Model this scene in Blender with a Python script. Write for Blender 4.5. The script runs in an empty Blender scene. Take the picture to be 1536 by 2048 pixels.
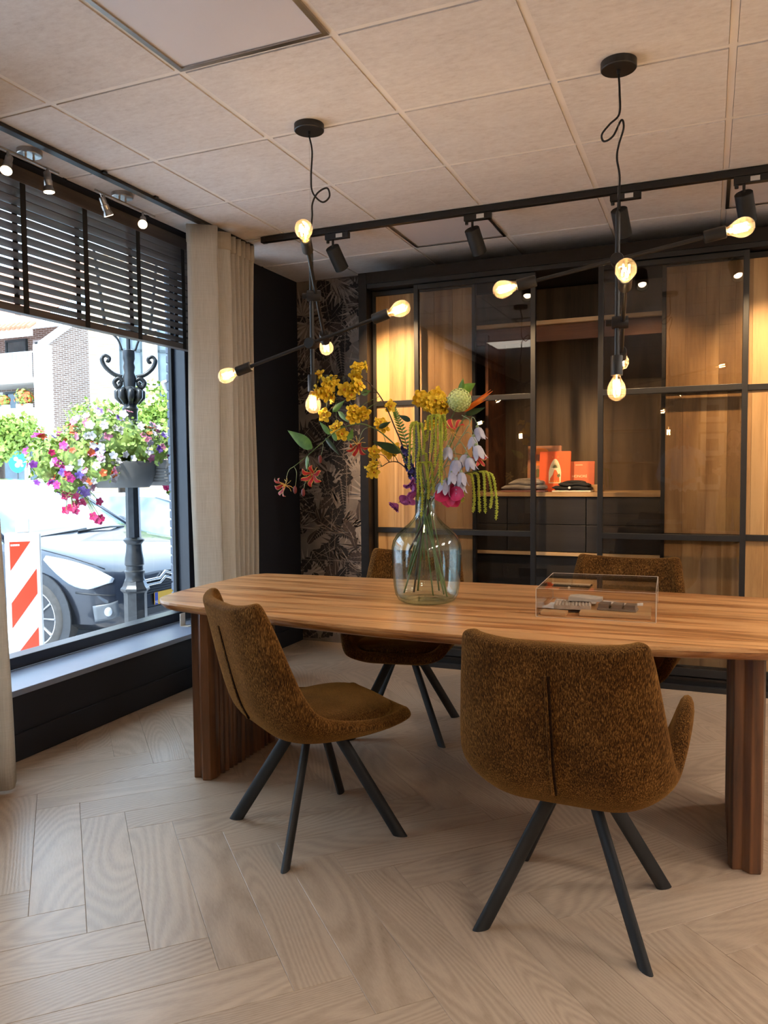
import bpy, bmesh, math, random
import numpy as np
from mathutils import Vector, Matrix, Euler

random.seed(7)
S = bpy.context.scene
COL = S.collection
PI = math.pi

# ------------------------------------------------------------------ camera
CAM_H = 1.30
CEIL = 2.711
cam_d = bpy.data.cameras.new('camera')
cam_d.sensor_fit = 'VERTICAL'
cam_d.sensor_height = 36.0
cam_d.lens = 36.0 * 1560.917 / 2048.0
cam_d.clip_start = 0.02
cam_d.clip_end = 400
cam = bpy.data.objects.new('camera', cam_d)
COL.objects.link(cam)
S.camera = cam
_yaw, _pit, _rol = 0.39398, -0.05448, -0.00985
_f = Vector((-math.sin(_yaw) * math.cos(_pit), math.cos(_yaw) * math.cos(_pit), math.sin(_pit)))
_r = Vector((math.cos(_yaw), math.sin(_yaw), 0))
_u = _r.cross(_f)
_r2 = _r * math.cos(_rol) + _u * math.sin(_rol)
_u2 = -_r * math.sin(_rol) + _u * math.cos(_rol)
cam.matrix_world = Matrix(((_r2.x, _u2.x, -_f.x, 0), (_r2.y, _u2.y, -_f.y, 0), (_r2.z, _u2.z, -_f.z, CAM_H), (0, 0, 0, 1)))

# ------------------------------------------------------------------ view, sky, sun
S.view_settings.view_transform = 'Standard'
S.view_settings.look = 'None'
S.view_settings.gamma = 1.0
S.view_settings.use_curve_mapping = False
S.view_settings.exposure = 0.42
S.cycles.use_denoising = True
S.cycles.use_adaptive_sampling = True
S.cycles.adaptive_threshold = 0.06
S.cycles.max_bounces = 7
S.cycles.diffuse_bounces = 3
S.cycles.glossy_bounces = 3
S.cycles.transmission_bounces = 4
S.cycles.transparent_max_bounces = 20
S.cycles.caustics_reflective = False
S.cycles.caustics_refractive = False
S.cycles.sample_clamp_indirect = 6.0
S.cycles.blur_glossy = 0.5

SKY_STRENGTH = 4.9
SUN_STRENGTH = 5.0
world = bpy.data.worlds.new('sky')
S.world = world
world.use_nodes = True
_nt = world.node_tree
_nt.nodes.clear()
_out = _nt.nodes.new('ShaderNodeOutputWorld')
_bg = _nt.nodes.new('ShaderNodeBackground')
_tc = _nt.nodes.new('ShaderNodeTexCoord')
_noi = _nt.nodes.new('ShaderNodeTexNoise')
_noi.inputs['Scale'].default_value = 2.2
_noi.inputs['Detail'].default_value = 6
_rmp = _nt.nodes.new('ShaderNodeValToRGB')
_rmp.color_ramp.elements[0].position = 0.35
_rmp.color_ramp.elements[0].color = (0.38, 0.62, 1.0, 1)
_rmp.color_ramp.elements[1].position = 0.62
_rmp.color_ramp.elements[1].color = (0.72, 0.87, 1.0, 1)
_nt.links.new(_tc.outputs['Generated'], _noi.inputs['Vector'])
_nt.links.new(_noi.outputs['Fac'], _rmp.inputs['Fac'])
_nt.links.new(_rmp.outputs['Color'], _bg.inputs['Color'])
_bg.inputs['Strength'].default_value = SKY_STRENGTH
_nt.links.new(_bg.outputs['Background'], _out.inputs['Surface'])

sun_d = bpy.data.lights.new('sun', 'SUN')
sun_d.energy = SUN_STRENGTH
sun_d.angle = math.radians(0.6)
sun_d.color = (1.0, 0.97, 0.92)
sun = bpy.data.objects.new('sun', sun_d)
COL.objects.link(sun)
sun.rotation_euler = Vector((0.03, 0.62, -0.80)).to_track_quat('-Z', 'Y').to_euler()
sun.location = (-8, -8, 14)

# ------------------------------------------------------------------ mesh helpers
class MB:
    """collects shapes of ONE part and links them as one mesh object"""
    def __init__(s):
        s.v = []; s.f = []; s.m = []; s.mi = 0
    def add(s, vs, fs):
        o = len(s.v)
        s.v += [tuple(p) for p in vs]
        s.f += [tuple(i + o for i in f) for f in fs]
        s.m += [s.mi] * len(fs)
        return s
    def box(s, x0, x1, y0, y1, z0, z1, M=None):
        vs = [Vector((x, y, z)) for z in (z0, z1) for y in (y0, y1) for x in (x0, x1)]
        if M is not None: vs = [M @ q for q in vs]
        return s.add(vs, [(0, 2, 3, 1), (4, 5, 7, 6), (0, 1, 5, 4), (2, 6, 7, 3), (0, 4, 6, 2), (1, 3, 7, 5)])
    def cbox(s, c, size, M=None):
        h = [k / 2 for k in size]
        T = Matrix.Translation(Vector(c))
        if M is not None: T = T @ M.to_4x4()
        return s.box(-h[0], h[0], -h[1], h[1], -h[2], h[2], T)
    def tube(s, pts, rad, n=8, caps=True, flat=1.0, closed=False):
        pts = [Vector(p) for p in pts]
        k = len(pts)
        rr = rad if isinstance(rad, (list, tuple)) else [rad] * k
        prev = None; rings = []
        for i, p in enumerate(pts):
            if closed:
                t = pts[(i + 1) % k] - pts[i - 1]
            else:
                t = (pts[min(i + 1, k - 1)] - pts[max(i - 1, 0)])
            if t.length < 1e-9: t = Vector((0, 0, 1))
            t.normalize()
            if prev is None:
                a = Vector((0, 0, 1)) if abs(t.z) < 0.9 else Vector((1, 0, 0))
                nrm = t.cross(a).normalized()
            else:
                nrm = prev - t * prev.dot(t)
                if nrm.length < 1e-6: nrm = t.orthogonal()
                nrm.normalize()
            prev = nrm
            b = t.cross(nrm)
            rings.append([p + (nrm * math.cos(2 * PI * j / n) + b * math.sin(2 * PI * j / n) * flat) * rr[i] for j in range(n)])
        vs = [q for rg in rings for q in rg]
        fs = []
        for i in range(k if closed else k - 1):
            a = i * n; c = ((i + 1) % k) * n
            for j in range(n):
                fs.append((a + j, a + (j + 1) % n, c + (j + 1) % n, c + j))
        if caps and not closed:
            fs.append(tuple(reversed(range(n))))
            fs.append(tuple(range((k - 1) * n, k * n)))
        return s.add(vs, fs)
    def lathe(s, prof, n=24, M=None, cap=True):
        vs = []; fs = []
        k = len(prof)
        for (r, z) in prof:
            for j in range(n):
                a = 2 * PI * j / n
                q = Vector((r * math.cos(a), r * math.sin(a), z))
                vs.append(M @ q if M is not None else q)
        for i in range(k - 1):
            for j in range(n):
                fs.append((i * n + j, i * n + (j + 1) % n, (i + 1) * n + (j + 1) % n, (i + 1) * n + j))
        if cap:
            fs.append(tuple(reversed(range(n))))
            fs.append(tuple(range((k - 1) * n, k * n)))
        return s.add(vs, fs)
    def prism(s, poly, h0, h1, M=None):
        """poly in xy extruded h0..h1 in z"""
        n = len(poly)
        vs = [Vector((x, y, h0)) for x, y in poly] + [Vector((x, y, h1)) for x, y in poly]
        if M is not None: vs = [M @ q for q in vs]
        fs = [tuple(reversed(range(n))), tuple(range(n, 2 * n))]
        for i in range(n):
            j = (i + 1) % n
            fs.append((i, j, n + j, n + i))
        return s.add(vs, fs)
    def grid(s, P, close_u=False):
        """P[i][j] -> Vector"""
        a = len(P); b = len(P[0])
        vs = [q for row in P for q in row]
        fs = []
        for i in range(a - 1 + (1 if close_u else 0)):
            for j in range(b - 1):
                i2 = (i + 1) % a
                fs.append((i * b + j, i * b + j + 1, i2 * b + j + 1, i2 * b + j))
        return s.add(vs, fs)
    def sphere(s, c, r, n=10, m=6, sc=(1, 1, 1)):
        vs = []; fs = []
        c = Vector(c)
        for i in range(1, m):
            th = PI * i / m
            for j in range(n):
                a = 2 * PI * j / n
                vs.append(c + Vector((r * sc[0] * math.sin(th) * math.cos(a), r * sc[1] * math.sin(th) * math.sin(a), r * sc[2] * math.cos(th))))
        top = len(vs); vs.append(c + Vector((0, 0, r * sc[2]))); vs.append(c - Vector((0, 0, r * sc[2])))
        for i in range(m - 2):
            for j in range(n):
                fs.append((i * n + j, (i + 1) * n + j, (i + 1) * n + (j + 1) % n, i * n + (j + 1) % n))
        for j in range(n):
            fs.append((top, j, (j + 1) % n))
            fs.append((top + 1, (m - 2) * n + (j + 1) % n, (m - 2) * n + j))
        return s.add(vs, fs)
    def xf(s, M, start=0):
        s.v = s.v[:start] + [tuple(M @ Vector(p)) for p in s.v[start:]]
        return s
    def mesh(s, name, mats, smooth=None):
        me = bpy.data.meshes.new(name)
        me.from_pydata(s.v, [], s.f)
        for m in (mats if isinstance(mats, (list, tuple)) else [mats]):
            me.materials.append(m)
        if any(s.m):
            me.polygons.foreach_set('material_index', s.m)
        if smooth is not None:
            me.shade_smooth()
            if smooth < 179: me.set_sharp_from_angle(angle=math.radians(smooth))
        me.update()
        return me
    def build(s, name, mats, parent=None, smooth=None, bevel=0, seg=2, subsurf=0, solid=0, loc=None, rot=None):
        me = s.mesh(name, mats, smooth)
        o = link(name, me, parent, loc, rot)
        if solid:
            md = o.modifiers.new('solid', 'SOLIDIFY'); md.thickness = solid; md.offset = 0
        if bevel:
            md = o.modifiers.new('bevel', 'BEVEL'); md.width = bevel; md.segments = seg
            md.limit_method = 'ANGLE'; md.angle_limit = math.radians(35)
        if subsurf:
            md = o.modifiers.new('sub', 'SUBSURF'); md.levels = subsurf; md.render_levels = subsurf
        return o

def link(name, data, parent=None, loc=None, rot=None):
    o = bpy.data.objects.new(name, data)
    COL.objects.link(o)
    if parent is not None: o.parent = parent
    if loc is not None: o.location = loc
    if rot is not None: o.rotation_euler = rot
    return o

def tag(o, label=None, cat=None, group=None, kind=None):
    if label: o['label'] = label
    if cat: o['category'] = cat
    if group: o['group'] = group
    if kind: o['kind'] = kind
    return o

def thing(name, label, cat, loc=(0, 0, 0), rz=0.0, group=None):
    o = bpy.data.objects.new(name, None)
    o.empty_display_size = 0.1
    COL.objects.link(o)
    o.location = loc
    o.rotation_euler = (0, 0, rz)
    return tag(o, label, cat, group)

def copy_tree(o, parent=None):
    c = o.copy(); COL.objects.link(c); c.parent = parent
    for ch in [q for q in bpy.data.objects if q.parent == o]:
        copy_tree(ch, c)
    return c

def dirmat(d, up=(0, 0, 1)):
    """rotation whose z axis points along d"""
    return Vector(d).to_track_quat('Z', 'Y').to_matrix().to_4x4()

def spline(pts, n=8):
    """Catmull-Rom through pts"""
    P = [Vector(p) for p in pts]
    if len(P) < 3: 
        return [P[0].lerp(P[-1], i / n) for i in range(n + 1)]
    Q = [P[0] * 2 - P[1]] + P + [P[-1] * 2 - P[-2]]
    out = []
    for i in range(1, len(Q) - 2):
        a, b, c, d = Q[i - 1], Q[i], Q[i + 1], Q[i + 2]
        for k in range(n):
            t = k / n
            out.append(0.5 * ((2 * b) + (c - a) * t + (2 * a - 5 * b + 4 * c - d) * t * t + (3 * b - a - 3 * c + d) * t ** 3))
    out.append(P[-1].copy())
    return out

# ------------------------------------------------------------------ material helpers
def srgb(r, g, b):
    def f(c):
        c /= 255.0
        return c / 12.92 if c <= 0.04045 else ((c + 0.055) / 1.055) ** 2.4
    return (f(r), f(g), f(b), 1.0)

class Mat:
    def __init__(s, name):
        s.m = bpy.data.materials.new(name)
        s.m.use_nodes = True
        s.t = s.m.node_tree
        s.b = s.t.nodes.get('Principled BSDF')
        s.o = s.t.nodes.get('Material Output')
    def n(s, typ, **kw):
        nd = s.t.nodes.new(typ)
        for k, v in kw.items():
            if k in nd.inputs: nd.inputs[k].default_value = v
            else: setattr(nd, k, v)
        return nd
    def l(s, a, b):
        s.t.links.new(a, b)
    def coords(s, scale=(1, 1, 1), rot=(0, 0, 0), kind='Object', rand=0.0):
        tc = s.n('ShaderNodeTexCoord')
        mp = s.n('ShaderNodeMapping')
        mp.inputs['Scale'].default_value = scale
        mp.inputs['Rotation'].default_value = rot
        src = tc.outputs[kind]
        if rand:
            oi = s.n('ShaderNodeObjectInfo')
            mul = s.n('ShaderNodeVectorMath', operation='SCALE')
            cmb = s.n('ShaderNodeCombineXYZ')
            m1 = s.n('ShaderNodeMath', operation='MULTIPLY'); m1.inputs[1].default_value = rand
            m2 = s.n('ShaderNodeMath', operation='MULTIPLY'); m2.inputs[1].default_value = rand * 0.73
            s.l(oi.outputs['Random'], m1.inputs[0]); s.l(oi.outputs['Random'], m2.inputs[0])
            s.l(m1.outputs[0], cmb.inputs[0]); s.l(m2.outputs[0], cmb.inputs[1]); s.l(m1.outputs[0], cmb.inputs[2])
            ad = s.n('ShaderNodeVectorMath', operation='ADD')
            s.l(src, ad.inputs[0]); s.l(cmb.outputs[0], ad.inputs[1])
            src = ad.outputs[0]
            s.rand = oi.outputs['Random']
        s.l(src, mp.inputs['Vector'])
        return mp.outputs['Vector']
    def noise(s, vec, scale=5, detail=4, rough=0.5, dist=0.0):
        nd = s.n('ShaderNodeTexNoise')
        nd.inputs['Scale'].default_value = scale
        nd.inputs['Detail'].default_value = detail
        nd.inputs['Roughness'].default_value = rough
        nd.inputs['Distortion'].default_value = dist
        s.l(vec, nd.inputs['Vector'])
        return nd.outputs['Fac']
    def ramp(s, fac, stops, interp='LINEAR'):
        nd = s.n('ShaderNodeValToRGB')
        cr = nd.color_ramp
        cr.interpolation = interp
        while len(cr.elements) < len(stops): cr.elements.new(0.5)
        for e, (p, c) in zip(cr.elements, stops):
            e.position = p
            e.color = c if len(c) == 4 else (*c, 1)
        s.l(fac, nd.inputs['Fac'])
        return nd.outputs['Color']
    def mix(s, fac, a, b, mode='MIX'):
        nd = s.n('ShaderNodeMix', data_type='RGBA', blend_type=mode)
        for v, i in ((fac, 0), (a, 6), (b, 7)):
            if isinstance(v, (int, float, tuple)): nd.inputs[i].default_value = v
            else: s.l(v, nd.inputs[i])
        return nd.outputs[2]
    def bump(s, h, strength=0.3, dist=0.01):
        nd = s.n('ShaderNodeBump')
        nd.inputs['Strength'].default_value = strength
        nd.inputs['Distance'].default_value = dist
        s.l(h, nd.inputs['Height'])
        s.l(nd.outputs['Normal'], s.b.inputs['Normal'])
    def set(s, **kw):
        for k, v in kw.items():
            k = {'col': 'Base Color', 'rough': 'Roughness', 'metal': 'Metallic', 'spec': 'Specular IOR Level', 'coat': 'Coat Weight', 'coatr': 'Coat Roughness',
                 'sheen': 'Sheen Weight', 'sheenr': 'Sheen Roughness', 'sheent': 'Sheen Tint', 'em': 'Emission Color', 'ems': 'Emission Strength', 'sub': 'Subsurface Weight', 'trans': 'Transmission Weight'}[k]
            if isinstance(v, bpy.types.NodeSocket): s.l(v, s.b.inputs[k])
            else: s.b.inputs[k].default_value = v
        return s

def plain(name, col, rough=0.5, metal=0.0, var=0.10, scale=12.0, spec=0.5, coat=0.0, bump=0.0, bscale=None):
    """a plain material with slight procedural variation"""
    M = Mat(name)
    v = M.coords()
    f = M.noise(v, scale, 3)
    c0 = tuple(k * (1 - var) for k in col[:3]) + (1,)
    c1 = tuple(min(1, k * (1 + var)) for k in col[:3]) + (1,)
    M.set(col=M.ramp(f, [(0.3, c0), (0.7, c1)]), rough=rough, metal=metal, spec=spec, coat=coat)
    if bump:
        M.bump(M.noise(v, bscale or scale * 8, 3), bump, 0.002)
    return M.m

def emissive(name, col, strength):
    M = Mat(name)
    M.set(col=(0, 0, 0, 1), em=col, ems=strength)
    return M.m

def pane_material(name, tint, refl=1.0, rough=0.0, ior=1.45):
    """thin sheet of glass: transparent with Fresnel reflection"""
    M = Mat(name)
    M.t.nodes.remove(M.b)
    tr = M.n('ShaderNodeBsdfTransparent'); tr.inputs['Color'].default_value = tint
    gl = M.n('ShaderNodeBsdfGlossy'); gl.inputs['Roughness'].default_value = rough
    ge = M.n('ShaderNodeNewGeometry')
    dt = M.n('ShaderNodeVectorMath', operation='DOT_PRODUCT'); M.l(ge.outputs['Incoming'], dt.inputs[0]); M.l(ge.outputs['Normal'], dt.inputs[1])
    ab = M.n('ShaderNodeMath', operation='ABSOLUTE'); M.l(dt.outputs['Value'], ab.inputs[0])
    om = M.n('ShaderNodeMath', operation='SUBTRACT'); om.inputs[0].default_value = 1.0; M.l(ab.outputs[0], om.inputs[1])
    pw = M.n('ShaderNodeMath', operation='POWER'); pw.inputs[1].default_value = 5.0; M.l(om.outputs[0], pw.inputs[0])
    r0 = ((ior - 1) / (ior + 1)) ** 2
    mu = M.n('ShaderNodeMath', operation='MULTIPLY_ADD', use_clamp=True); mu.inputs[1].default_value = (1 - r0) * refl; mu.inputs[2].default_value = r0 * refl
    M.l(pw.outputs[0], mu.inputs[0])
    mx = M.n('ShaderNodeMixShader')
    M.l(mu.outputs[0], mx.inputs[0]); M.l(tr.outputs[0], mx.inputs[1]); M.l(gl.outputs[0], mx.inputs[2])
    M.l(mx.outputs[0], M.o.inputs['Surface'])
    return M.m
# ------------------------------------------------------------------ materials
def wood(name, stops, axis='X', stretch=14.0, scale=3.0, fine=60.0, rough=0.45, rand=9.0, ringy=6.0, bump=0.15, varb=0.25, coat=0.0, fine_amt=0.35, dist=1.2, spec=0.5, ringw=0.30):
    """grain running along local axis; every object gets its own piece of it"""
    M = Mat(name)
    k = {'X': (1 / stretch, 1, 1), 'Y': (1, 1 / stretch, 1), 'Z': (1, 1, 1 / stretch)}[axis]
    v = M.coords(k, rand=rand)
    base = M.noise(v, scale, 2, 0.5, 0.3)
    # rings: sin of stretched noise -> cathedral figures
    m = M.n('ShaderNodeMath', operation='MULTIPLY'); m.inputs[1].default_value = ringy * 2 * PI
    M.l(M.noise(v, scale * 0.8, 1, 0.4, dist), m.inputs[0])
    sn = M.n('ShaderNodeMath', operation='SINE'); M.l(m.outputs[0], sn.inputs[0])
    mr = M.n('ShaderNodeMapRange'); mr.inputs[1].default_value = -1; mr.inputs[2].default_value = 1
    M.l(sn.outputs[0], mr.inputs[0])
    fin = M.noise(v, fine, 4, 0.65)
    a = M.n('ShaderNodeMath', operation='MULTIPLY'); a.inputs[1].default_value = 0.45
    M.l(base, a.inputs[0])
    b = M.n('ShaderNodeMath', operation='MULTIPLY_ADD'); b.inputs[1].default_value = ringw
    M.l(mr.outputs[0], b.inputs[0]); M.l(a.outputs[0], b.inputs[2])
    c = M.n('ShaderNodeMath', operation='MULTIPLY_ADD'); c.inputs[1].default_value = fine_amt
    M.l(fin, c.inputs[0]); M.l(b.outputs[0], c.inputs[2])
    col = M.ramp(c.outputs[0], stops)
    if varb:
        hv = M.n('ShaderNodeHueSaturation')
        mr2 = M.n('ShaderNodeMapRange'); mr2.inputs[3].default_value = 1 - varb; mr2.inputs[4].default_value = 1 + varb
        M.l(M.rand, mr2.inputs[0]); M.l(mr2.outputs[0], hv.inputs['Value']); M.l(col, hv.inputs['Color'])
        col = hv.outputs['Color']
    M.set(col=col, rough=rough, coat=coat, coatr=0.25, spec=spec)
    if bump: M.bump(c.outputs[0], bump, 0.004)
    return M.m

MT = {}
MT['floor'] = wood('pale_oak_floor', [(0.24, srgb(128, 107, 88)), (0.40, srgb(165, 141, 118)), (0.75, srgb(188, 164, 140))], 'X', 5.5, 4.0, 170.0, rough=0.32, ringy=46.0, varb=0.06, bump=0.15, fine_amt=0.50, dist=0.25, ringw=0.22)
MT['floor_base'] = plain('oak_joint', srgb(120, 96, 74), 0.6)
MT['table'] = wood('walnut_table', [(0.31, srgb(66, 36, 18)), (0.41, srgb(130, 79, 40)), (0.55, srgb(178, 117, 65)), (0.78, srgb(212, 158, 103))], 'X', 14.0, 13.0, 140.0, rough=0.32, ringy=2.6, varb=0.15, bump=0.04, fine_amt=0.58, dist=1.2, coat=0.15)
MT['leg_wood'] = wood('walnut_leg', [(0.30, srgb(32, 17, 9)), (0.44, srgb(68, 39, 21)), (0.62, srgb(100, 61, 33)), (0.85, srgb(128, 82, 46))], 'Z', 10.0, 9.0, 60.0, rough=0.36, ringy=3.0, varb=0.15, bump=0.05, fine_amt=0.45, dist=0.8, coat=0.15)
MT['oak_v'] = wood('wardrobe_oak', [(0.22, srgb(116, 84, 52)), (0.45, srgb(160, 122, 78)), (0.75, srgb(190, 152, 104))], 'Z', 11.0, 6.0, 60.0, rough=0.5, ringy=3.5, varb=0.14, bump=0.03, fine_amt=0.4, dist=0.8)
MT['oak_h'] = wood('shelf_oak', [(0.22, srgb(146, 112, 76)), (0.45, srgb(184, 148, 104)), (0.75, srgb(206, 174, 132))], 'X', 11.0, 6.0, 60.0, rough=0.5, ringy=3.0, varb=0.05, bump=0.03)
MT['smoked_oak'] = wood('smoked_oak', [(0.25, srgb(50, 39, 29)), (0.5, srgb(82, 66, 49)), (0.8, srgb(104, 86, 64))], 'Z', 16.0, 9.0, 80.0, rough=0.5, ringy=2.0, varb=0.04, bump=0.05)
MT['red_wood'] = wood('niche_walnut', [(0.25, srgb(64, 34, 18)), (0.5, srgb(100, 58, 32)), (0.8, srgb(130, 82, 48))], 'X', 16.0, 9.0, 80.0, rough=0.5, ringy=2.0, varb=0.04)
MT['black_metal'] = plain('black_metal', srgb(26, 25, 26), 0.42, 0.0, 0.15, 30)
MT['black_matte'] = plain('black_matte', srgb(25, 25, 26), 0.6, 0.0, 0.15, 30)
MT['bronze'] = plain('dark_bronze_profile', srgb(46, 41, 38), 0.35, 0.6, 0.1, 30)
MT['drawer'] = wood('dark_drawer_front', [(0.25, srgb(34, 31, 30)), (0.6, srgb(48, 44, 42)), (0.9, srgb(56, 51, 48))], 'X', 16.0, 9.0, 90.0, rough=0.5, ringy=1.0, varb=0.04)
MT['navy'] = plain('navy_wall_paint', srgb(20, 22, 32), 0.75, 0.0, 0.10, 3)
MT['navy_trim'] = plain('dark_window_paint', srgb(34, 36, 44), 0.35, 0.0, 0.10, 8)
MT['sill'] = plain('grey_sill_laminate', srgb(120, 126, 142), 0.35, 0.0, 0.05, 6)
MT['cream'] = plain('cream_wall', srgb(172, 160, 144), 0.85, 0.0, 0.06, 3)
MT['steel'] = plain('brushed_steel', srgb(176, 170, 164), 0.28, 1.0, 0.08, 40)
MT['white_plastic'] = plain('white_plastic', srgb(226, 222, 216), 0.4, 0.0, 0.04, 20)
MT['paper'] = plain('paper_label', srgb(205, 202, 198), 0.7, 0.0, 0.06, 60)

def ceiling_tile_mat():
    M = Mat('mineral_fibre_tile')
    v = M.coords((1, 2.2, 1), rand=7.0)
    f = M.noise(v, 26, 6, 0.72)
    g = M.noise(v, 4, 3, 0.6)
    mx = M.n('ShaderNodeMath', operation='MULTIPLY_ADD'); mx.inputs[1].default_value = 0.35
    M.l(g, mx.inputs[0]); M.l(f, mx.inputs[2])
    M.set(col=M.ramp(mx.outputs[0], [(0.42, srgb(204, 194, 189)), (0.6, srgb(219, 211, 207)), (0.85, srgb(230, 224, 221))]), rough=0.9)
    M.bump(f, 0.12, 0.004)
    return M.m
MT['tile'] = ceiling_tile_mat()
MT['tbar'] = plain('ceiling_grid', srgb(238, 230, 224), 0.55, 0.0, 0.03, 6)
MT['led_off'] = plain('opal_diffuser', srgb(226, 220, 224), 0.35, 0.0, 0.02, 4)

def fabric(name, a, b, c, scale=(270, 270, 40), sheen=0.6, bump=0.5):
    """chenille with little crinkled vertical ribs"""
    M = Mat(name)
    v = M.coords(scale)
    f = M.noise(v, 1.6, 2, 0.5, 0.6)
    v2 = M.coords((1, 1, 1))
    g = M.noise(v2, 9, 3, 0.6)
    mx = M.n('ShaderNodeMath', operation='MULTIPLY_ADD'); mx.inputs[1].default_value = 0.28
    M.l(g, mx.inputs[0]); M.l(f, mx.inputs[2])
    M.set(col=M.ramp(mx.outputs[0], [(0.46, a), (0.66, b), (0.92, c)]), rough=0.9, spec=0.1, sheen=sheen, sheenr=0.35, sheent=tuple(min(1, k * 2.2) for k in c[:3]) + (1,))
    M.bump(f, bump, 0.006)
    return M.m
MT['chenille'] = fabric('rust_chenille', srgb(38, 21, 8), srgb(86, 54, 22), srgb(158, 114, 58))
MT['chenille_shade'] = fabric('rust_chenille_seam_shade', srgb(20, 11, 5), srgb(36, 22, 9), srgb(60, 38, 16))

def curtain_mat():
    M = Mat('linen_curtain')
    v = M.coords((420, 420, 7))
    f = M.noise(v, 1.0, 3, 0.6)
    v2 = M.coords((9, 9, 520))
    g = M.noise(v2, 1.0, 2, 0.6)
    mx = M.n('ShaderNodeMath', operation='MULTIPLY_ADD'); mx.inputs[1].default_value = 0.5
    M.l(g, mx.inputs[0]); M.l(f, mx.inputs[2])
    col = M.ramp(mx.outputs[0], [(0.5, srgb(200, 189, 174)), (0.75, srgb(213, 203, 189)), (1.0, srgb(224, 215, 203))])
    M.t.nodes.remove(M.b)
    df = M.n('ShaderNodeBsdfDiffuse'); tl = M.n('ShaderNodeBsdfTranslucent')
    M.l(col, df.inputs['Color']); M.l(col, tl.inputs['Color'])
    ms = M.n('ShaderNodeMixShader'); ms.inputs[0].default_value = 0.38
    M.l(df.outputs[0], ms.inputs[1]); M.l(tl.outputs[0], ms.inputs[2])
    M.l(ms.outputs[0], M.o.inputs['Surface'])
    return M.m
MT['curtain'] = curtain_mat()
MT['blind'] = wood('blind_slat', [(0.25, srgb(62, 54, 51)), (0.6, srgb(90, 80, 76)), (0.9, srgb(106, 96, 90))], 'Y', 20.0, 12.0, 90.0, rough=0.45, ringy=2.0, varb=0.06)
MT['tape'] = plain('blind_tape', srgb(22, 20, 21), 0.85, 0.0, 0.15, 90)
MT['glass'] = pane_material('window_glass', (0.97, 0.985, 0.98, 1), 0.8, ior=1.35)
MT['grey_glass'] = pane_material('smoked_glass', (0.80, 0.79, 0.78, 1), 1.5)
MT['acrylic'] = pane_material('acrylic_sheet', (0.95, 0.94, 0.93, 1), 0.7)
MT['acrylic_edge'] = plain('polished_acrylic_edge', srgb(226, 210, 192), 0.2, 0.0, 0.03, 20)
# ------------------------------------------------------------------ room shell
XL, XR, YB, YF = -2.87, 3.0, 5.24, -3.4     # left wall face, right wall, back wall, wall behind the camera
floor = tag(MB().box(-3.30, XR + 0.1, YF - 0.1, YB + 0.3, -0.12, -0.004).build('floor', MT['floor_base']), 'pale herringbone oak floor of the showroom', kind='structure')

def clip(poly, ax, val, keep_less):
    out = []
    for i in range(len(poly)):
        a, b = poly[i], poly[(i + 1) % len(poly)]
        ia = (a[ax] <= val) == keep_less or abs(a[ax] - val) < 1e-9
        ib = (b[ax] <= val) == keep_less or abs(b[ax] - val) < 1e-9
        if ia: out.append(a)
        if ia != ib:
            t = (val - a[ax]) / (b[ax] - a[ax])
            out.append((a[0] + (b[0] - a[0]) * t, a[1] + (b[1] - a[1]) * t))
    return out

def area(poly):
    return 0.5 * abs(sum(poly[i][0] * poly[(i + 1) % len(poly)][1] - poly[(i + 1) % len(poly)][0] * poly[i][1] for i in range(len(poly)))) if len(poly) > 2 else 0

PW, PL = 0.157, 0.785
A0 = Vector((-2.162, 2.203))
ea = Vector((math.cos(PI / 4), math.sin(PI / 4)))
eb = Vector((math.cos(-PI / 4), math.sin(-PI / 4)))
def plank_mesh(poly):
    mb = MB()
    n = len(poly)
    c = (sum(q[0] for q in poly) / n, sum(q[1] for q in poly) / n)
    ins = [(x + (0.0009 if x < c[0] else -0.0009), y + (0.0009 if y < c[1] else -0.0009)) for x, y in poly]
    vs = [(x, y, -0.004) for x, y in poly] + [(x, y, -0.0005) for x, y in poly] + [(x, y, 0.0) for x, y in ins]
    fs = [tuple(range(2 * n, 3 * n))]
    for i in range(n):
        j = (i + 1) % n
        fs += [(i, j, n + j, n + i), (n + i, n + j, 2 * n + j, 2 * n + i)]
    mb.add(vs, fs)
    return mb.mesh('plank', MT['floor'])
G = 0.0004
FULL = [(G, G), (PL - G, G), (PL - G, PW - G), (G, PW - G)]
full_plank = plank_mesh(FULL)
FX0, FX1, FY0, FY1 = XL + 0.004, 1.35, 0.25, YB - 0.004
rest_cover = []
nplank = 0
for mcol in range(-8, 9):
    for k in range(-34, 35):
        for hor in (0, 1):
            if not hor:
                pa, pb = k * PW + mcol * PL, k * PW - mcol * PL
                org = A0 + ea * (pa + PW) + eb * pb
                ang = -PI / 4            # local x along eb, local y along ... 
                dx, dy = eb, ea * 1.0
                org = A0 + ea * pa + eb * pb
                ang = -PI / 4
            else:
                pa, pb = (k + 1) * PW + mcol * PL, k * PW - mcol * PL
                dx = ea; ang = PI / 4
                dy = Vector((-math.sin(ang), math.cos(ang)))    # = -eb
                org = A0 + ea * pa + eb * (pb + PW)
            dy = Vector((-math.sin(ang), math.cos(ang)))
            world_poly = [tuple(org + dx * x + dy * y) for x, y in FULL]
            w = world_poly
            for axv in ((0, FX0, False), (0, FX1, True), (1, FY0, False), (1, FY1, True)):
                if len(w) < 3: break
                w = clip(w, *axv)
            if len(w) < 3 or area(w) < 0.0008: continue
            if abs(area(w) - area(world_poly)) < 1e-6:
                me = full_plank
            else:
                loc = [((q[0] - org.x) * dx.x + (q[1] - org.y) * dx.y, (q[0] - org.x) * dy.x + (q[1] - org.y) * dy.y) for q in w]
                me = plank_mesh(loc)
            nplank += 1
            link('plank', me, floor, (org.x, org.y, 0), (0, 0, ang))
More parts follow.
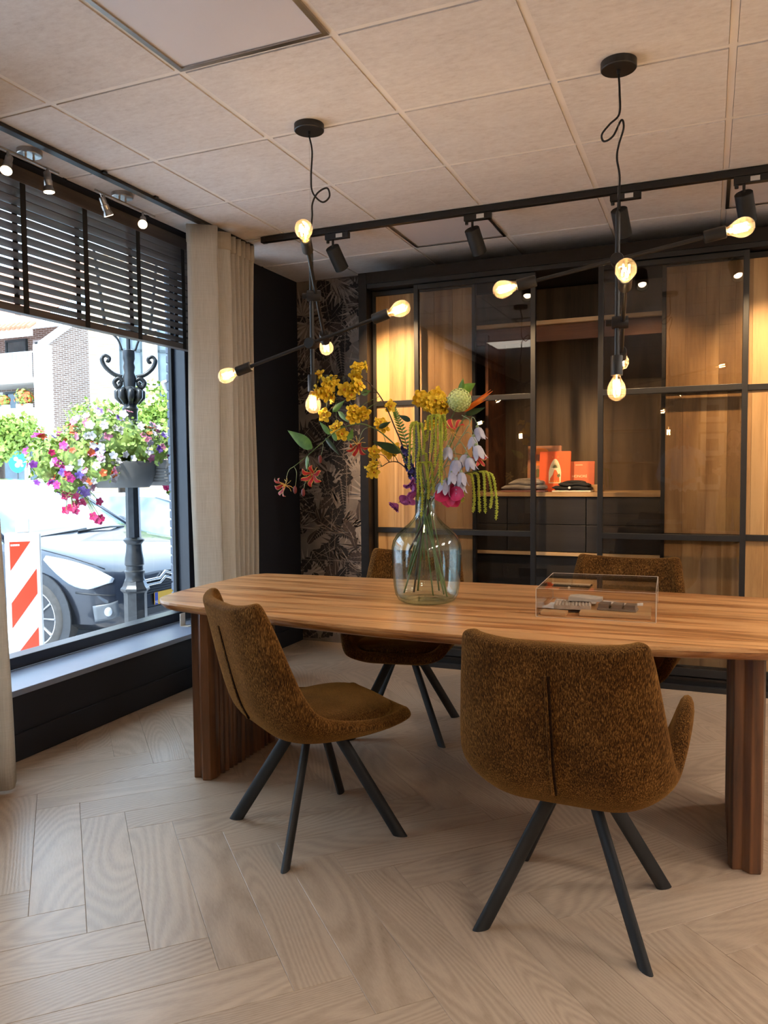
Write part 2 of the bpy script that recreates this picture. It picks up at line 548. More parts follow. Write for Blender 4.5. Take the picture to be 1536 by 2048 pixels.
# the part of the floor behind the camera, too far round to be told apart
MB().box(FX1 + 0.002, XR, YF, YB, -0.004, 0.0).box(XL, FX1, YF, FY0 - 0.002, -0.004, 0.0).build('floor_field', MT['floor'], floor)

# ceiling with lay-in tiles
ceiling = tag(MB().box(-3.43, XR + 0.1, YF - 0.1, YB + 0.4, CEIL + 0.03, CEIL + 0.25).build('ceiling', MT['cream']), 'suspended ceiling of beige mineral tiles', kind='structure')
GX, GY = -2.9398, 1.7495
tile_me = MB().box(-0.286, 0.286, -0.286, 0.286, -0.004, 0.020).mesh('ceiling_tile', MT['tile'])
panel_me = MB().box(-0.275, 0.275, -0.275, 0.275, -0.002, 0.018).mesh('light_panel', MT['led_off'])
MT['led_fill'] = emissive('added_fill_diffuser', (1.0, 0.93, 0.85, 1), 33.0)
MT['led_dim'] = emissive('dimmed_opal_diffuser', (1.0, 0.90, 0.76, 1), 4.0)
panel_fill = MB().box(-0.275, 0.275, -0.275, 0.275, -0.002, 0.018).mesh('light_panel_fill', MT['led_fill'])
panel_dim = MB().box(-0.275, 0.275, -0.275, 0.275, -0.002, 0.018).mesh('light_panel_dimmed', MT['led_dim'])
def panel_frame():
    mb = MB()
    for a, b, c, d in ((-0.292, 0.292, -0.292, -0.274), (-0.292, 0.292, 0.274, 0.292), (-0.292, -0.274, -0.274, 0.274), (0.274, 0.292, -0.274, 0.274)):
        mb.box(a, b, c, d, -0.008, 0.012)
    return mb.mesh('frame', MT['steel'])
frame_me = panel_frame()
OFF_PANELS = {(2, 0): 'unlit square light panel nearest the top edge of the view', (2, 4): 'unlit square light panel behind the black track, left of the two', (5, 4): 'unlit square light panel behind the track at the right edge'}
ON_PANELS = [(1, -2), (8, -5), (8, -2), (8, 1), (8, 4), (8, -8)]  # right-hand column is added out of view to brighten the room
ON_LABELS = ['dimmed square light panel mirrored in the left glass door', 'added unseen fill light panel on the right, second row behind the camera', 'added unseen fill light panel on the right, first row behind the camera', 'added unseen fill light panel on the right above the camera', 'added unseen fill light panel in the right rear corner by the wardrobe', 'added unseen fill light panel on the right, last row behind the camera']
for i in range(0, 10):
    for j in range(-9, 6):
        x0, x1 = GX + 0.6 * i, GX + 0.6 * (i + 1)
        y0, y1 = GY + 0.6 * j, GY + 0.6 * (j + 1)
        cx, cy = (x0 + x1) / 2, (y0 + y1) / 2
        if (i, j) in OFF_PANELS:
            t = thing('light_panel', OFF_PANELS[(i, j)], 'light panel', (cx, cy, CEIL), 0, 'square ceiling light panels')
            link('diffuser', panel_me, t); link('frame', frame_me, t)
            continue
        if (i, j) in ON_PANELS:
            t = thing('light_panel', ON_LABELS[ON_PANELS.index((i, j))], 'light panel', (cx, cy, CEIL), 0, 'lit light panels behind the camera')
            link('diffuser', panel_dim if (i, j) == (1, -2) else panel_fill, t); link('frame', frame_me, t)
            continue
        ax, bx, ay, by = max(x0 + 0.014, XL + 0.002), min(x1 - 0.014, XR - 0.002), max(y0 + 0.014, YF + 0.002), min(y1 - 0.014, YB - 0.002)
        if bx - ax < 0.02 or by - ay < 0.02: continue
        if abs(bx - ax - 0.572) < 1e-6 and abs(by - ay - 0.572) < 1e-6:
            link('ceiling_tile', tile_me, ceiling, (cx, cy, CEIL))
        else:
            MB().box(ax - cx, bx - cx, ay - cy, by - cy, -0.004, 0.020).build('ceiling_tile', MT['tile'], ceiling, loc=(cx, cy, CEIL))
for i in range(0, 11):
    x = GX + 0.6 * i
    if XL < x < XR: MB().box(x - 0.0125, x + 0.0125, YF, YB, CEIL + 0.0, CEIL + 0.03).build('grid_bar', MT['tbar'], ceiling)
for j in range(-8, 6):
    y = GY + 0.6 * j
    if YF < y < YB: MB().box(XL, XR, y - 0.0125, y + 0.0125, CEIL + 0.0005, CEIL + 0.03).build('grid_bar', MT['tbar'], ceiling)
MB().box(XL, XL + 0.022, YF, YB, CEIL + 0.001, CEIL + 0.03).build('edge_trim', MT['tbar'], ceiling)
MB().box(XL, -2.18, YB - 0.022, YB, CEIL + 0.001, CEIL + 0.03).build('edge_trim', MT['tbar'], ceiling)

# left wall with the shop window
WY0, WY1 = 2.15, 4.40
XG = -3.22
wl = MB()
wl.box(-3.33, XL, WY1, YB + 0.1, 0, CEIL + 0.03)          # dark pier beside the curtain
wl.box(-3.33, XL, 0.45, WY1, 0, 0.295)                    # low wall under the windows
wl.box(-3.33, XL, 1.85, WY0, 0.295, CEIL + 0.03)            # pier between the two windows
wl.box(-3.33, XL, YF - 0.1, 0.45, 0, CEIL + 0.03)
wl.box(-3.43, XL - 0.01, -0.70, WY1, CEIL - 0.005, CEIL + 0.2)  # head of the opening
wall_left = tag(wl.build('wall_left', MT['navy']), 'dark navy painted wall with the shop window', kind='structure')
tag(MB().box(-3.17, XL + 0.012, WY0 + 0.004, WY1 - 0.004, 0.297, 0.325).build('trim_1', MT['sill'], bevel=0.003), 'wide grey sill board under the shop window', kind='structure')
tag(MB().box(-3.17, XL + 0.012, 0.454, 1.846, 0.297, 0.325).build('trim_2', MT['sill'], bevel=0.003), 'grey sill board under the nearer shop window', kind='structure')
tag(MB().box(XL, XL + 0.014, YF, YB - 0.01, 0.002, 0.125).build('baseboard_left', MT['navy'], bevel=0.003), 'dark baseboard below the window wall', kind='structure')

def shop_window(name, y0, y1, label):
    w = thing(name, label, None)
    if "category" in w.keys(): del w["category"]
    w['kind'] = 'structure'
    for a, b, c, d in ((y0, y1, 0.325, 0.385), (y0, y1, CEIL - 0.07, CEIL - 0.006), (y0, y0 + 0.05, 0.385, CEIL - 0.07), (y1 - 0.14, y1, 0.385, CEIL - 0.07)):
        MB().box(-3.27, -3.17, a, b, c, d).build('frame', MT['navy_trim'], w, bevel=0.004)
    MB().box(-3.285, -3.262, y1 - 0.165, y1 - 0.135, 0.385, CEIL - 0.07).build('glazing_bead', MT['black_matte'], w)
    MB().box(XG - 0.004, XG, y0 + 0.045, y1 - 0.135, 0.38, CEIL - 0.065).build('pane', MT['glass'], w)
    return w
shop_window('window_1', WY0, WY1, 'large shop window in a dark frame looking on the street')
shop_window('window_2', 0.45, 1.85, 'second shop window nearer than the pale curtain')

# back wall and its leaf wallpaper
wall_back = tag(MB().box(XL, -2.178, YB, YB + 0.1, 0, CEIL + 0.03).box(-2.178, XR + 0.1, YB + 0.25, YB + 0.35, 0, CEIL + 0.03).box(-2.278, -2.178, YB + 0.1, YB + 0.35, 0, CEIL + 0.03).build('wall_back', MT['cream']), 'back wall behind the wardrobe, papered beside the window', kind='structure')
tag(MB().box(XR, XR + 0.1, YF, YB + 0.25, 0, CEIL + 0.03).build('wall_right', MT['cream']), 'plain right wall of the showroom', kind='structure')
tag(MB().box(XL, XR + 0.1, YF - 0.1, YF, 0, CEIL + 0.03).build('wall_front', MT['cream']), 'plain wall of the showroom behind the camera', kind='structure')

# wallpaper: printed leaves in flat inks
MT['wp0'] = plain('wallpaper_ground', srgb(122, 110, 101), 0.8, 0, 0.25, 7)
WPI = [plain('wallpaper_ink_dark', srgb(34, 28, 26), 0.8, 0, 0.2, 20), plain('wallpaper_ink_brown', srgb(66, 53, 46), 0.8, 0, 0.2, 20),
       plain('wallpaper_ink_taupe', srgb(124, 108, 97), 0.8, 0, 0.15, 20), plain('wallpaper_ink_pale', srgb(154, 140, 129), 0.8, 0, 0.1, 20)]
WX0, WX1 = XL + 0.002, -2.185
MB().box(WX0, WX1, YB - 0.003, YB, 0.0, CEIL).build('wallpaper', MT['wp0'], wall_back)
def leaf_poly(L, W, n=9, serr=0.0, lobes=0):
    pts = []
    for i in range(n + 1):
        t = i / n
        w = W * math.sin(PI * t ** 0.8) * (1 - 0.25 * t)
        if lobes: w *= 0.62 + 0.38 * abs(math.sin(lobes * PI * t))
        pts.append((t * L, w))
    return pts + [(x, -y) for x, y in reversed(pts[1:-1])]
inks = [MB() for _ in WPI]
def wp_print(poly, cx, cz, ang, ink, lvl):
    ca, sa = math.cos(ang), math.sin(ang)
    w = [(cx + x * ca - y * sa, cz + x * sa + y * ca) for x, y in poly]
    for axv in ((0, WX0, False), (0, WX1, True), (1, 0.02, False), (1, CEIL - 0.01, True)):
        if len(w) < 3: return
        w = clip(w, *axv)
    if len(w) < 3: return
    yy = YB - 0.0032 - 0.00008 * lvl
    inks[ink].add([(x, yy, z) for x, z in w], [tuple(range(len(w)))])
rw = random.Random(3)
def blade(L, W): return [(0, 0), (L * 0.3, W), (L * 0.7, W * 0.8), (L, 0), (L * 0.7, -W * 0.8), (L * 0.3, -W)]
REP = 0.98
motifs = []
for q in range(115):
    motifs.append((rw.uniform(WX0 - 0.05, WX1 + 0.05), rw.uniform(0, REP), rw.uniform(0, 2 * PI), rw.choice(['palm', 'oak', 'fern', 'oak', 'plain', 'grass', 'oak']), rw.random()))
lvl = 0
for rep in range(3):
    for (cx, cz, an, kind, sz) in motifs:
        lvl = (lvl + 1) % 40
        z = cz + rep * REP
        if kind == 'palm':
            ink, ink2 = rw.choice([(2, 3), (0, 1), (3, 2), (3, 3)])
            for k in range(13):
                a = an + (k - 6) * 0.24
                wp_print(blade(0.19 + 0.05 * sz, 0.009), cx, z, a, ink if k % 2 else ink2, lvl)
        elif kind == 'oak':
            s_ = 0.14 + 0.09 * sz
            wp_print(leaf_poly(s_, s_ * 0.36, 22, 0, 4), cx, z, an, rw.choice([0, 0, 1]), lvl)
            wp_print([(0, 0.0022), (s_, 0), (0, -0.0022)], cx, z, an, 3, lvl + 41)
            for k in range(1, 5):
                for sg in (-1, 1):
                    px, pz = cx + math.cos(an) * s_ * k / 5.5, z + math.sin(an) * s_ * k / 5.5
                    wp_print([(0, 0.0014), (s_ * 0.2, 0), (0, -0.0014)], px, pz, an + sg * 0.8, 2, lvl + 41)
        elif kind == 'fern':
            for k in range(11):
                t = k / 11
                px, pz = cx + math.cos(an) * 0.22 * t, z + math.sin(an) * 0.22 * t
                for sg in (-1, 1):
                    wp_print(blade(0.055 * (1 - 0.7 * t), 0.008), px, pz, an + sg * 1.0, 0, lvl)
            wp_print([(0, 0.003), (0.24, 0), (0, -0.003)], cx, z, an, 2, lvl + 41)
        elif kind == 'plain':
            wp_print(leaf_poly(0.13 + 0.05 * sz, 0.03), cx, z, an, rw.choice([0, 1]), lvl)
            wp_print([(0, 0.002), (0.15, 0), (0, -0.002)], cx, z, an, 3, lvl + 41)
        else:
            for k in range(16):
                wp_print(blade(rw.uniform(0.10, 0.2), 0.004), cx + rw.uniform(-0.06, 0.06), z, an + rw.uniform(-0.5, 0.5), rw.choice([2, 3, 1]), lvl)
for mb, m in zip(inks, WPI):
    if mb.f: tag(mb.build('printed_leaves', m, wall_back), kind='stuff')
# fine horizontal seam lines of the paper panels
for z in (0.62, 1.12):
    MB().box(WX0, WX1, YB - 0.0075, YB - 0.003, z, z + 0.002).build('paper_seam', WPI[3], wall_back)
# ------------------------------------------------------------------ dining table
TZ = 0.755
tbl = thing('dining_table', 'long walnut table with curved edge and fluted panel legs', 'table', (-0.90, 3.08, 0))
near_pts = [(-1.33, 3.10 - 3.08), (-1.325, 2.95 - 3.08), (-1.31, 2.80 - 3.08), (-1.27, 2.70 - 3.08), (-1.17, 2.635 - 3.08), (-0.90, 2.578 - 3.08), (-0.51, 2.492 - 3.08), (-0.13, 2.444 - 3.08), (0.10, 2.435 - 3.08), (0.40, 2.445 - 3.08), (0.73, 2.478 - 3.08), (1.07, 2.548 - 3.08), (1.24, 2.60 - 3.08), (1.33, 2.67 - 3.08), (1.37, 2.80 - 3.08), (1.385, 2.95 - 3.08), (1.39, 3.10 - 3.08)]
far_pts = [(1.385, 0.15), (1.37, 0.27), (1.33, 0.37), (1.24, 0.44), (1.07, 0.475), (0.73, 0.505), (0.30, 0.515), (-0.20, 0.515), (-0.71, 0.505), (-1.08, 0.497), (-1.24, 0.487), (-1.295, 0.45), (-1.32, 0.38), (-1.328, 0.20)]
outline = [tuple(q[:2]) for q in spline([(x, y, 0) for x, y in near_pts + far_pts + [near_pts[0]]], 4)][:-1]
def inset(poly, d):
    n = len(poly); out = []
    for i in range(n):
        a, b, c = Vector(poly[i - 1]), Vector(poly[i]), Vector(poly[(i + 1) % n])
        t = (c - a).normalized()
        nn = Vector((-t.y, t.x))
        out.append(tuple(b + nn * d))
    return out
NB = 10
ymin, ymax = min(q[1] for q in outline), max(q[1] for q in outline)
for k in range(NB):
    a, b = ymin + (ymax - ymin) * k / NB, ymin + (ymax - ymin) * (k + 1) / NB
    w = clip(clip(outline, 1, a, False), 1, b - 0.0003, True)
    MB().prism([(x, y - (a + b) / 2) for x, y in w], -0.012, 0.0).build('plank', MT['table'], tbl, loc=(0, (a + b) / 2, TZ), bevel=0.0008, seg=1)
mb = MB()
n = len(outline)
levels = [(0.0, TZ - 0.0125), (0.002, TZ - 0.018), (0.016, TZ - 0.032), (0.032, TZ - 0.040)]
for d, z in levels:
    mb.v += [(x, y, z) for x, y in inset(outline, d)]
for l in range(len(levels) - 1):
    for i in range(n):
        j = (i + 1) % n
        mb.f.append(((l + 1) * n + i, (l + 1) * n + j, l * n + j, l * n + i))
mb.f.append(tuple(reversed(range((len(levels) - 1) * n, len(levels) * n)))); mb.f.append(tuple(range(n)))
mb.m = [0] * len(mb.f)
mb.build('tabletop_underside', MT['table'], tbl, smooth=30)
def panel_leg(cx):
    leg = MB()
    y0, y1 = -0.40, 0.16
    leg.box(cx - 0.030, cx + 0.030, y0 + 0.05, y1 - 0.05, 0.0, TZ - 0.042)
    L = leg.build('leg', MT['leg_wood'], tbl)
    # faceted end posts
    for yy, sg in ((y0 + 0.03, -1), (y1 - 0.03, 1)):
        poly = [(cx - 0.046, yy - sg * 0.045), (cx - 0.052, yy - sg * 0.01), (cx - 0.040, yy + sg * 0.022), (cx - 0.012, yy + sg * 0.012), (cx + 0.012, yy + sg * 0.034), (cx + 0.044, yy + sg * 0.024), (cx + 0.052, yy - sg * 0.01), (cx + 0.046, yy - sg * 0.045)]
        if sg > 0: poly = poly[::-1]
        MB().prism(poly, 0.0, TZ - 0.041).build('end_post', MT['leg_wood'], L, bevel=0.003)
    # flutes on both faces
    m = 12
    for k in range(m):
        a = y0 + 0.085 + (y1 - y0 - 0.17) * k / m
        b = a + (y1 - y0 - 0.17) / m
        poly = [(cx - 0.032, a + 0.002), (cx - 0.046, a + 0.008), (cx - 0.051, (a + b) / 2), (cx - 0.046, b - 0.008), (cx - 0.032, b - 0.002), (cx + 0.032, b - 0.002), (cx + 0.046, b - 0.008), (cx + 0.051, (a + b) / 2), (cx + 0.046, a + 0.008), (cx + 0.032, a + 0.002)]
        MB().prism(poly[::-1], 0.0, TZ - 0.041).build('flute', MT['leg_wood'], L, smooth=50)
    return L
panel_leg(-1.062)
panel_leg(1.025)

# ------------------------------------------------------------------ chairs
def chair_shell(arms):
    """one padded shell: rows run from the front lip of the seat up to the top of the back; local +y is forward"""
    # y, z, half width, side rise, thickness
    if arms:
        rows = [(0.275, 0.432, 0.205, 0.012), (0.25, 0.418, 0.235, 0.05), (0.17, 0.402, 0.272, 0.20), (0.07, 0.392, 0.292, 0.28), (-0.03, 0.390, 0.296, 0.295), (-0.12, 0.396, 0.290, 0.225), (-0.19, 0.418, 0.278, 0.135), (-0.235, 0.462, 0.272, 0.095), (-0.262, 0.53, 0.266, 0.082), (-0.285, 0.62, 0.255, 0.075), (-0.305, 0.71, 0.244, 0.064), (-0.322, 0.79, 0.233, 0.056), (-0.336, 0.845, 0.224, 0.048), (-0.343, 0.868, 0.216, 0.042)]
    else:
        rows = [(0.285, 0.440, 0.195, 0.004), (0.26, 0.424, 0.215, 0.015), (0.18, 0.404, 0.240, 0.035), (0.08, 0.392, 0.252, 0.055), (-0.02, 0.390, 0.256, 0.075), (-0.11, 0.396, 0.256, 0.095), (-0.18, 0.418, 0.254, 0.115), (-0.228, 0.462, 0.250, 0.12), (-0.258, 0.53, 0.244, 0.11), (-0.283, 0.62, 0.236, 0.098), (-0.305, 0.71, 0.226, 0.088), (-0.323, 0.79, 0.216, 0.076), (-0.337, 0.845, 0.208, 0.066), (-0.344, 0.868, 0.200, 0.058)]
    nv = 15
    k = len(rows)
    P = []
    for i, (y, z, w, h) in enumerate(rows):
        a = rows[max(i - 1, 0)]; b = rows[min(i + 1, k - 1)]
        t = Vector((0, b[0] - a[0], b[1] - a[1])).normalized()
        nrm = Vector((0, t.z, -t.y))       # points up at the seat, forward at the back
        if nrm.z < 0 and nrm.y < 0: nrm = -nrm
        row = []
        for j in range(nv):
            v = -1 + 2 * j / (nv - 1)
            s_ = abs(v)
            xx = w * (1 - (1 - s_) ** 1.0) if s_ < 0.62 else w * (0.62 + 0.38 * math.sin((s_ - 0.62) / 0.38 * PI / 2))
            up = h * max(0.0, (s_ - 0.45) / 0.55) ** (2.3 if i < 8 else 2.0)
            dip = 0.0
            if i >= k - 3: dip = -0.006 * (1 - s_ ** 1.5) * (i - (k - 4)) / 3
            row.append(Vector((math.copysign(xx, v), y, z + dip)) + nrm * up)
        P.append(row)
    return P
def chair(arms, name, label, loc, rz):
    t = thing(name, label, 'chair', (loc[0], loc[1], 0), rz, 'rust brown upholstered dining chairs')
    P = chair_shell(arms)
    mb = MB().grid(P)
    o = mb.build('shell', MT['chenille'], t, smooth=180)
    md = o.modifiers.new('solid', 'SOLIDIFY'); md.thickness = 0.052 if arms else 0.044; md.offset = 0.3; md.use_rim = True
    md = o.modifiers.new('sub', 'SUBSURF'); md.levels = 2; md.render_levels = 2
    # seat cushion
    cu = MB()
    w0 = 0.225 if arms else 0.222
    ring = []
    nn = 28
    for lay, (zz, f) in enumerate(((0.42, 0.90), (0.43, 1.0), (0.446, 1.0), (0.458, 0.94), (0.466, 0.6), (0.469, 0.15))):
        r_ = []
        for i in range(nn):
            a = 2 * PI * i / nn
            x = math.copysign(abs(math.cos(a)) ** 0.6, math.cos(a)) * w0 * f
            y = math.copysign(abs(math.sin(a)) ** 0.6, math.sin(a)) * 0.225 * f + 0.03
            if y < 0: x *= 0.96
            r_.append(Vector((x, y, zz + 0.018 * max(0, (y + 0.1) / 0.35) - 0.008)))
        ring.append(r_)
    for r_ in ring: cu.v += [tuple(q) for q in r_]
    for l in range(len(ring) - 1):
        for i in range(nn):
            j = (i + 1) % nn
            cu.f.append((l * nn + i, l * nn + j, (l + 1) * nn + j, (l + 1) * nn + i))
    cu.f.append(tuple(range((len(ring) - 1) * nn, len(ring) * nn))); cu.f.append(tuple(reversed(range(nn))))
    cu.m = [0] * len(cu.f)
    cu.build('seat_cushion', MT['chenille'], t, smooth=180)
    # centre seam on the outside of the back
    mid = len(P[0]) // 2
    seam = []
    for i in range(7, len(P)):
        a, b = P[max(i - 1, 0)][mid], P[min(i + 1, len(P) - 1)][mid]
        tt = (b - a).normalized()
        seam.append(P[i][mid] - Vector((0, tt.z, -tt.y)) * (0.0372 if arms else 0.0278))
    MB().tube(spline(seam[:-2], 4), 0.0038, 6).build('back_seam', MT['chenille_shade'], t, smooth=180)  # darker fabric colour paints the shade in the seam groove
    MB().tube([q + Vector((-0.007, -0.001, 0)) for q in spline(seam[:-2], 4)], 0.0045, 6).build('seam_ridge', MT['chenille'], t, smooth=180)
    # piping round the rim of the back
    rim = [P[i][0] for i in range(6, len(P))] + [P[-1][j] + Vector((0, 0, 0.006)) for j in range(1, len(P[0]) - 1)] + [P[i][-1] for i in range(len(P) - 1, 5, -1)]
    # legs
    hub = MB().lathe([(0.0, 0.352), (0.085, 0.352), (0.092, 0.358), (0.092, 0.372), (0.0, 0.376)], 20, cap=False)
    hub.build('swivel_hub', MT['black_matte'], t, smooth=40)
    for sx in (-1, 1):
        for sy in (-1, 1):
            a = Vector((sx * 0.052, sy * 0.052, 0.375)); b = Vector((sx * 0.222, sy * 0.222, 0.0))
            d = (b - a)
            lm = MB()
            n = 14; rings = []
            u1 = Vector((sx, sy, 0)).normalized(); u2 = Vector((-sy, sx, 0)).normalized()
            for tt in (0.0, 1.0):
                c = a + d * tt
                ra, rb = (0.027, 0.0135)
                rings.append([c + u1 * ra * math.cos(2 * PI * q / n) + u2 * rb * math.sin(2 * PI * q / n) for q in range(n)])
            lm.v = [tuple(q) for rg in rings for q in rg]
            lm.f = [(q, (q + 1) % n, n + (q + 1) % n, n + q) for q in range(n)] + [tuple(range(n)), tuple(range(n, 2 * n))]
            lm.m = [0] * len(lm.f)
            lm.build('leg', MT['black_matte'], t, smooth=40)
    return t
chair(False, 'dining_chair', 'armless rust brown chair turned sideways at the window end of the table', (-1.307, 2.469), math.radians(54 - 90))
chair(True, 'dining_chair', 'rust brown armchair with its back to the camera in front', (-0.345, 2.287), math.radians(-3))
chair(True, 'dining_chair', 'rust brown armchair across the table behind the glass vase', (-1.395, 3.605), math.radians(189))
chair(True, 'dining_chair', 'rust brown armchair across the table behind the acrylic box', (-0.375, 3.60), math.radians(176))
# ------------------------------------------------------------------ wardrobe with sliding doors
WT = 2.606
wr = thing('wardrobe', 'tall wardrobe with black framed oak and smoked glass sliding doors', 'wardrobe', (-1.0, 4.82, 0))
ox, oy = -1.0, 4.82
def wbox(name, x0, x1, y0, y1, z0, z1, mat, parent=wr, bevel=0.0015):
    cx, cy, cz = (x0 + x1) / 2, (y0 + y1) / 2, (z0 + z1) / 2
    px, py, pz = (ox, oy, 0) if parent is wr else (0, 0, 0)
    if parent is not wr:
        L = parent.location
        px, py, pz = ox + L.x, oy + L.y, L.z
    return MB().box(x0 - cx, x1 - cx, y0 - cy, y1 - cy, z0 - cz, z1 - cz).build(name, mat, parent, bevel=bevel, loc=(cx - px, cy - py, cz - pz))
RX = 1.15
wbox('side_panel', -2.175, -2.115, 4.82, 5.470, 0.0, WT, MT['bronze'])
wbox('side_panel', RX - 0.06, RX, 4.82, 5.470, 0.0, WT, MT['bronze'])
wbox('top_panel', -2.115, RX - 0.06, 4.82, 5.470, WT - 0.075, WT, MT['bronze'])
wbox('top_track', -2.112, RX - 0.063, 4.823, 4.95, WT - 0.105, WT - 0.076, MT['black_metal'])
wbox('plinth', -2.112, RX - 0.063, 4.835, 5.465, 0.0, 0.052, MT['black_metal'])
wbox('floor_track', -2.112, RX - 0.063, 4.823, 4.95, 0.053, 0.068, MT['bronze'])
wbox('floor_rail', -2.175, RX, 4.79, 4.819, 0.0, 0.03, MT['black_metal'])
DZ0, DZ1 = 0.075, WT - 0.11
R1, R2 = 1.745, 0.888
def frame_bars(d, x0, x1, y0, y1, st=0.030):
    wbox('stile', x0, x0 + st, y0, y1, DZ0, DZ1, MT['black_metal'], d)
    wbox('stile', x1 - st, x1, y0, y1, DZ0, DZ1, MT['black_metal'], d)
    for z, h in ((DZ1 - 0.03, 0.03), (R1 - 0.017, 0.034), (R2 - 0.017, 0.034), (DZ0, 0.045)):
        wbox('rail', x0 + st, x1 - st, y0, y1, z, z + h, MT['black_metal'], d)
def sub_empty(name, x, y):
    o = bpy.data.objects.new(name, None); COL.objects.link(o); o.parent = wr; o.location = (x - ox, y - oy, 0); o.empty_display_size = 0.05
    return o
def wood_door(x0, x1, nb, seed, st=0.022):
    # the frame carries the door; its boards and bars are sub-parts
    y0, y1 = 4.915, 4.945
    d = MB().box(0.004 - (x1 - x0) / 2, (x1 - x0) / 2 - 0.004, -0.004, 0.004, DZ0 + 0.01, DZ1 - 0.01).build('oak_door', MT['oak_v'], wr, loc=((x0 + x1) / 2 - ox, 4.938 - oy, 0))
    frame_bars(d, x0, x1, y0 - 0.006, y1, st)
    rr = random.Random(seed)
    for (za, zb) in ((DZ0 + 0.045, R2 - 0.017), (R2 + 0.017, R1 - 0.017), (R1 + 0.017, DZ1 - 0.03)):
        xs = [x0 + st]
        ws = [rr.uniform(0.7, 1.4) for _ in range(nb)]
        tot = sum(ws)
        for w in ws: xs.append(xs[-1] + (x1 - x0 - 2 * st) * w / tot)
        for i in range(nb):
            wbox('board', xs[i] + 0.0004, xs[i + 1] - 0.0004, 4.922, 4.934, za + 0.001, zb - 0.001, MT['oak_v'], d, bevel=0.0006)
wood_door(-2.112, -1.395, 7, 1)
wood_door(-0.262, 0.50, 7, 5)
wood_door(0.505, RX - 0.064, 5, 8)
def glass_door(x0, x1):
    y0, y1 = 4.835, 4.868
    d = MB().box(-(x1 - x0) / 2 + 0.01, (x1 - x0) / 2 - 0.01, -0.003, 0.003, DZ0 + 0.01, DZ1 - 0.01).build('glass_door', MT['grey_glass'], wr, loc=((x0 + x1) / 2 - ox, 4.852 - oy, 0))
    frame_bars(d, x0, x1, y0, y1)
glass_door(-1.787, -0.992)
glass_door(-0.617, 0.198)
# interior between the oak doors
NX0, NX1 = -1.62, -0.02
wbox('back_panel', -2.10, RX - 0.07, 5.44, 5.468, 0.07, WT - 0.08, MT['smoked_oak'])
wbox('partition', NX0 - 0.02, NX0, 4.97, 5.438, 0.07, WT - 0.08, MT['red_wood'])
wbox('partition', NX1, NX1 + 0.02, 4.97, 5.438, 0.07, WT - 0.08, MT['red_wood'])
wbox('partition', -1.345, -1.325, 4.97, 5.438, 1.146, 2.16, MT['red_wood'])
wbox('shelf', NX0 + 0.001, NX1 - 0.001, 4.965, 5.438, 2.20, 2.225, MT['oak_h'])
wbox('light_pelmet', NX0 + 0.001, NX1 - 0.001, 5.0, 5.02, 2.10, 2.199, MT['red_wood'])
wbox('worktop', NX0 + 0.001, NX1 - 0.001, 4.965, 5.438, 1.118, 1.145, MT['oak_h'])
wbox('low_shelf', NX0 + 0.001, NX1 - 0.001, 4.968, 5.438, 0.742, 0.764, MT['oak_h'])
for (xa, xb) in ((NX0 + 0.004, -1.205), (-1.20, -0.705), (-0.70, NX1 - 0.004)):
    for (za, zb) in ((0.768, 0.938), (0.942, 1.114)):
        wbox('drawer', xa, xb, 4.975, 5.43, za, zb, MT['drawer'])
wbox('vent_grille', -1.13, -0.95, 4.990, 4.995, 0.60, 0.655, MT['black_metal'])
wbox('cabinet_front', NX0 + 0.004, NX1 - 0.004, 4.995, 5.01, 0.08, 0.738, MT['drawer'])

# ------------------------------------------------------------------ things displayed on the worktop
WZ = 1.1455
def shirt_pile(label, loc, size, mat, mat2, seed, button=None):
    t = thing('folded_shirt', label, 'shirt', loc, 0)
    rr = random.Random(seed)
    w, d, h = size
    mb = MB()
    nx, ny = 15, 9
    def layer(z0, z1, sx, sy, offx):
        P = []
        for i in range(nx + 1):
            u = -1 + 2 * i / nx
            row = []
            for j in range(13):
                a = PI * 2 * j / 12
                yy = math.copysign(abs(math.cos(a)) ** 0.5, math.cos(a)) * d / 2 * sy
                zz = (z0 + z1) / 2 + math.copysign(abs(math.sin(a)) ** 0.6, math.sin(a)) * (z1 - z0) / 2
                edge = 1 - max(0, abs(u) - 0.86) / 0.14 * 0.6
                zc = (z0 + z1) / 2
                row.append(Vector((offx + u * w / 2 * sx + 0.004 * math.sin(7 * u + j), yy * (0.9 + 0.1 * edge), zc + (zz - zc) * edge + 0.004 * math.sin(5 * u + seed + j * 0.3))))
            P.append(row)
        mb.grid(P)
        mb.add(P[0], [tuple(range(12))]); mb.add(P[-1], [tuple(reversed(range(12)))])
    layer(0.012, h * 0.55, 1.0, 1.0, 0); 
    layer(h * 0.5, h * 0.85, 0.78, 0.85, w * 0.05)
    mb.build('body', mat, t, smooth=180)
    col = MB()
    pts = [(-w * 0.22, -d * 0.28, h * 0.74), (-w * 0.16, d * 0.10, h * 0.84), (w * 0.06, d * 0.22, h * 0.88), (w * 0.26, d * 0.10, h * 0.84), (w * 0.30, -d * 0.24, h * 0.74)]
    col.tube(spline(pts, 5), 0.019, 8, flat=0.75)
    col.build('collar', mat, t, smooth=180)
    MB().box(-w / 2 * 1.03, w / 2 * 1.03, -d / 2, d / 2, 0.0, 0.011).build('bottom_fold', mat2, t, bevel=0.004)
    if button: MB().lathe([(0.0, 0), (0.008, 0), (0.008, 0.003), (0.0, 0.004)], 12, Matrix.Translation((button, -d * 0.52, h * 0.42)) @ Matrix.Rotation(PI / 2, 4, 'X')).build('button', MT['white_plastic'], t)
    return t
MT['shirt_grey'] = plain('grey_linen', srgb(150, 140, 128), 0.85, 0, 0.2, 25, bump=0.2)
MT['shirt_pink'] = plain('rose_cotton', srgb(160, 110, 96), 0.85, 0, 0.1, 25)
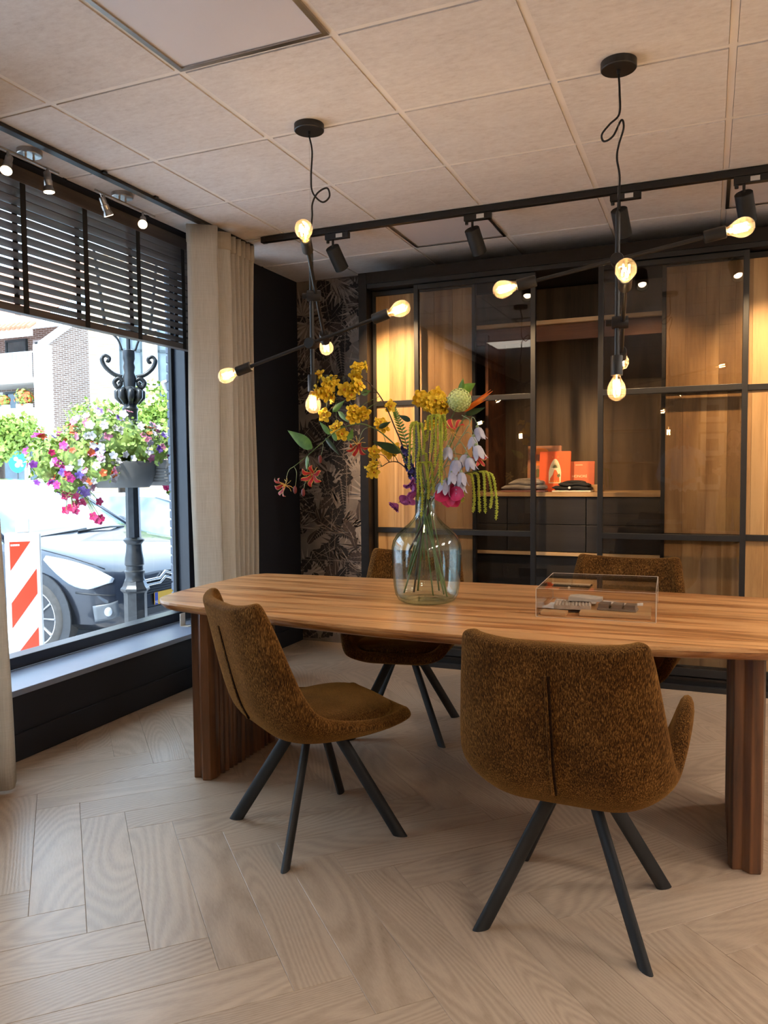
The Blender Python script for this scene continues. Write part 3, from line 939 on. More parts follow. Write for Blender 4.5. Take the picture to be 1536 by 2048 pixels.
MT['shirt_black'] = plain('black_cotton', srgb(20, 19, 20), 0.85, 0, 0.2, 25, bump=0.2)
MT['shirt_white'] = plain('cream_cotton', srgb(214, 200, 176), 0.85, 0, 0.05, 25)
shirt_pile('stack of folded grey linen shirts on the wardrobe worktop', (-1.10, 5.06, WZ), (0.28, 0.17, 0.085), MT['shirt_grey'], MT['shirt_pink'], 2, 0.0)
shirt_pile('folded black shirt with a pale button on the wardrobe worktop', (-0.795, 5.045, WZ), (0.235, 0.14, 0.068), MT['shirt_black'], MT['shirt_white'], 5, -0.01)
wbx = MB().box(-0.045, 0.045, -0.02, 0.02, 0, 0.045).build('wooden_block', MT['oak_h'], bevel=0.002, loc=(-0.66, 5.12, WZ))
tag(wbx, 'pale wooden block standing behind the folded black shirt', 'block')
def text_mesh(name, body, size, mat, parent, loc, rot, extrude=0.0006, align='CENTER'):
    cu = bpy.data.curves.new(name, 'FONT')
    cu.body = body; cu.size = size; cu.extrude = extrude; cu.align_x = align; cu.align_y = 'CENTER'
    tmp = bpy.data.objects.new('tmp_text', cu)
    COL.objects.link(tmp)
    dg = bpy.context.evaluated_depsgraph_get(); dg.update()
    me = bpy.data.meshes.new_from_object(tmp.evaluated_get(dg))
    bpy.data.objects.remove(tmp)
    me.materials.clear(); me.materials.append(mat)
    return link(name, me, parent, loc, rot)
MT['orange'] = plain('orange_cover', srgb(232, 96, 44), 0.5, 0, 0.04, 20)
MT['rust'] = plain('terracotta_cover', srgb(206, 104, 66), 0.55, 0, 0.05, 20)
MT['tan'] = plain('tan_cover', srgb(182, 124, 86), 0.55, 0, 0.08, 20)
MT['pages'] = plain('book_pages', srgb(224, 206, 180), 0.8, 0, 0.05, 60)
MT['inkcream'] = plain('cream_print', srgb(238, 214, 170), 0.6, 0, 0.03, 40)
MT['inkolive'] = plain('olive_print', srgb(110, 104, 62), 0.6, 0, 0.03, 40)
MT['inkorange'] = plain('orange_print', srgb(240, 136, 52), 0.6, 0, 0.03, 40)
def book(label, x, y, w, h, th, mat, tilt, rz=0.0):
    t = thing('book', label, 'book', (x, y, WZ + 0.0005), rz, 'books standing in the wardrobe niche')
    T = Matrix.Rotation(-tilt, 4, 'X')
    def place(o): o.matrix_local = T; return o
    place(MB().box(-w / 2, w / 2, 0, 0.003, 0, h).build('front_cover', mat, t, bevel=0.0006))
    place(MB().box(-w / 2, w / 2, th - 0.003, th, 0, h).build('back_cover', mat, t, bevel=0.0006))
    place(MB().box(-w / 2 + 0.002, w / 2 - 0.004, 0.003, th - 0.003, 0.003, h - 0.004).build('pages', MT['pages'], t))
    place(MB().box(-w / 2 - 0.003, -w / 2 + 0.002, 0, th, 0, h).build('spine', mat, t, bevel=0.001))
    return t, T
def decal(t, T, name, poly, mat, lvl=0):
    o = MB().prism(poly, 0, 0.0005, Matrix.Translation((0, -0.0002 - 0.0005 * lvl, 0)) @ Matrix.Rotation(PI / 2, 4, 'X')).build(name, mat, t)
    o.matrix_local = T
    return o
b1, T1 = book('tall tan illustrated book standing at the left', -0.995, 5.125, 0.215, 0.30, 0.028, MT['tan'], 0.10)
decal(b1, T1, 'printed_shape', [(-0.035 + 0.06 * math.cos(a * PI / 8), 0.265 + 0.022 * math.sin(a * PI / 8)) for a in range(16)], MT['inkorange'])
decal(b1, T1, 'printed_shape', [(-0.07, 0.17), (0.0, 0.17), (0.0, 0.20), (-0.07, 0.20)], MT['inkorange'])
decal(b1, T1, 'printed_shape', [(-0.05 + 0.03 * math.cos(a * PI / 8), 0.12 + 0.03 * math.sin(a * PI / 8)) for a in range(16)], MT['inkolive'])
text_o = text_mesh('lettering', 'E', 0.03, MT['inkcream'], b1, (0, 0, 0), (0, 0, 0)); text_o.matrix_local = T1 @ Matrix.Translation((-0.055, -0.0015, 0.155)) @ Matrix.Rotation(PI / 2, 4, 'X')
b2, T2 = book('bright orange book with a cream arch picture in the middle', -0.915, 5.065, 0.195, 0.262, 0.020, MT['orange'], 0.13)
arch = [(-0.038, 0.055), (0.038, 0.055)] + [(0.040 * math.cos(a) * (1 - 0.25 * math.sin(a)), 0.125 + 0.088 * math.sin(a)) for a in [k * PI / 12 for k in range(0, 13)]]
decal(b2, T2, 'printed_arch', arch, MT['inkcream'])
for k in range(9):
    a = PI * (k + 0.5) / 9
    decal(b2, T2, 'printed_ray', [(0.004 * math.cos(a + 1.2), 0.155 + 0.004 * math.sin(a + 1.2)), (0.028 * math.cos(a), 0.155 + 0.036 * math.sin(a)), (0.004 * math.cos(a - 1.2), 0.155 + 0.004 * math.sin(a - 1.2))], MT['inkolive'], 1)
decal(b2, T2, 'printed_hill', [(-0.03, 0.06), (0.03, 0.06), (0.028, 0.10), (0.008, 0.14), (-0.004, 0.142), (-0.014, 0.11), (-0.03, 0.085)], MT['orange'], 1)
decal(b2, T2, 'printed_leaf', [(0.02, 0.09), (0.036, 0.10), (0.03, 0.118), (0.012, 0.108)], MT['inkolive'], 2)
for sg in (-1, 1):
    decal(b2, T2, 'printed_sprig', [(sg * 0.012, 0.222), (sg * 0.022, 0.232), (sg * 0.018, 0.220)][::-sg], MT['inkorange'], 1)
for k in range(5): decal(b2, T2, 'printed_line', [(-0.034 + 0.014 * k, 0.062), (-0.025 + 0.014 * k, 0.062), (-0.025 + 0.014 * k, 0.072), (-0.034 + 0.014 * k, 0.072)], MT['inkorange'], 2)
b3, T3 = book('small terracotta book with cream lettering at the right', -0.748, 5.115, 0.150, 0.195, 0.018, MT['rust'], 0.12)
o = text_mesh('lettering', 'HONORÉ', 0.0225, MT['inkcream'], b3, (0, 0, 0), (0, 0, 0)); o.matrix_local = T3 @ Matrix.Translation((-0.018, -0.0012, 0.098)) @ Matrix.Rotation(PI / 2, 4, 'X')
decal(b3, T3, 'printed_line', [(-0.045, 0.170), (0.0, 0.170), (0.0, 0.173), (-0.045, 0.173)], MT['inkcream'])
# ------------------------------------------------------------------ pendants with filament bulbs
MT['bulb_glass'] = pane_material('amber_bulb_glass', (1.0, 0.88, 0.68, 1), 1.2)
_m = MT['bulb_glass'].node_tree
_o = _m.nodes.get('Material Output'); _src = _o.inputs['Surface'].links[0].from_socket
_tl = _m.nodes.new('ShaderNodeBsdfTranslucent'); _tl.inputs['Color'].default_value = (1.0, 0.74, 0.42, 1)
_mx = _m.nodes.new('ShaderNodeMixShader'); _mx.inputs[0].default_value = 0.05
_m.links.new(_src, _mx.inputs[1]); _m.links.new(_tl.outputs[0], _mx.inputs[2]); _m.links.new(_mx.outputs[0], _o.inputs['Surface'])
MT['filament'] = emissive('glowing_filament', (1.0, 0.74, 0.46, 1), 150.0)
MT['glow_core'] = emissive('filament_support', (1.0, 0.62, 0.25, 1), 14.0)
MT['brass'] = plain('brass_cap', srgb(190, 140, 70), 0.3, 1.0, 0.05, 30)
BULB = [(0.0125, 0.0), (0.013, 0.012), (0.0155, 0.022), (0.022, 0.034), (0.029, 0.047), (0.0325, 0.062), (0.0315, 0.076), (0.026, 0.089), (0.016, 0.098), (0.006, 0.1015), (0.0, 0.102)]
def bulb_parts(parent, base, d):
    """socket and bulb from base along d"""
    d = Vector(d).normalized()
    M = Matrix.Translation(base) @ dirmat(d)
    so = MB().lathe([(0.0, 0.0), (0.019, 0.0), (0.021, 0.003), (0.021, 0.068), (0.0185, 0.070), (0.0165, 0.066), (0.0, 0.066)], 20, M, cap=False).build('socket', MT['black_metal'], parent, smooth=40)
    M2 = M @ Matrix.Translation((0, 0, 0.058))
    b = MB().lathe(BULB, 20, M2, cap=False).build('bulb', MT['bulb_glass'], parent, smooth=180)
    fm = MB()
    for k in range(4):
        a = 2 * PI * k / 4 + 0.4
        p0 = M2 @ Vector((0.011 * math.cos(a), 0.011 * math.sin(a), 0.036)); p1 = M2 @ Vector((0.0125 * math.cos(a + 0.3), 0.0125 * math.sin(a + 0.3), 0.078))
        fm.tube([p0, p1], 0.0026, 6)
    fm.build('filament', MT['filament'], b)
    MB().tube([M2 @ Vector((0, 0, 0.008)), M2 @ Vector((0, 0, 0.078))], 0.0022, 6).build('stem', MT['glow_core'], b)
    MB().lathe([(0.0135, -0.004), (0.0138, 0.010), (0.0, 0.010)], 16, M2, cap=False).build('cap', MT['brass'], b, smooth=40)

def pendant(label, x, y, arms, loop, ztop, zj):
    t = thing('pendant_lamp', label, 'pendant lamp', (x, y, CEIL), 0, 'black pendants with filament bulbs')
    Z = lambda z: z - CEIL
    MB().lathe([(0.0, -0.031), (0.058, -0.031), (0.061, -0.028), (0.061, -0.0045), (0.0, -0.0045)], 32, cap=False).build('canopy', MT['black_metal'], t, smooth=40)
    MB().lathe([(0.0, -0.045), (0.006, -0.045), (0.007, -0.031), (0.0, -0.031)], 12, cap=False).build('cable_gland', MT['black_metal'], t)
    MB().tube(spline([(p[0], p[1], Z(p[2])) for p in loop], 8), 0.0036, 8).build('cable', MT['tape'], t, smooth=180)
    MB().tube([(0, 0, -0.03), (0, 0, Z(ztop))], 0.0006, 5).build('steel_wire', MT['steel'], t)
    zb = 1.695
    MB().tube([(0, 0, Z(ztop)), (0, 0, Z(ztop) - 0.012), (0, 0, Z(ztop) - 0.03), (0, 0, Z(zb))], [0.004, 0.009, 0.009, 0.009], 12).build('rod', MT['black_metal'], t, smooth=40)
    bulb_parts(t, Vector((0, 0, Z(zb))), (0, 0, -1))
    for (jz, d, side) in arms:
        d = Vector(d).normalized()
        off = Vector((0, 0, 1)).cross(d).normalized() * side
        c = Vector((0, 0, Z(jz))) + off * 0.020
        # joint barrel across the rod and the arm
        MB().lathe([(0.0, -0.026), (0.021, -0.026), (0.0225, -0.023), (0.0225, 0.026), (0.021, 0.030), (0.0, 0.030)], 20, Matrix.Translation(Vector((0, 0, Z(jz))) + off * 0.008) @ dirmat(off), cap=False).build('joint', MT['black_metal'], t, smooth=40)
        MB().lathe([(0.0, -0.046), (0.011, -0.046), (0.0115, -0.027), (0.0, -0.027)], 14, Matrix.Translation(Vector((0, 0, Z(jz))) + off * 0.008) @ dirmat(off), cap=False).build('joint_knob', MT['black_metal'], t, smooth=40)
        a0, a1 = c - d * 0.285, c + d * 0.285
        MB().tube([a0, a1], 0.0075, 12).build('arm', MT['black_metal'], t, smooth=40)
        bulb_parts(t, a1, d); bulb_parts(t, a0, -d)
    return t
loop1 = [(-0.003, 0.002, 2.67), (0.012, 0, 2.60), (0.006, 0, 2.50), (0.012, 0, 2.435), (0.045, 0.02, 2.398), (0.078, 0.02, 2.415), (0.073, 0.01, 2.447), (0.035, 0, 2.43), (0.010, 0, 2.39), (0.008, 0, 2.34), (0.0, 0, 2.275), (-0.008, 0, 2.22), (0.0, 0, 2.203)]
loop2 = [(0.0, 0.0, 2.67), (0.004, 0, 2.60), (0.003, 0, 2.53), (-0.03, 0.01, 2.505), (-0.058, 0.02, 2.478), (-0.05, 0.02, 2.453), (-0.018, 0.01, 2.463), (0.010, 0, 2.508), (0.018, 0, 2.48), (0.002, 0, 2.425), (-0.004, 0, 2.38), (0.006, 0, 2.31), (0.0, 0, 2.20)]
pendant('black pendant with crossed bulb arms above the window end of the table', -1.522, 2.905, [(2.019, (0.135, -0.355, 0.157), 1), (1.821, (0.385, 0.03, 0.112), -1)], loop1, 2.205, 0)
pendant('black pendant with crossed bulb arms nearer the right edge', -0.305, 2.90, [(2.025, (0.39, 0.03, 0.068), -1), (1.811, (0.045, -0.385, 0.085), 1)], loop2, 2.20, 0)

# ------------------------------------------------------------------ track with spotlights
track = thing('track_rail', 'black lighting track across the ceiling before the wardrobe', 'track', (-2.48, 4.16, CEIL))
mb = MB(); mb.box(0, 3.75, -0.018, 0.018, -0.038, -0.005); mb.build('rail_body', MT['black_metal'], track, bevel=0.002)
MB().box(-0.03, -0.0005, -0.019, 0.019, -0.039, -0.005).build('end_cap', MT['black_metal'], track, bevel=0.002)
MB().tube(spline([(-0.03, 0, -0.022), (-0.06, 0.01, -0.012), (-0.16, 0.02, -0.008), (-0.36, 0.02, -0.008)], 6), 0.004, 6).build('feed_cable', MT['white_plastic'], track)
SPOT_ON = emissive('lit_spot_lens', (1.0, 0.74, 0.46, 1), 30.0)
def track_spot(label, x, target, power, size=62, blend=0.7):
    t = thing('track_spotlight', label, 'spotlight', (x, 4.16, CEIL - 0.0385), 0, 'black cylinder spotlights on the track')
    MB().box(-0.075, 0.075, -0.016, 0.016, -0.036, -0.0005).build('adapter', MT['black_metal'], t, bevel=0.003)
    MB().box(-0.003 + 0.0, 0.038, -0.0175, -0.0162, -0.030, -0.008).build('paper_label', MT['paper'], t)
    MB().lathe([(0.0, -0.052), (0.009, -0.052), (0.009, -0.036), (0.0, -0.036)], 12, Matrix.Translation((-0.062, 0, 0)), cap=False).build('lock_knob', MT['black_metal'], t)
    MB().tube([(-0.030, 0, -0.036), (-0.030, 0, -0.075)], 0.007, 10).build('swivel_stem', MT['black_metal'], t, smooth=40)
    piv = Vector((-0.030, 0, -0.088))
    d = (Vector(target) - (Vector((x, 4.16, CEIL - 0.0385)) + piv)).normalized()
    M = Matrix.Translation(piv) @ dirmat(d)
    c = MB().lathe([(0.0, -0.012), (0.038, -0.012), (0.041, -0.009), (0.041, 0.128), (0.038, 0.130), (0.035, 0.126), (0.033, 0.10), (0.0, 0.10)], 28, M, cap=False).build('lamp_head', MT['black_matte'], t, smooth=40)
    MB().lathe([(0.0, 0.1015), (0.026, 0.1015), (0.026, 0.106), (0.0, 0.108)], 20, M, cap=False).build('lens', SPOT_ON, c)
    ld = bpy.data.lights.new('spot_beam', 'SPOT'); ld.energy = power; ld.color = (1.0, 0.66, 0.34); ld.spot_size = math.radians(size); ld.spot_blend = blend; ld.shadow_soft_size = 0.025
    lo = bpy.data.objects.new('spot_beam', ld); COL.objects.link(lo); lo.parent = t
    lo.matrix_local = Matrix.Translation(piv + d * 0.112) @ d.to_track_quat('-Z', 'Y').to_matrix().to_4x4()
    return t
track_spot('leftmost black spotlight on the ceiling track', -2.005, (-1.86, 4.93, 1.66), 165, 64)
track_spot('second black spotlight from the left on the ceiling track', -1.165, (-0.95, 5.15, 1.25), 110, 56)
track_spot('third black spotlight from the left, behind the right pendant', -0.40, (-0.28, 4.93, 1.60), 75, 62)
track_spot('rightmost black spotlight on the ceiling track', 0.17, (0.36, 4.93, 1.60), 90, 64)

# ------------------------------------------------------------------ steel spot bars by the window
GU_ON = emissive('lit_halogen', (1.0, 0.72, 0.40, 1), 9.0)
def spot_bar(label, yc, y0, y1, heads):
    X0 = -2.757
    t = thing('spot_bar', label, 'spot bar', (X0, yc, CEIL), 0, 'brushed steel spot bars by the window')
    MB().lathe([(0.0, -0.026), (0.050, -0.026), (0.053, -0.023), (0.053, -0.0045), (0.0, -0.0045)], 28, cap=False).build('canopy', MT['steel'], t, smooth=40)
    for s_ in (-0.022, 0.022): MB().tube([(0, s_, -0.026), (0, s_, -0.042)], 0.005, 8).build('bar_clip', MT['steel'], t)
    MB().tube([(0, y0 - yc, -0.046), (0, y1 - yc, -0.046)], 0.0055, 10).build('bar', MT['steel'], t, smooth=40)
    for (hy, d) in heads:
        p = Vector((0, hy - yc, -0.046))
        MB().tube([p, p + Vector((0, 0, -0.034))], 0.006, 10).build('swivel', MT['steel'], t, smooth=40)
        d = Vector(d).normalized()
        c = p + Vector((0, 0, -0.048))
        M = Matrix.Translation(c - d * 0.012) @ dirmat(d)
        h = MB().lathe([(0.0, -0.02), (0.014, -0.02), (0.016, -0.017), (0.016, 0.016), (0.0185, 0.018), (0.0185, 0.040), (0.017, 0.042), (0.024, 0.062), (0.025, 0.068), (0.023, 0.068), (0.021, 0.063), (0.0, 0.063)], 22, M, cap=False).build('lamp_head', MT['steel'], t, smooth=40)
        MB().lathe([(0.0, 0.0635), (0.0225, 0.0635), (0.0225, 0.0705), (0.0, 0.0715)], 18, M, cap=False).build('halogen_face', GU_ON, h)
        MB().tube([c - d * 0.03, c - d * 0.052], 0.0022, 6).build('tilt_pin', MT['steel'], t)
spot_bar('brushed steel spot bar at the left edge by the blind', 2.636, 2.36, 2.80, [(2.52, (0.25, -0.42, -0.75)), (2.735, (0.05, 0.05, -1.0))])
spot_bar('brushed steel spot bar nearer the pale curtain', 3.222, 3.03, 3.47, [(3.09, (0.05, 0.45, -0.85)), (3.375, (0.45, -0.60, -0.55))])

# ------------------------------------------------------------------ curtain rail and curtains
cr = thing('curtain_rail', 'black curtain rail along the ceiling before the window', 'curtain rail', (-2.652, -1.0, CEIL))
MB().box(-0.02, 0.02, 0, 5.26, -0.022, -0.005).build('rail_body', MT['black_metal'], cr, bevel=0.002)
for yy in (3.95, 4.32):
    MB().box(0.02, 0.034, yy - 0.012, yy + 0.012, -0.016, -0.005).build('bracket', MT['black_metal'], cr)
def curtain(label, path, z0, z1, seed):
    t = thing('curtain', label, 'curtain', (path[0][0], path[0][1], 0), 0, 'pale linen curtains')
    pl = [Vector((x - path[0][0], y - path[0][1], 0)) for x, y in path]
    sm = spline(pl, 5)
    P = []
    nz = 24
    for q in sm:
        P.append([Vector((q.x * 1.0 + 0.006 * math.sin(2.5 * k / nz * PI + seed + q.y * 9), q.y * (1 - 0.03 * math.sin(k / nz * PI)) + 0.004 * math.sin(3 * k / nz * PI + q.y * 20), z0 + (z1 - z0) * k / nz)) for k in range(nz + 1)])
    c = MB().grid(P).build('cloth', MT['curtain'], t, smooth=180, solid=0.003)
    top = [[Vector((q.x + 0.003, q.y, z)) for z in (z1 - 0.10, z1 - 0.003)] for q in sm]
    MB().grid(top).build('heading_tape', MT['curtain'], t, smooth=180, solid=0.005)
    hem = [[Vector((P[i][0].x + 0.003, P[i][0].y, z)) for z in (z0 + 0.001, z0 + 0.09)] for i in range(len(sm))]
    return t
pathA = [(-2.725, 3.695), (-2.60, 3.790), (-2.604, 3.80), (-2.70, 3.835), (-2.612, 3.905), (-2.604, 3.955), (-2.70, 3.975), (-2.608, 4.015), (-2.70, 4.04), (-2.608, 4.07), (-2.70, 4.095), (-2.608, 4.12), (-2.70, 4.145), (-2.608, 4.17), (-2.70, 4.195), (-2.605, 4.215)]
curtain('pale linen curtain gathered between window and dark wall', pathA, 0.012, CEIL - 0.024, 0.0)
pathB = [(-2.70, 1.70), (-2.60, 1.75), (-2.70, 1.80), (-2.60, 1.86), (-2.70, 1.91), (-2.60, 1.97), (-2.70, 2.03), (-2.60, 2.08), (-2.69, 2.13), (-2.60, 2.18), (-2.69, 2.23), (-2.61, 2.29), (-2.665, 2.358)]
curtain('pale linen curtain at the left edge near the camera', pathB, 0.012, CEIL - 0.024, 1.3)

# ------------------------------------------------------------------ wooden venetian blind
bl = thing('venetian_blind', 'dark wooden venetian blind drawn halfway up the window', 'blind', (-2.97, 2.17, 2.04))
BY = 4.10 - 2.17
MB().box(-0.028, 0.028, 0, BY, 0.622, 0.664).build('head_rail', MT['tape'], bl, bevel=0.002)
MB().box(0.029, 0.035, 0, BY, 0.594, 0.664).build('valance', MT['blind'], bl, bevel=0.002)
MB().box(-0.026, 0.026, 0, BY, 0.0, 0.034).build('bottom_rail', MT['blind'], bl, bevel=0.004)
slat_me = MB().box(-0.025, 0.025, 0, BY, -0.0014, 0.0014).mesh('slat', MT['blind'])
NS = 14
for k in range(NS):
    z = 0.058 + k * 0.0415
    tilt = math.radians(-16 - 0.45 * k)
    link('slat', slat_me, bl, (0, 0, z), (0, tilt, 0))
for yy in (2.385, 2.765, 3.155, 3.555, 3.955):
    tp = MB()
    tp.box(0.0275, 0.0287, yy - 2.17 - 0.016, yy - 2.17 + 0.016, 0.0, 0.62)
    tp.build('ladder_tape', MT['tape'], bl)
    tp = MB()
    tp.box(-0.0287, -0.0275, yy - 2.17 - 0.016, yy - 2.17 + 0.016, 0.0, 0.62)
    tp.build('ladder_tape', MT['tape'], bl)
# ------------------------------------------------------------------ glass vase and the bouquet in it
# points of the stems and blooms, in metres
YB1 = [(-1.076, 3.02, 1.147), (-1.11, 3.02, 1.254), (-1.145, 3.0, 1.348), (-1.162, 2.98, 1.415), (-1.182, 2.97, 1.468), (-1.213, 2.96, 1.547), (-1.251, 2.95, 1.614), (-1.304, 2.94, 1.669), (-1.373, 2.93, 1.685), (-1.442, 2.92, 1.684)]
YB1f = [(-1.324, 2.92, 1.717), (-1.315, 2.95, 1.717), (-1.34, 2.93, 1.683), (-1.321, 2.92, 1.645), (-1.353, 2.95, 1.656), (-1.508, 2.93, 1.692), (-1.451, 2.9, 1.659), (-1.448, 2.93, 1.669), (-1.505, 2.9, 1.625), (-1.458, 2.89, 1.605), (-1.439, 2.91, 1.603), (-1.466, 2.92, 1.635), (-1.384, 2.92, 1.628), (-1.353, 2.91, 1.609), (-1.339, 2.9, 1.532), (-1.336, 2.9, 1.509), (-1.296, 2.91, 1.531), (-1.475, 2.92, 1.528), (-1.418, 2.91, 1.475), (-1.207, 2.98, 1.559), (-1.44, 2.9, 1.642), (-1.483, 2.91, 1.618)]
YB1s = [(-1.304, 2.94, 1.669), (-1.329, 2.93, 1.656), (-1.251, 2.95, 1.614), (-1.347, 2.92, 1.59), (-1.399, 2.92, 1.572), (-1.475, 2.92, 1.528)]
YB2 = [(-1.079, 3.03, 1.147), (-1.121, 3.05, 1.254), (-1.161, 3.05, 1.298), (-1.201, 3.05, 1.329), (-1.237, 3.04, 1.33), (-1.266, 3.03, 1.313)]
YB2f = [(-1.303, 3.03, 1.375), (-1.237, 3.04, 1.374), (-1.222, 3.05, 1.387), (-1.307, 3.02, 1.31), (-1.3, 3.02, 1.286), (-1.284, 3.06, 1.495), (-1.278, 3.07, 1.475), (-1.412, 2.95, 1.447)]
YB2s = [(-1.201, 3.05, 1.329), (-1.233, 3.04, 1.364), (-1.237, 3.04, 1.33), (-1.288, 3.03, 1.364)]
YB3 = [(-1.072, 3.02, 1.147), (-1.075, 3.06, 1.287), (-1.073, 3.08, 1.416), (-1.069, 3.09, 1.51), (-1.058, 3.08, 1.57)]
YB3f = [(-1.094, 3.06, 1.59), (-1.112, 3.08, 1.602), (-1.069, 3.05, 1.568), (-1.065, 3.07, 1.589), (-1.033, 3.06, 1.604), (-1.013, 3.05, 1.579), (-1.034, 3.04, 1.576), (-1.009, 3.06, 1.536), (-1.024, 3.05, 1.526), (-1.048, 3.05, 1.554), (-1.052, 3.04, 1.474), (-1.037, 3.08, 1.555)]
GL = [(-1.079, 3.01, 1.148), (-1.117, 2.98, 1.282), (-1.154, 2.95, 1.374), (-1.212, 2.92, 1.44), (-1.26, 2.9, 1.473), (-1.309, 2.88, 1.484), (-1.391, 2.87, 1.463), (-1.461, 2.86, 1.411), (-1.53, 2.86, 1.359), (-1.592, 2.86, 1.316)]
GLf = [(-1.63, 2.85, 1.238), (-1.498, 2.84, 1.282), (-1.301, 2.86, 1.401)]
GLb = [(-1.475, 2.87, 1.345), (-1.551, 2.86, 1.208), (-1.558, 2.84, 1.293), (-1.578, 2.84, 1.219)]
leaf_pairs = [(-1.506, 2.86, 1.389), (-1.62, 2.86, 1.466), (-1.53, 2.86, 1.359), (-1.529, 2.85, 1.302), (-1.451, 2.87, 1.431), (-1.4, 2.9, 1.358), (-1.434, 2.88, 1.445), (-1.481, 2.88, 1.499), (-1.431, 2.9, 1.539), (-1.365, 2.88, 1.581), (-1.405, 2.9, 1.538), (-1.353, 2.89, 1.492), (-1.359, 2.9, 1.417), (-1.349, 2.92, 1.47), (-1.147, 2.95, 1.368), (-1.267, 2.93, 1.416), (-1.246, 2.95, 1.469), (-1.188, 2.94, 1.493), (-1.115, 2.97, 1.495), (-1.167, 2.97, 1.52), (-1.409, 2.89, 1.418), (-1.443, 2.9, 1.472), (-1.324, 2.95, 1.611), (-1.271, 2.93, 1.62), (-1.436, 2.9, 1.472), (-1.386, 2.92, 1.478)]
FERN = [(-1.093, 3.05, 1.153), (-1.146, 3.06, 1.322), (-1.174, 3.06, 1.424), (-1.203, 3.06, 1.5), (-1.217, 3.05, 1.55)]
AM = [(-1.061, 2.98, 1.149), (-1.053, 2.94, 1.288), (-1.055, 2.92, 1.41), (-1.058, 2.9, 1.48)]
AMs = [(-1.061, 2.9, 1.487), (-1.089, 2.88, 1.295), (-1.068, 2.9, 1.484), (-1.068, 2.87, 1.32), (-1.054, 2.9, 1.48), (-1.051, 2.87, 1.327), (-1.047, 2.9, 1.477), (-1.031, 2.88, 1.358)]
AM2 = [(-1.058, 2.98, 1.15), (-1.029, 2.95, 1.288), (-1.001, 2.93, 1.41), (-0.983, 2.91, 1.51)]
AM2s = [(-0.987, 2.91, 1.51), (-1.001, 2.88, 1.358), (-0.98, 2.91, 1.513), (-0.978, 2.87, 1.307), (-0.973, 2.91, 1.513), (-0.961, 2.87, 1.263), (-0.967, 2.91, 1.509), (-0.95, 2.87, 1.237), (-0.96, 2.91, 1.506), (-0.941, 2.89, 1.407), (-0.997, 2.92, 1.505), (-1.021, 2.89, 1.409)]
AM3 = [(-1.065, 2.98, 1.149), (-1.057, 2.95, 1.223), (-1.053, 2.92, 1.295), (-1.052, 2.91, 1.327)]
AM3s = [(-1.056, 2.91, 1.327), (-1.06, 2.9, 1.173), (-1.052, 2.91, 1.32), (-1.047, 2.9, 1.108), (-1.045, 2.91, 1.327), (-1.016, 2.9, 1.179), (-1.039, 2.92, 1.327), (-0.992, 2.9, 1.205), (-1.045, 2.92, 1.359), (-1.019, 2.9, 1.256)]
AM4 = [(-1.062, 3.0, 1.149), (-0.978, 2.98, 1.222), (-0.904, 2.96, 1.274), (-0.861, 2.95, 1.286), (-0.819, 2.94, 1.289)]
AM4s = [(-0.887, 2.95, 1.274), (-0.888, 2.93, 1.169), (-0.868, 2.95, 1.28), (-0.84, 2.92, 1.129), (-0.848, 2.95, 1.283), (-0.814, 2.92, 1.129), (-0.819, 2.94, 1.289), (-0.788, 2.91, 1.127), (-0.806, 2.94, 1.286), (-0.744, 2.9, 1.103), (-0.812, 2.94, 1.289), (-0.769, 2.91, 1.146)]
VIB = [(-1.076, 3.04, 1.147), (-1.039, 3.06, 1.321), (-0.989, 3.06, 1.466), (-0.937, 3.05, 1.562)]
VIBc = [(-0.93, 3.04, 1.576)]
VIBleaf = [(-0.93, 3.05, 1.608), (-0.865, 3.05, 1.641)]
BOP = [(-1.076, 3.05, 1.146), (-1.017, 3.08, 1.32), (-0.964, 3.09, 1.44), (-0.915, 3.08, 1.518)]
BOPf = [(-0.919, 3.07, 1.53), (-0.792, 3.04, 1.606), (-0.919, 3.08, 1.518), (-0.829, 3.07, 1.545)]
BEL = [(-1.058, 2.99, 1.149), (-1.002, 2.97, 1.255), (-0.94, 2.95, 1.351), (-0.89, 2.94, 1.426), (-0.857, 2.94, 1.482), (-0.89, 2.94, 1.508)]
BELf = [(-0.941, 2.92, 1.386), (-0.829, 2.93, 1.39), (-0.843, 2.94, 1.425), (-0.901, 2.9, 1.336), (-0.858, 2.92, 1.343), (-0.874, 2.94, 1.356), (-0.915, 2.89, 1.287), (-0.882, 2.9, 1.287), (-0.942, 2.9, 1.256), (-0.895, 2.91, 1.255), (-0.975, 2.93, 1.246), (-0.831, 2.95, 1.46)]
DEL = [(-1.076, 3.0, 1.148), (-1.099, 2.99, 1.235), (-1.123, 2.98, 1.308), (-1.139, 2.97, 1.388)]
SPEA = [(-1.072, 2.99, 1.149), (-1.085, 2.95, 1.19), (-1.12, 2.93, 1.191), (-1.151, 2.92, 1.165)]
SPEAf = [(-1.151, 2.91, 1.162), (-1.112, 2.92, 1.188), (-1.084, 2.91, 1.182), (-1.102, 2.94, 1.236), (-1.095, 2.93, 1.214)]
MAG = [(-1.051, 2.98, 1.15), (-1.002, 2.95, 1.19), (-0.955, 2.93, 1.211)]
MAGf = [(-0.932, 2.91, 1.211)]
RED = [(-1.069, 3.02, 1.148), (-1.029, 3.03, 1.267), (-0.987, 3.03, 1.373), (-0.955, 3.02, 1.437)]
REDf = [(-0.949, 3.0, 1.449), (-0.843, 2.97, 1.34)]
stems_bottom = [(-1.152, 2.98, 0.914), (-1.106, 2.97, 0.79), (-1.118, 3.05, 0.784), (-1.176, 3.03, 0.763), (-1.033, 3.0, 0.752), (-1.028, 3.06, 0.787), (-1.0, 3.04, 0.754), (-0.97, 2.99, 0.771), (-1.169, 3.06, 0.849), (-1.099, 3.08, 0.911)]

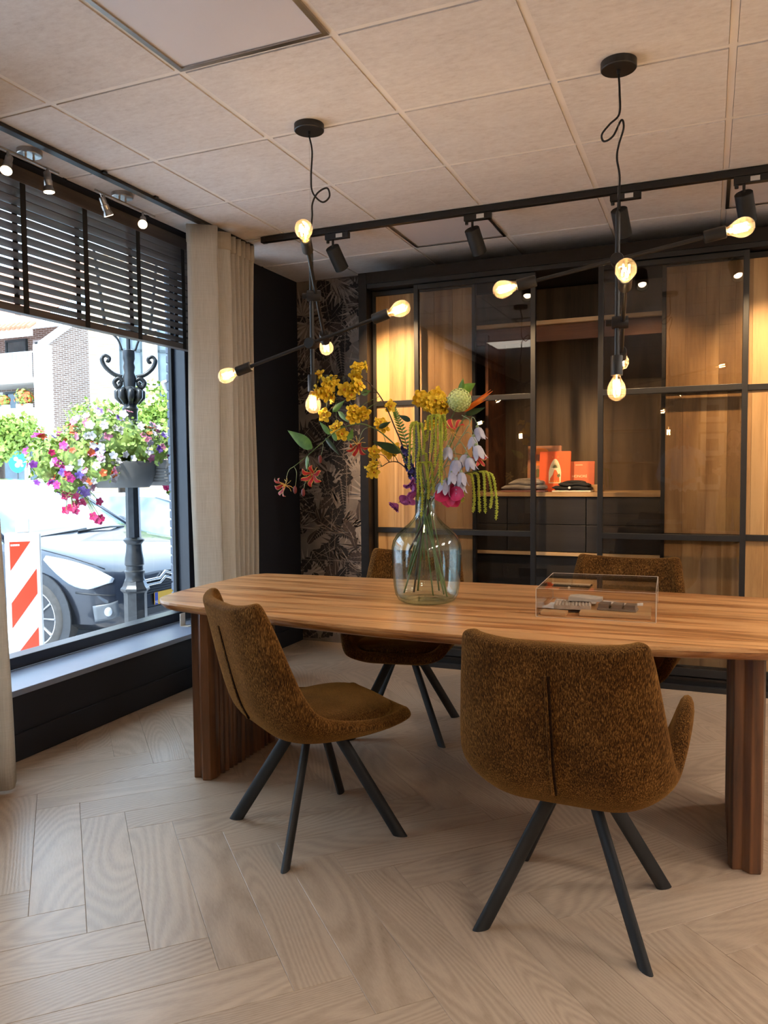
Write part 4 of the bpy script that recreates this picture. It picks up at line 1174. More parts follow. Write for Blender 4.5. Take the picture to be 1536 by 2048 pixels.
VX, VY = -1.068, 3.02
def vase_mat():
    M = Mat('pale_green_glass')
    M.t.nodes.remove(M.b)
    ge = M.n('ShaderNodeNewGeometry')
    dt = M.n('ShaderNodeVectorMath', operation='DOT_PRODUCT'); M.l(ge.outputs['Incoming'], dt.inputs[0]); M.l(ge.outputs['Normal'], dt.inputs[1])
    ab = M.n('ShaderNodeMath', operation='ABSOLUTE'); M.l(dt.outputs['Value'], ab.inputs[0])
    om = M.n('ShaderNodeMath', operation='SUBTRACT', use_clamp=True); om.inputs[0].default_value = 1.0; M.l(ab.outputs[0], om.inputs[1])
    p3 = M.n('ShaderNodeMath', operation='POWER'); p3.inputs[1].default_value = 4.0; M.l(om.outputs[0], p3.inputs[0])
    col = M.mix(p3.outputs[0], (0.935, 0.985, 0.978, 1), (0.52, 0.80, 0.77, 1))
    tr = M.n('ShaderNodeBsdfTransparent'); M.l(col, tr.inputs['Color'])
    gl = M.n('ShaderNodeBsdfGlossy'); gl.inputs['Roughness'].default_value = 0.02
    p5 = M.n('ShaderNodeMath', operation='POWER'); p5.inputs[1].default_value = 4.0; M.l(om.outputs[0], p5.inputs[0])
    fr = M.n('ShaderNodeMath', operation='MULTIPLY_ADD', use_clamp=True); fr.inputs[1].default_value = 0.75; fr.inputs[2].default_value = 0.055; M.l(p5.outputs[0], fr.inputs[0])
    mx = M.n('ShaderNodeMixShader'); M.l(fr.outputs[0], mx.inputs[0]); M.l(tr.outputs[0], mx.inputs[1]); M.l(gl.outputs[0], mx.inputs[2])
    M.l(mx.outputs[0], M.o.inputs['Surface'])
    return M.m
MT['vase'] = vase_mat()
vt = thing('vase', 'large pale green glass demijohn vase on the table', 'vase', (VX, VY, TZ + 0.0005))
outer = [(0.0, 0.012), (0.05, 0.010), (0.072, 0.0), (0.10, 0.0), (0.118, 0.010), (0.130, 0.032), (0.136, 0.07), (0.141, 0.13), (0.1435, 0.19), (0.143, 0.225), (0.137, 0.252), (0.122, 0.277), (0.100, 0.299), (0.074, 0.320), (0.054, 0.342), (0.043, 0.365), (0.037, 0.395), (0.0355, 0.425)]
MB().lathe(outer, 48, cap=False).build('body', MT['vase'], vt, smooth=180)
inner = [(0.0, 0.024), (0.05, 0.021), (0.085, 0.012), (0.112, 0.018), (0.125, 0.038), (0.131, 0.07), (0.136, 0.13), (0.1385, 0.19), (0.138, 0.223), (0.132, 0.248), (0.117, 0.272), (0.096, 0.293), (0.070, 0.314), (0.050, 0.337), (0.039, 0.362), (0.033, 0.395), (0.0315, 0.425)]
MB().lathe(inner, 48, cap=False).build('inner_surface', MT['vase'], vt, smooth=180)
lip = [(0.0355 + 0.0042 * math.cos(a) - 0.001, 0.428 + 0.0055 * math.sin(a)) for a in [k * 2 * PI / 10 for k in range(11)]]
MB().lathe(lip, 40, cap=False).build('rim', MT['vase'], vt, smooth=180)
MB().lathe([(0.0355, 0.388), (0.0385, 0.392), (0.039, 0.398), (0.036, 0.403)], 40, cap=False).build('neck_ring', MT['vase'], vt, smooth=180)

def leafmat(name, a, b, rough=0.5):
    M = Mat(name)
    v = M.coords((1, 1, 1), rand=5.0)
    M.set(col=M.ramp(M.noise(v, 25, 3), [(0.3, a), (0.7, b)]), rough=rough)
    return M.m
MT['stem_green'] = leafmat('green_stem', srgb(70, 96, 48), srgb(104, 128, 66))
MT['stem_pale'] = leafmat('sage_stem', srgb(130, 150, 112), srgb(160, 176, 138))
MT['branch'] = leafmat('brown_branch', srgb(44, 32, 22), srgb(70, 52, 34))
MT['leaf'] = leafmat('fresh_leaf', srgb(70, 112, 34), srgb(116, 156, 60), 0.4)
MT['leaf_dark'] = leafmat('dark_leaf', srgb(30, 52, 28), srgb(58, 84, 44), 0.4)
MT['yellow'] = leafmat('yellow_petal', srgb(250, 198, 22), srgb(255, 226, 66), 0.6)
MT['yellow_eye'] = leafmat('orange_stamen', srgb(196, 110, 16), srgb(222, 140, 30))
MT['red'] = leafmat('crimson_petal', srgb(168, 22, 36), srgb(206, 50, 60))
MT['lily_edge'] = leafmat('lily_yellow', srgb(220, 178, 80), srgb(240, 206, 120))
MT['lime'] = leafmat('amaranth_green', srgb(150, 158, 40), srgb(190, 196, 72), 0.8)
MT['vib'] = leafmat('viburnum_green', srgb(186, 210, 120), srgb(226, 238, 176), 0.7)
MT['bop'] = leafmat('bird_orange', srgb(224, 96, 20), srgb(244, 140, 40))
MT['bell'] = leafmat('pale_blue_bell', srgb(158, 160, 190), srgb(204, 206, 224), 0.6)
MT['blue'] = leafmat('delphinium_blue', srgb(34, 34, 96), srgb(66, 60, 140), 0.6)
MT['purple'] = leafmat('sweet_pea_purple', srgb(140, 50, 126), srgb(186, 96, 170), 0.6)
MT['magenta'] = leafmat('magenta_petal', srgb(176, 14, 66), srgb(214, 40, 98), 0.5)
MT['bud'] = leafmat('dark_bud', srgb(96, 30, 34), srgb(130, 52, 50), 0.5)

def petal(mb, M, L, W, curl=0.3, tip=0.15, n=5, cup=0.2, wave=0.0, mi=0, ruff=0.0):
    """a curved petal along local +x, rising in z"""
    mb.mi = mi
    P = []
    for i in range(n + 1):
        t = i / n
        w = W * (math.sin(PI * min(1, t * 0.86 + 0.07)) ** 0.8) * (1 - tip * t)
        if i == n: w *= 0.35
        row = []
        for j in (-1, -0.5, 0, 0.5, 1):
            z = L * curl * math.sin(t * PI * 0.55) - abs(j) ** 2 * w * -cup + wave * math.sin(t * 9 + j * 2) + ruff * math.sin(j * 7 + t * 5)
            row.append(M @ Vector((L * t * math.cos(curl * t * 0.8), j * w, z)))
        P.append(row)
    mb.grid(P)
    mb.mi = 0

def add_stem(parent, name, pts, r0, r1, mat, below=None):
    pp = list(pts)
    if below is not None: pp = [below] + pp
    sp = spline(pp, 6)
    k = len(sp)
    L0 = parent.location
    return MB().tube([q - L0 for q in sp], [r0 + (r1 - r0) * i / (k - 1) for i in range(k)], 7).build(name, mat, parent, smooth=180)

def stem_thing(name, label, cat='flower', group='cut stems in the vase', foot=None):
    return thing(name, label, cat, foot, 0, group)

rf = random.Random(11)
# shared bloom meshes -------------------------------------------------
def yellow_mesh():
    mb = MB()
    for k in range(5):
        petal(mb, Matrix.Rotation(2 * PI * k / 5 + 0.1, 4, 'Z'), 0.027, 0.0088, 0.16, -0.25, 6, 0.12, 0.0022, 0, 0.0026)
        petal(mb, Matrix.Translation((0, 0, 0.002)) @ Matrix.Rotation(2 * PI * k / 5 + 0.7, 4, 'Z'), 0.014, 0.0052, 0.6, -0.3, 4, 0.2, 0.001, 0, 0.002)
    mb.mi = 1
    mb.sphere((0, 0, 0.004), 0.0055, 8, 5)
    mb.mi = 0
    return mb.mesh('blossom', [MT['yellow'], MT['yellow_eye']], 180)
YM = yellow_mesh()
def bell_mesh():
    mb = MB()
    for k in range(6):
        a = 2 * PI * k / 6
        M = Matrix.Rotation(a, 4, 'Z')
        P = []
        for i, (r, z, w) in enumerate(((0.004, 0.0, 0.004), (0.012, -0.006, 0.008), (0.0165, -0.018, 0.010), (0.018, -0.030, 0.0095), (0.021, -0.040, 0.006), (0.025, -0.046, 0.001))):
            P.append([M @ Vector((r - abs(j) * 0.002, j * w, z)) for j in (-1, 0, 1)])
        mb.grid(P)
    mb.mi = 1
    mb.sphere((0, 0, 0.001), 0.006, 8, 5)
    mb.mi = 0
    return mb.mesh('bell_bloom', [MT['bell'], MT['stem_pale']], 180)
BM = bell_mesh()
def lily_mesh():
    mb = MB()
    for k in range(6):
        M = Matrix.Rotation(2 * PI * k / 6, 4, 'Z')
        for mi, ww, dz in ((1, 0.0085, 0.0), (0, 0.0062, 0.0009)):
            mb.mi = mi
            P = []
            for i in range(8):
                t = i / 7
                w = ww * math.sin(PI * (0.08 + 0.9 * t)) ** 0.9
                x = 0.004 + 0.044 * t - 0.006 * t * t * t
                z = 0.026 * math.sin(t * 2.2) + dz
                P.append([M @ Vector((x, j * w + 0.004 * math.sin(t * 6 + k), z)) for j in (-1, 0, 1)])
            mb.grid(P)
    mb.mi = 1
    for k in range(6):
        a = 2 * PI * k / 6 + 0.5
        mb.tube([(0, 0, 0), (0.016 * math.cos(a), 0.016 * math.sin(a), -0.014), (0.030 * math.cos(a), 0.030 * math.sin(a), -0.016)], 0.0009, 5)
    mb.mi = 0
    return mb.mesh('lily_bloom', [MT['red'], MT['lily_edge']], 180)
LM = lily_mesh()
def leaf_obj(parent, a, b, wd, mat, droop=0.1, roll=0.0):
    a, b = Vector(a) - parent.location, Vector(b) - parent.location
    d = b - a; L = d.length
    x = d.normalized()
    side = x.cross(Vector((0.25, 1, 0.3))).normalized()
    side = (Matrix.Rotation(roll, 3, x) @ side)
    up = side.cross(x)
    P = []
    n = 8
    for i in range(n + 1):
        t = i / n
        w = wd * math.sin(PI * min(1, 0.03 + t ** 0.75 * 0.96)) * (1 - 0.3 * t)
        P.append([a + x * (L * t) + side * (j * w) + up * (abs(j) * w * 0.22 - droop * L * t * (1 - t)) for j in (-1, -0.5, 0, 0.5, 1)])
    return MB().grid(P).build('leaf', mat, parent, smooth=180)
def bloom(parent, me, name, p, d, sc=1.0, spin=None):
    o = link(name, me, parent)
    M = Matrix.Translation(Vector(p) - parent.location) @ dirmat(d) @ Matrix.Rotation(rf.uniform(0, 6.28) if spin is None else spin, 4, 'Z') @ Matrix.Scale(sc, 4)
    o.matrix_local = M
    return o
FB = [(p[0], p[1], max(p[2], TZ + 0.02)) for p in stems_bottom]
NECK = Vector((VX, VY, TZ + 0.41))
def foot(i):
    p = FB[i % len(FB)]
    d = Vector((p[0] - VX, p[1] - VY, 0))
    if d.length > 0.105: d = d.normalized() * 0.105
    return Vector((VX + d.x, VY + d.y, p[2] + 0.008))
def neck(i):
    a = i * 2.4
    return Vector((VX + 0.018 * math.cos(a), VY + 0.018 * math.sin(a), TZ + 0.40))
TOCAM = Vector((0.35, -0.9, 0.1))

# three yellow blossom branches
def yellow_branch(label, idx, pts, blooms, sides, fi):
    f = foot(fi)
    t = stem_thing('blossom_branch', label, 'branch', foot=f)
    add_stem(t, 'stem', [f, neck(fi)] + [Vector(q) for q in pts[1:]], 0.0042, 0.0016, MT['branch'])
    for a, b in sides: add_stem(t, 'twig', [a, tuple((Vector(a) + Vector(b)) / 2 + Vector((0, 0, 0.012))), b], 0.002, 0.001, MT['branch'])
    P = [Vector(q) for q in pts]
    for q in blooms:
        qv = Vector(q)
        near = min(spline(pts, 4), key=lambda r: (r - qv).length)
        if (near - qv).length > 0.012:
            add_stem(t, 'stalk', [near, (near + qv) / 2 + Vector((0, 0, 0.006)), qv], 0.0011, 0.0008, MT['stem_green'])
        d = TOCAM + Vector((rf.uniform(-0.9, 0.9), rf.uniform(-0.3, 0.5), rf.uniform(-0.6, 0.8)))
        bloom(t, YM, 'blossom', qv, d, rf.uniform(1.05, 1.35))
        q2 = qv + Vector((rf.uniform(-0.02, 0.02), rf.uniform(-0.012, 0.012), rf.uniform(-0.02, 0.02)))
        bloom(t, YM, 'blossom', q2, d + Vector((rf.uniform(-0.6, 0.6), 0.2, rf.uniform(-0.6, 0.6))), rf.uniform(0.8, 1.1))
    return t
t = yellow_branch('yellow blossom branch arching over towards the left pendant', 0, YB1, YB1f, [(YB1s[0], YB1s[1]), (YB1s[2], YB1s[3]), (YB1s[3], YB1s[4]), (YB1s[4], YB1s[5])], 0)
for a, b in ((22, 23), (8, 9), (10, 11)): leaf_obj(t, leaf_pairs[a], leaf_pairs[b], 0.014, MT['leaf'], 0.1)
yellow_branch('short yellow blossom branch low on the left of the bouquet', 1, YB2, YB2f, [(YB2s[0], YB2s[1]), (YB2s[2], YB2s[3])], 1)
yellow_branch('upright yellow blossom branch at the top of the bouquet', 2, YB3, YB3f, [], 2)

# gloriosa lily
f = foot(3)
gl_t = stem_thing('gloriosa_lily', 'red and yellow gloriosa lily stem reaching out to the left', foot=f)
add_stem(gl_t, 'stem', [f, neck(3)] + [Vector(q) for q in GL[1:]], 0.0036, 0.0014, MT['stem_green'])
for (a, b), w, m in zip([(0, 1), (2, 3), (4, 5), (6, 7), (12, 13), (14, 15), (16, 17), (18, 19), (20, 21), (24, 25)], [0.031, 0.015, 0.018, 0.014, 0.015, 0.022, 0.012, 0.013, 0.013, 0.012], ['leaf', 'leaf', 'leaf_dark', 'leaf', 'leaf', 'leaf_dark', 'leaf_dark', 'leaf_dark', 'leaf', 'leaf']):
    leaf_obj(gl_t, leaf_pairs[a], leaf_pairs[b], w, MT[m], 0.08, 0.2)
for q, near, d in ((GLf[0], GL[-1], (-0.5, -0.7, -0.3)), (GLf[1], GL[-2], (0.3, -0.9, -0.25)), (GLf[2], GL[4], (0.25, -0.6, -0.9))):
    add_stem(gl_t, 'stalk', [near, tuple((Vector(near) + Vector(q)) / 2 + Vector((0.0, -0.01, 0.02))), q], 0.0012, 0.001, MT['stem_pale'])
    bloom(gl_t, LM, 'lily_bloom', q, d, 1.12)
for q, near in ((GLb[0], GL[-3]), (GLb[1], GL[-2]), (GLb[3], GL[-1])):
    add_stem(gl_t, 'stalk', [near, tuple((Vector(near) + Vector(q)) / 2 + Vector((0.01, 0, 0.02))), q], 0.001, 0.0009, MT['stem_pale'])
    MB().sphere(Vector(q) - f, 0.010, 10, 6, (0.8, 0.8, 1.7)).build('bud', MT['bud'], gl_t, smooth=180)

# fern
f = foot(4)
ft = stem_thing('fern_frond', 'green fern sprig rising behind the amaranth', 'greenery', foot=f)
add_stem(ft, 'stem', [f, neck(4)] + [Vector(q) for q in FERN[1:]], 0.0028, 0.001, MT['stem_green'])
sp = spline(FERN, 6)
for i in range(9, len(sp)):
    p = sp[i]; s_ = 0.032 * (1 - (i - 9) / (len(sp) - 8) * 0.75)
    for sg in (-1, 1):
        leaf_obj(ft, p, p + Vector((sg * s_, -0.006, 0.012)), 0.005, MT['leaf'], 0.1)

# hanging amaranth
def amaranth(label, pts, strands, fi):
    f = foot(fi)
    t = stem_thing('hanging_amaranth', label, foot=f)
    add_stem(t, 'stem', [f, neck(fi)] + [Vector(q) for q in pts[1:]], 0.0034, 0.0018, MT['stem_green'])
    for k in range(0, len(strands), 2):
        a, b = Vector(strands[k]), Vector(strands[k + 1])
        mid = a.lerp(b, 0.15) + Vector(((b.x - a.x) * 0.55, -0.012, 0.012))
        mid2 = a.lerp(b, 0.6) + Vector(((b.x - a.x) * 0.35 + rf.uniform(-0.006, 0.006), 0, 0))
        sp = spline([a, mid, mid2, b], 8)
        n = len(sp)
        rr = [0.0044 * (0.55 + 0.45 * math.sin(PI * min(1, 0.15 + i / n))) * (1.15 if i % 2 else 0.85) for i in range(n)]
        mb = MB().tube([q - f for q in sp], rr, 7)
        # the little knobs that make it fluffy
        for i in range(1, n - 1):
            for w in range(6):
                ang = w * 1.05 + i
                c = sp[i] - f + Vector((math.cos(ang), math.sin(ang), rf.uniform(-0.5, 0.5))) * 0.0050
                r = 0.0026
                mb.add([c + Vector(v) * r for v in ((1, 0, 0), (-1, 0, 0), (0, 1, 0), (0, -1, 0), (0, 0, 1), (0, 0, -1))], [(0, 2, 4), (2, 1, 4), (1, 3, 4), (3, 0, 4), (2, 0, 5), (1, 2, 5), (3, 1, 5), (0, 3, 5)])
        mb.build('tassel', MT['lime'], t, smooth=60)
    return t
amaranth('lime green amaranth with tassels hanging left of the neck', AM, AMs, 5)
amaranth('lime green amaranth with the longest tassels in the middle', AM2, AM2s, 6)
amaranth('lime green amaranth with tassels falling over the vase neck', AM3, AM3s, 7)
amaranth('lime green amaranth arching out on the right', AM4, AM4s, 8)

# viburnum
f = foot(9)
t = stem_thing('viburnum', 'pale green snowball viburnum at the top right of the bouquet', foot=f)
add_stem(t, 'stem', [f, neck(9)] + [Vector(q) for q in VIB[1:]], 0.0034, 0.002, MT['stem_green'])
mb = MB()
c = Vector(VIBc[0]) - f
mb.sphere(c, 0.040, 12, 8)
for i in range(170):
    zz = 1 - 2 * (i + 0.5) / 170; a = i * 2.39996
    q = Vector((math.cos(a) * math.sqrt(1 - zz * zz), math.sin(a) * math.sqrt(1 - zz * zz), zz))
    M = Matrix.Translation(c + q * 0.046) @ dirmat(q) @ Matrix.Rotation(i, 4, 'Z')
    for k in range(4):
        petal(mb, M @ Matrix.Rotation(k * PI / 2, 4, 'Z'), 0.0068, 0.0034, 0.3, 0, 2)
tag(mb.build('flower_head', MT['vib'], t, smooth=60))
lv = Vector(VIBleaf[1]) - Vector(VIBleaf[0])
leaf_obj(t, VIBleaf[0], VIBleaf[1], 0.024, MT['leaf'], 0.05)
leaf_obj(t, VIBleaf[0], tuple(Vector(VIBleaf[0]) + Vector((lv.x * 0.2, 0, lv.z * 1.1 + 0.02))), 0.016, MT['leaf'], 0.05)

# bird of paradise
f = foot(2)
t = stem_thing('bird_of_paradise', 'orange bird of paradise flower pointing up to the right', foot=f)
add_stem(t, 'stem', [f, neck(10)] + [Vector(q) for q in BOP[1:]], 0.0042, 0.003, MT['stem_green'])
leaf_obj(t, BOPf[2], BOPf[3], 0.014, MT['leaf_dark'], -0.05)
for k, (dz, ln) in enumerate(((0.0, 1.0), (0.014, 0.92), (-0.012, 0.85))):
    a = Vector(BOPf[0]); b = Vector(BOPf[1])
    o = leaf_obj(t, a, a + (b - a) * ln + Vector((0, 0.01 * k, dz)), 0.010, MT['bop'], 0.03, 0.6 * k)
    o.name = 'orange_petal'

# bellflowers
f = foot(5)
t = stem_thing('bellflower', 'stem of drooping pale blue bellflowers on the right', foot=f)
add_stem(t, 'stem', [f, neck(11)] + [Vector(q) for q in BEL[1:]], 0.0032, 0.0015, MT['stem_pale'])
sp = spline(BEL, 6)
for q in BELf:
    qv = Vector(q)
    cand = [r for r in sp if r.z > qv.z - 0.03]
    near = min(cand, key=lambda r: (r - qv).length)
    add_stem(t, 'stalk', [near, near.lerp(qv, 0.5) + Vector((0, -0.008, 0.032)), qv + Vector((0, 0, 0.012)), qv], 0.0014, 0.001, MT['stem_pale'])
    bloom(t, BM, 'bell_bloom', qv, Vector((rf.uniform(-0.25, 0.25), rf.uniform(-0.2, 0.2), 1)), rf.uniform(1.1, 1.35))

# delphinium
f = foot(6)
t = stem_thing('delphinium', 'dark blue delphinium spike half hidden behind the amaranth', foot=f)
add_stem(t, 'stem', [f, neck(12)] + [Vector(q) for q in DEL[1:]], 0.003, 0.0014, MT['stem_green'])
def del_mesh():
    mb = MB()
    for k in range(5): petal(mb, Matrix.Rotation(2 * PI * k / 5, 4, 'Z'), 0.013, 0.0075, 0.4, 0, 3)
    return mb.mesh('floret', MT['blue'], 180)
DM = del_mesh()
sp = spline(DEL, 9)
for i, q in enumerate(sp[10:]):
    for k in range(2):
        a = i * 2.4 + k * 3.1
        bloom(t, DM, 'floret', q + Vector((0.010 * math.cos(a), 0.010 * math.sin(a), 0)), (math.cos(a), math.sin(a), 0.3), 1.0)

# sweet pea
f = foot(7)
t = stem_thing('sweet_pea', 'purple sweet pea drooping left of the vase neck', foot=f)
add_stem(t, 'stem', [f, neck(13)] + [Vector(q) for q in SPEA[1:]], 0.0024, 0.0012, MT['stem_green'])
def pea_mesh():
    mb = MB()
    for k, (a, c) in enumerate(((0.0, 0.9), (0.9, 0.6), (-0.9, 0.6), (0.3, 1.4), (-0.3, 1.3))):
        petal(mb, Matrix.Rotation(a, 4, 'Z') @ Matrix.Rotation(-c * 0.5, 4, 'Y'), 0.030, 0.019, 0.35, 0.0, 5, 0.25, 0.001, 0, 0.0016)
    return mb.mesh('pea_bloom', MT['purple'], 180)
PM = pea_mesh()
for q, d in zip(SPEAf, ((-0.5, -0.5, -0.6), (0.0, -0.9, -0.2), (0.3, -0.8, 0.1), (-0.2, -0.8, 0.5), (0.1, -0.9, 0.3))):
    bloom(t, PM, 'pea_bloom', q, d, 1.2)

# magenta bloom
f = foot(8)
t = stem_thing('magenta_bloom', 'large magenta flower hanging right of the vase neck', foot=f)
add_stem(t, 'stem', [f, neck(14)] + [Vector(q) for q in MAG[1:]], 0.0032, 0.002, MT['stem_green'])
for k, (ang, L, W) in enumerate(((-2.6, 0.064, 0.028), (-0.25, 0.074, 0.030), (-1.6, 0.062, 0.030), (-1.0, 0.068, 0.030), (0.5, 0.055, 0.024))):
    mb = MB()
    petal(mb, Matrix.Rotation(0.12 * k, 4, 'Y'), L, W, 0.25, 0.0, 6, 0.25, 0.001)
    o = mb.build('petal', MT['magenta'], t, smooth=180)
    x = Vector((math.cos(ang), -0.25, math.sin(ang))).normalized(); zz = Vector((0.1, -1, 0.1)); y = zz.cross(x).normalized(); zz = x.cross(y)
    c = Vector(MAGf[0]) - f
    o.matrix_local = Matrix(((x.x, y.x, zz.x, c.x), (x.y, y.y, zz.y, c.y), (x.z, y.z, zz.z, c.z), (0, 0, 0, 1)))

# red lily further back
f = foot(4)
t = stem_thing('red_lily', 'red and orange lily tucked between the bellflowers', foot=f)
add_stem(t, 'stem', [f, neck(15)] + [Vector(q) for q in RED[1:]], 0.003, 0.0016, MT['stem_green'])
bloom(t, LM, 'lily_bloom', REDf[0], (0.1, -0.4, 0.8), 1.3)
bloom(t, LM, 'lily_bloom', REDf[1], (0.8, -0.5, 0.1), 1.0)
add_stem(t, 'stalk', [RED[2], tuple((Vector(RED[2]) + Vector(REDf[1])) / 2), REDf[1]], 0.0016, 0.0012, MT['stem_green'])
# ------------------------------------------------------------------ acrylic display box and samples
BX0, BY0, BW, BD, BH = -0.588, 2.842, 0.416, 0.446, 0.104
bt = thing('acrylic_box', 'clear acrylic display cover standing on the table', 'display box', (BX0 + BW / 2, BY0 + BD / 2, TZ + 0.0005), math.radians(2.5))
th = 0.003
hx, hy = BW / 2, BD / 2
for (a, b, c, d) in ((-hx, hx, -hy, -hy + th), (-hx, hx, hy - th, hy), (-hx, -hx + th, -hy + th, hy - th), (hx - th, hx, -hy + th, hy - th)):
    MB().box(a, b, c, d, 0, BH - th).build('side_sheet', MT['acrylic'], bt)
MB().box(-hx, hx, -hy, hy, BH - th, BH).build('top_sheet', MT['acrylic'], bt)
e = 0.0011
for (a, b, c, d) in ((-hx, hx, -hy, -hy + 2 * e), (-hx, hx, hy - 2 * e, hy), (-hx, -hx + 2 * e, -hy, hy), (hx - 2 * e, hx, -hy, hy)):
    MB().box(a, b, c, d, BH, BH + 0.0009).build('polished_edge', MT['acrylic_edge'], bt)
    MB().box(a, b, c, d, -0.0004, 0.0012).build('polished_edge', MT['acrylic_edge'], bt)
for sx in (-1, 1):
    for sy in (-1, 1):
        MB().box(sx * hx - e, sx * hx + e, sy * hy - e, sy * hy + e, 0.0012, BH).build('polished_edge', MT['acrylic_edge'], bt)
def sample(name, label, cat, mb, mat, loc, rz, bevel=0.0015, smooth=None):
    o = mb.build(name, mat, None, bevel=bevel, loc=(BX0 + loc[0], BY0 + loc[1], TZ + loc[2] + 0.001), rot=(0, 0, rz), smooth=smooth)
    return tag(o, label, cat, 'material samples in the acrylic box')
MT['sample_oak'] = wood('sample_oak', [(0.25, srgb(176, 130, 84)), (0.5, srgb(200, 156, 106)), (0.8, srgb(214, 176, 128))], 'X', 10, 9, 80, ringy=2.0, varb=0.05)
MT['sample_grey'] = wood('sample_grey_oak', [(0.25, srgb(96, 82, 70)), (0.5, srgb(122, 106, 92)), (0.8, srgb(142, 126, 110))], 'X', 10, 9, 80, ringy=2.0, varb=0.08)
MT['swatch_a'] = plain('beige_swatch', srgb(200, 188, 172), 0.9, 0, 0.10, 60, bump=0.3)
MT['swatch_b'] = plain('rib_swatch', srgb(184, 168, 150), 0.9, 0, 0.12, 60, bump=0.3)
MT['swatch_c'] = plain('white_swatch', srgb(226, 220, 214), 0.9, 0, 0.08, 80, bump=0.3)
MT['sample_dark'] = plain('dark_sample', srgb(74, 56, 46), 0.5, 0, 0.1, 20)
sample('sample_board', 'light oak sample board on the right inside the box', 'sample', MB().box(-0.125, 0.125, -0.10, 0.10, 0, 0.014), MT['sample_oak'], (0.275, 0.16, 0), 0.06)
sample('sample_board', 'narrow light oak sample strip at the left front corner', 'sample', MB().box(-0.046, 0.046, -0.03, 0.03, 0, 0.013), MT['sample_oak'], (0.065, 0.055, 0), 0.0)
sample('sample_board', 'flat dark brown sample lying under the fabrics', 'sample', MB().box(-0.06, 0.06, -0.05, 0.05, 0, 0.004), MT['sample_dark'], (0.125, 0.17, 0), 0.2)
lath = MB().box(-0.070, 0.070, -0.030, 0.030, 0, 0.008)
o = sample('sample_lath', 'grey oak sample with three raised blocks on the oak board', 'sample', lath, MT['sample_grey'], (0.283, 0.14, 0.015), -0.06)
for k in range(3):
    MB().box(-0.019, 0.019, -0.028, 0.028, 0.0082, 0.024).build('block', MT['sample_grey'], o, bevel=0.001, loc=(-0.047 + 0.047 * k, 0.002, 0))
def swatch(w, d, h, ribs=0, seed=0, amp=0.003):
    mb = MB()
    nx, ny = 40, 10
    top = []
    for i in range(nx + 1):
        u = i / nx
        top.append([Vector(((u - 0.5) * w, (j / ny - 0.5) * d, h + (amp * abs(math.sin(u * PI * ribs)) if ribs else amp * math.sin(u * 5 + seed + j * 0.5)))) for j in range(ny + 1)])
    mb.grid(top)
    n = len(mb.v)
    mb.grid([[Vector((q.x, q.y, 0)) for q in row][::-1] for row in top])
    loop = [i * (ny + 1) for i in range(nx + 1)]
    W_ = ny + 1
    for i in range(nx):
        a, b = i * W_, (i + 1) * W_
        mb.add([top[i][0], top[i + 1][0], Vector((top[i + 1][0].x, top[i + 1][0].y, 0)), Vector((top[i][0].x, top[i][0].y, 0))], [(0, 1, 2, 3)])
        mb.add([top[i][-1], top[i + 1][-1], Vector((top[i + 1][-1].x, top[i + 1][-1].y, 0)), Vector((top[i][-1].x, top[i][-1].y, 0))], [(3, 2, 1, 0)])
    for i in (0, nx):
        for j in range(ny):
            mb.add([top[i][j], top[i][j + 1], Vector((top[i][j + 1].x, top[i][j + 1].y, 0)), Vector((top[i][j].x, top[i][j].y, 0))], [(0, 1, 2, 3)])
    return mb
sample('fabric_swatch', 'ribbed beige fabric swatch in the middle of the stack', 'fabric swatch', swatch(0.135, 0.11, 0.012, 11, 0, 0.006), MT['swatch_b'], (0.115, 0.165, 0.012), 0.12, 0, 40)
sample('fabric_swatch', 'folded plain beige swatch on top of the stack', 'fabric swatch', swatch(0.125, 0.075, 0.013, 0, 1.0, 0.003), MT['swatch_a'], (0.155, 0.225, 0.032), 0.08, 0, 60)
sample('fabric_swatch', 'pale swatch at the left beside the stack', 'fabric swatch', swatch(0.075, 0.10, 0.005, 0, 2.0, 0.002), MT['swatch_c'], (0.045, 0.20, 0.004), -0.15, 0, 60)
sample('fabric_swatch', 'white woven swatch behind the grey blocks', 'fabric swatch', swatch(0.15, 0.07, 0.010, 0, 3.0, 0.004), MT['swatch_c'], (0.285, 0.30, 0.002), 0.05, 0, 60)
sample('fabric_swatch', 'grey beige swatch lying at the back of the box', 'fabric swatch', swatch(0.16, 0.12, 0.004, 0, 4.0, 0.002), MT['swatch_a'], (0.10, 0.32, 0.001), 0.05, 0, 60)

# clear holder on the sill
hold = thing('sign_holder', 'small clear acrylic holder on the window sill beside the table', 'holder', (-3.03, 4.05, 0.3255))
MB().box(-0.03, 0.03, -0.002, 0.0, 0.0, 0.10).build('front_sheet', MT['acrylic'], hold)
MB().box(-0.03, 0.03, -0.05, -0.002, 0.0, 0.003).build('base_sheet', MT['acrylic_edge'], hold)
MB().box(-0.03, -0.026, -0.052, -0.0025, 0.003, 0.08).build('side_strip', MT['acrylic_edge'], hold)
# ------------------------------------------------------------------ the street outside
GZ = -0.22
MT['paving'] = plain('street_paving', srgb(196, 196, 198), 0.8, 0, 0.12, 3)
st = MB()
ys = [-30, 6.9, 7.5, 60]; zs = [GZ, GZ, GZ - 0.2, GZ - 0.2]
for k in range(3):
    st.add([(-60, ys[k], zs[k]), (-3.43, ys[k], zs[k]), (-3.43, ys[k + 1], zs[k + 1]), (-60, ys[k + 1], zs[k + 1])], [(0, 1, 2, 3)])
tag(st.build('ground', MT['paving']), 'paved street outside the shop window', kind='structure')

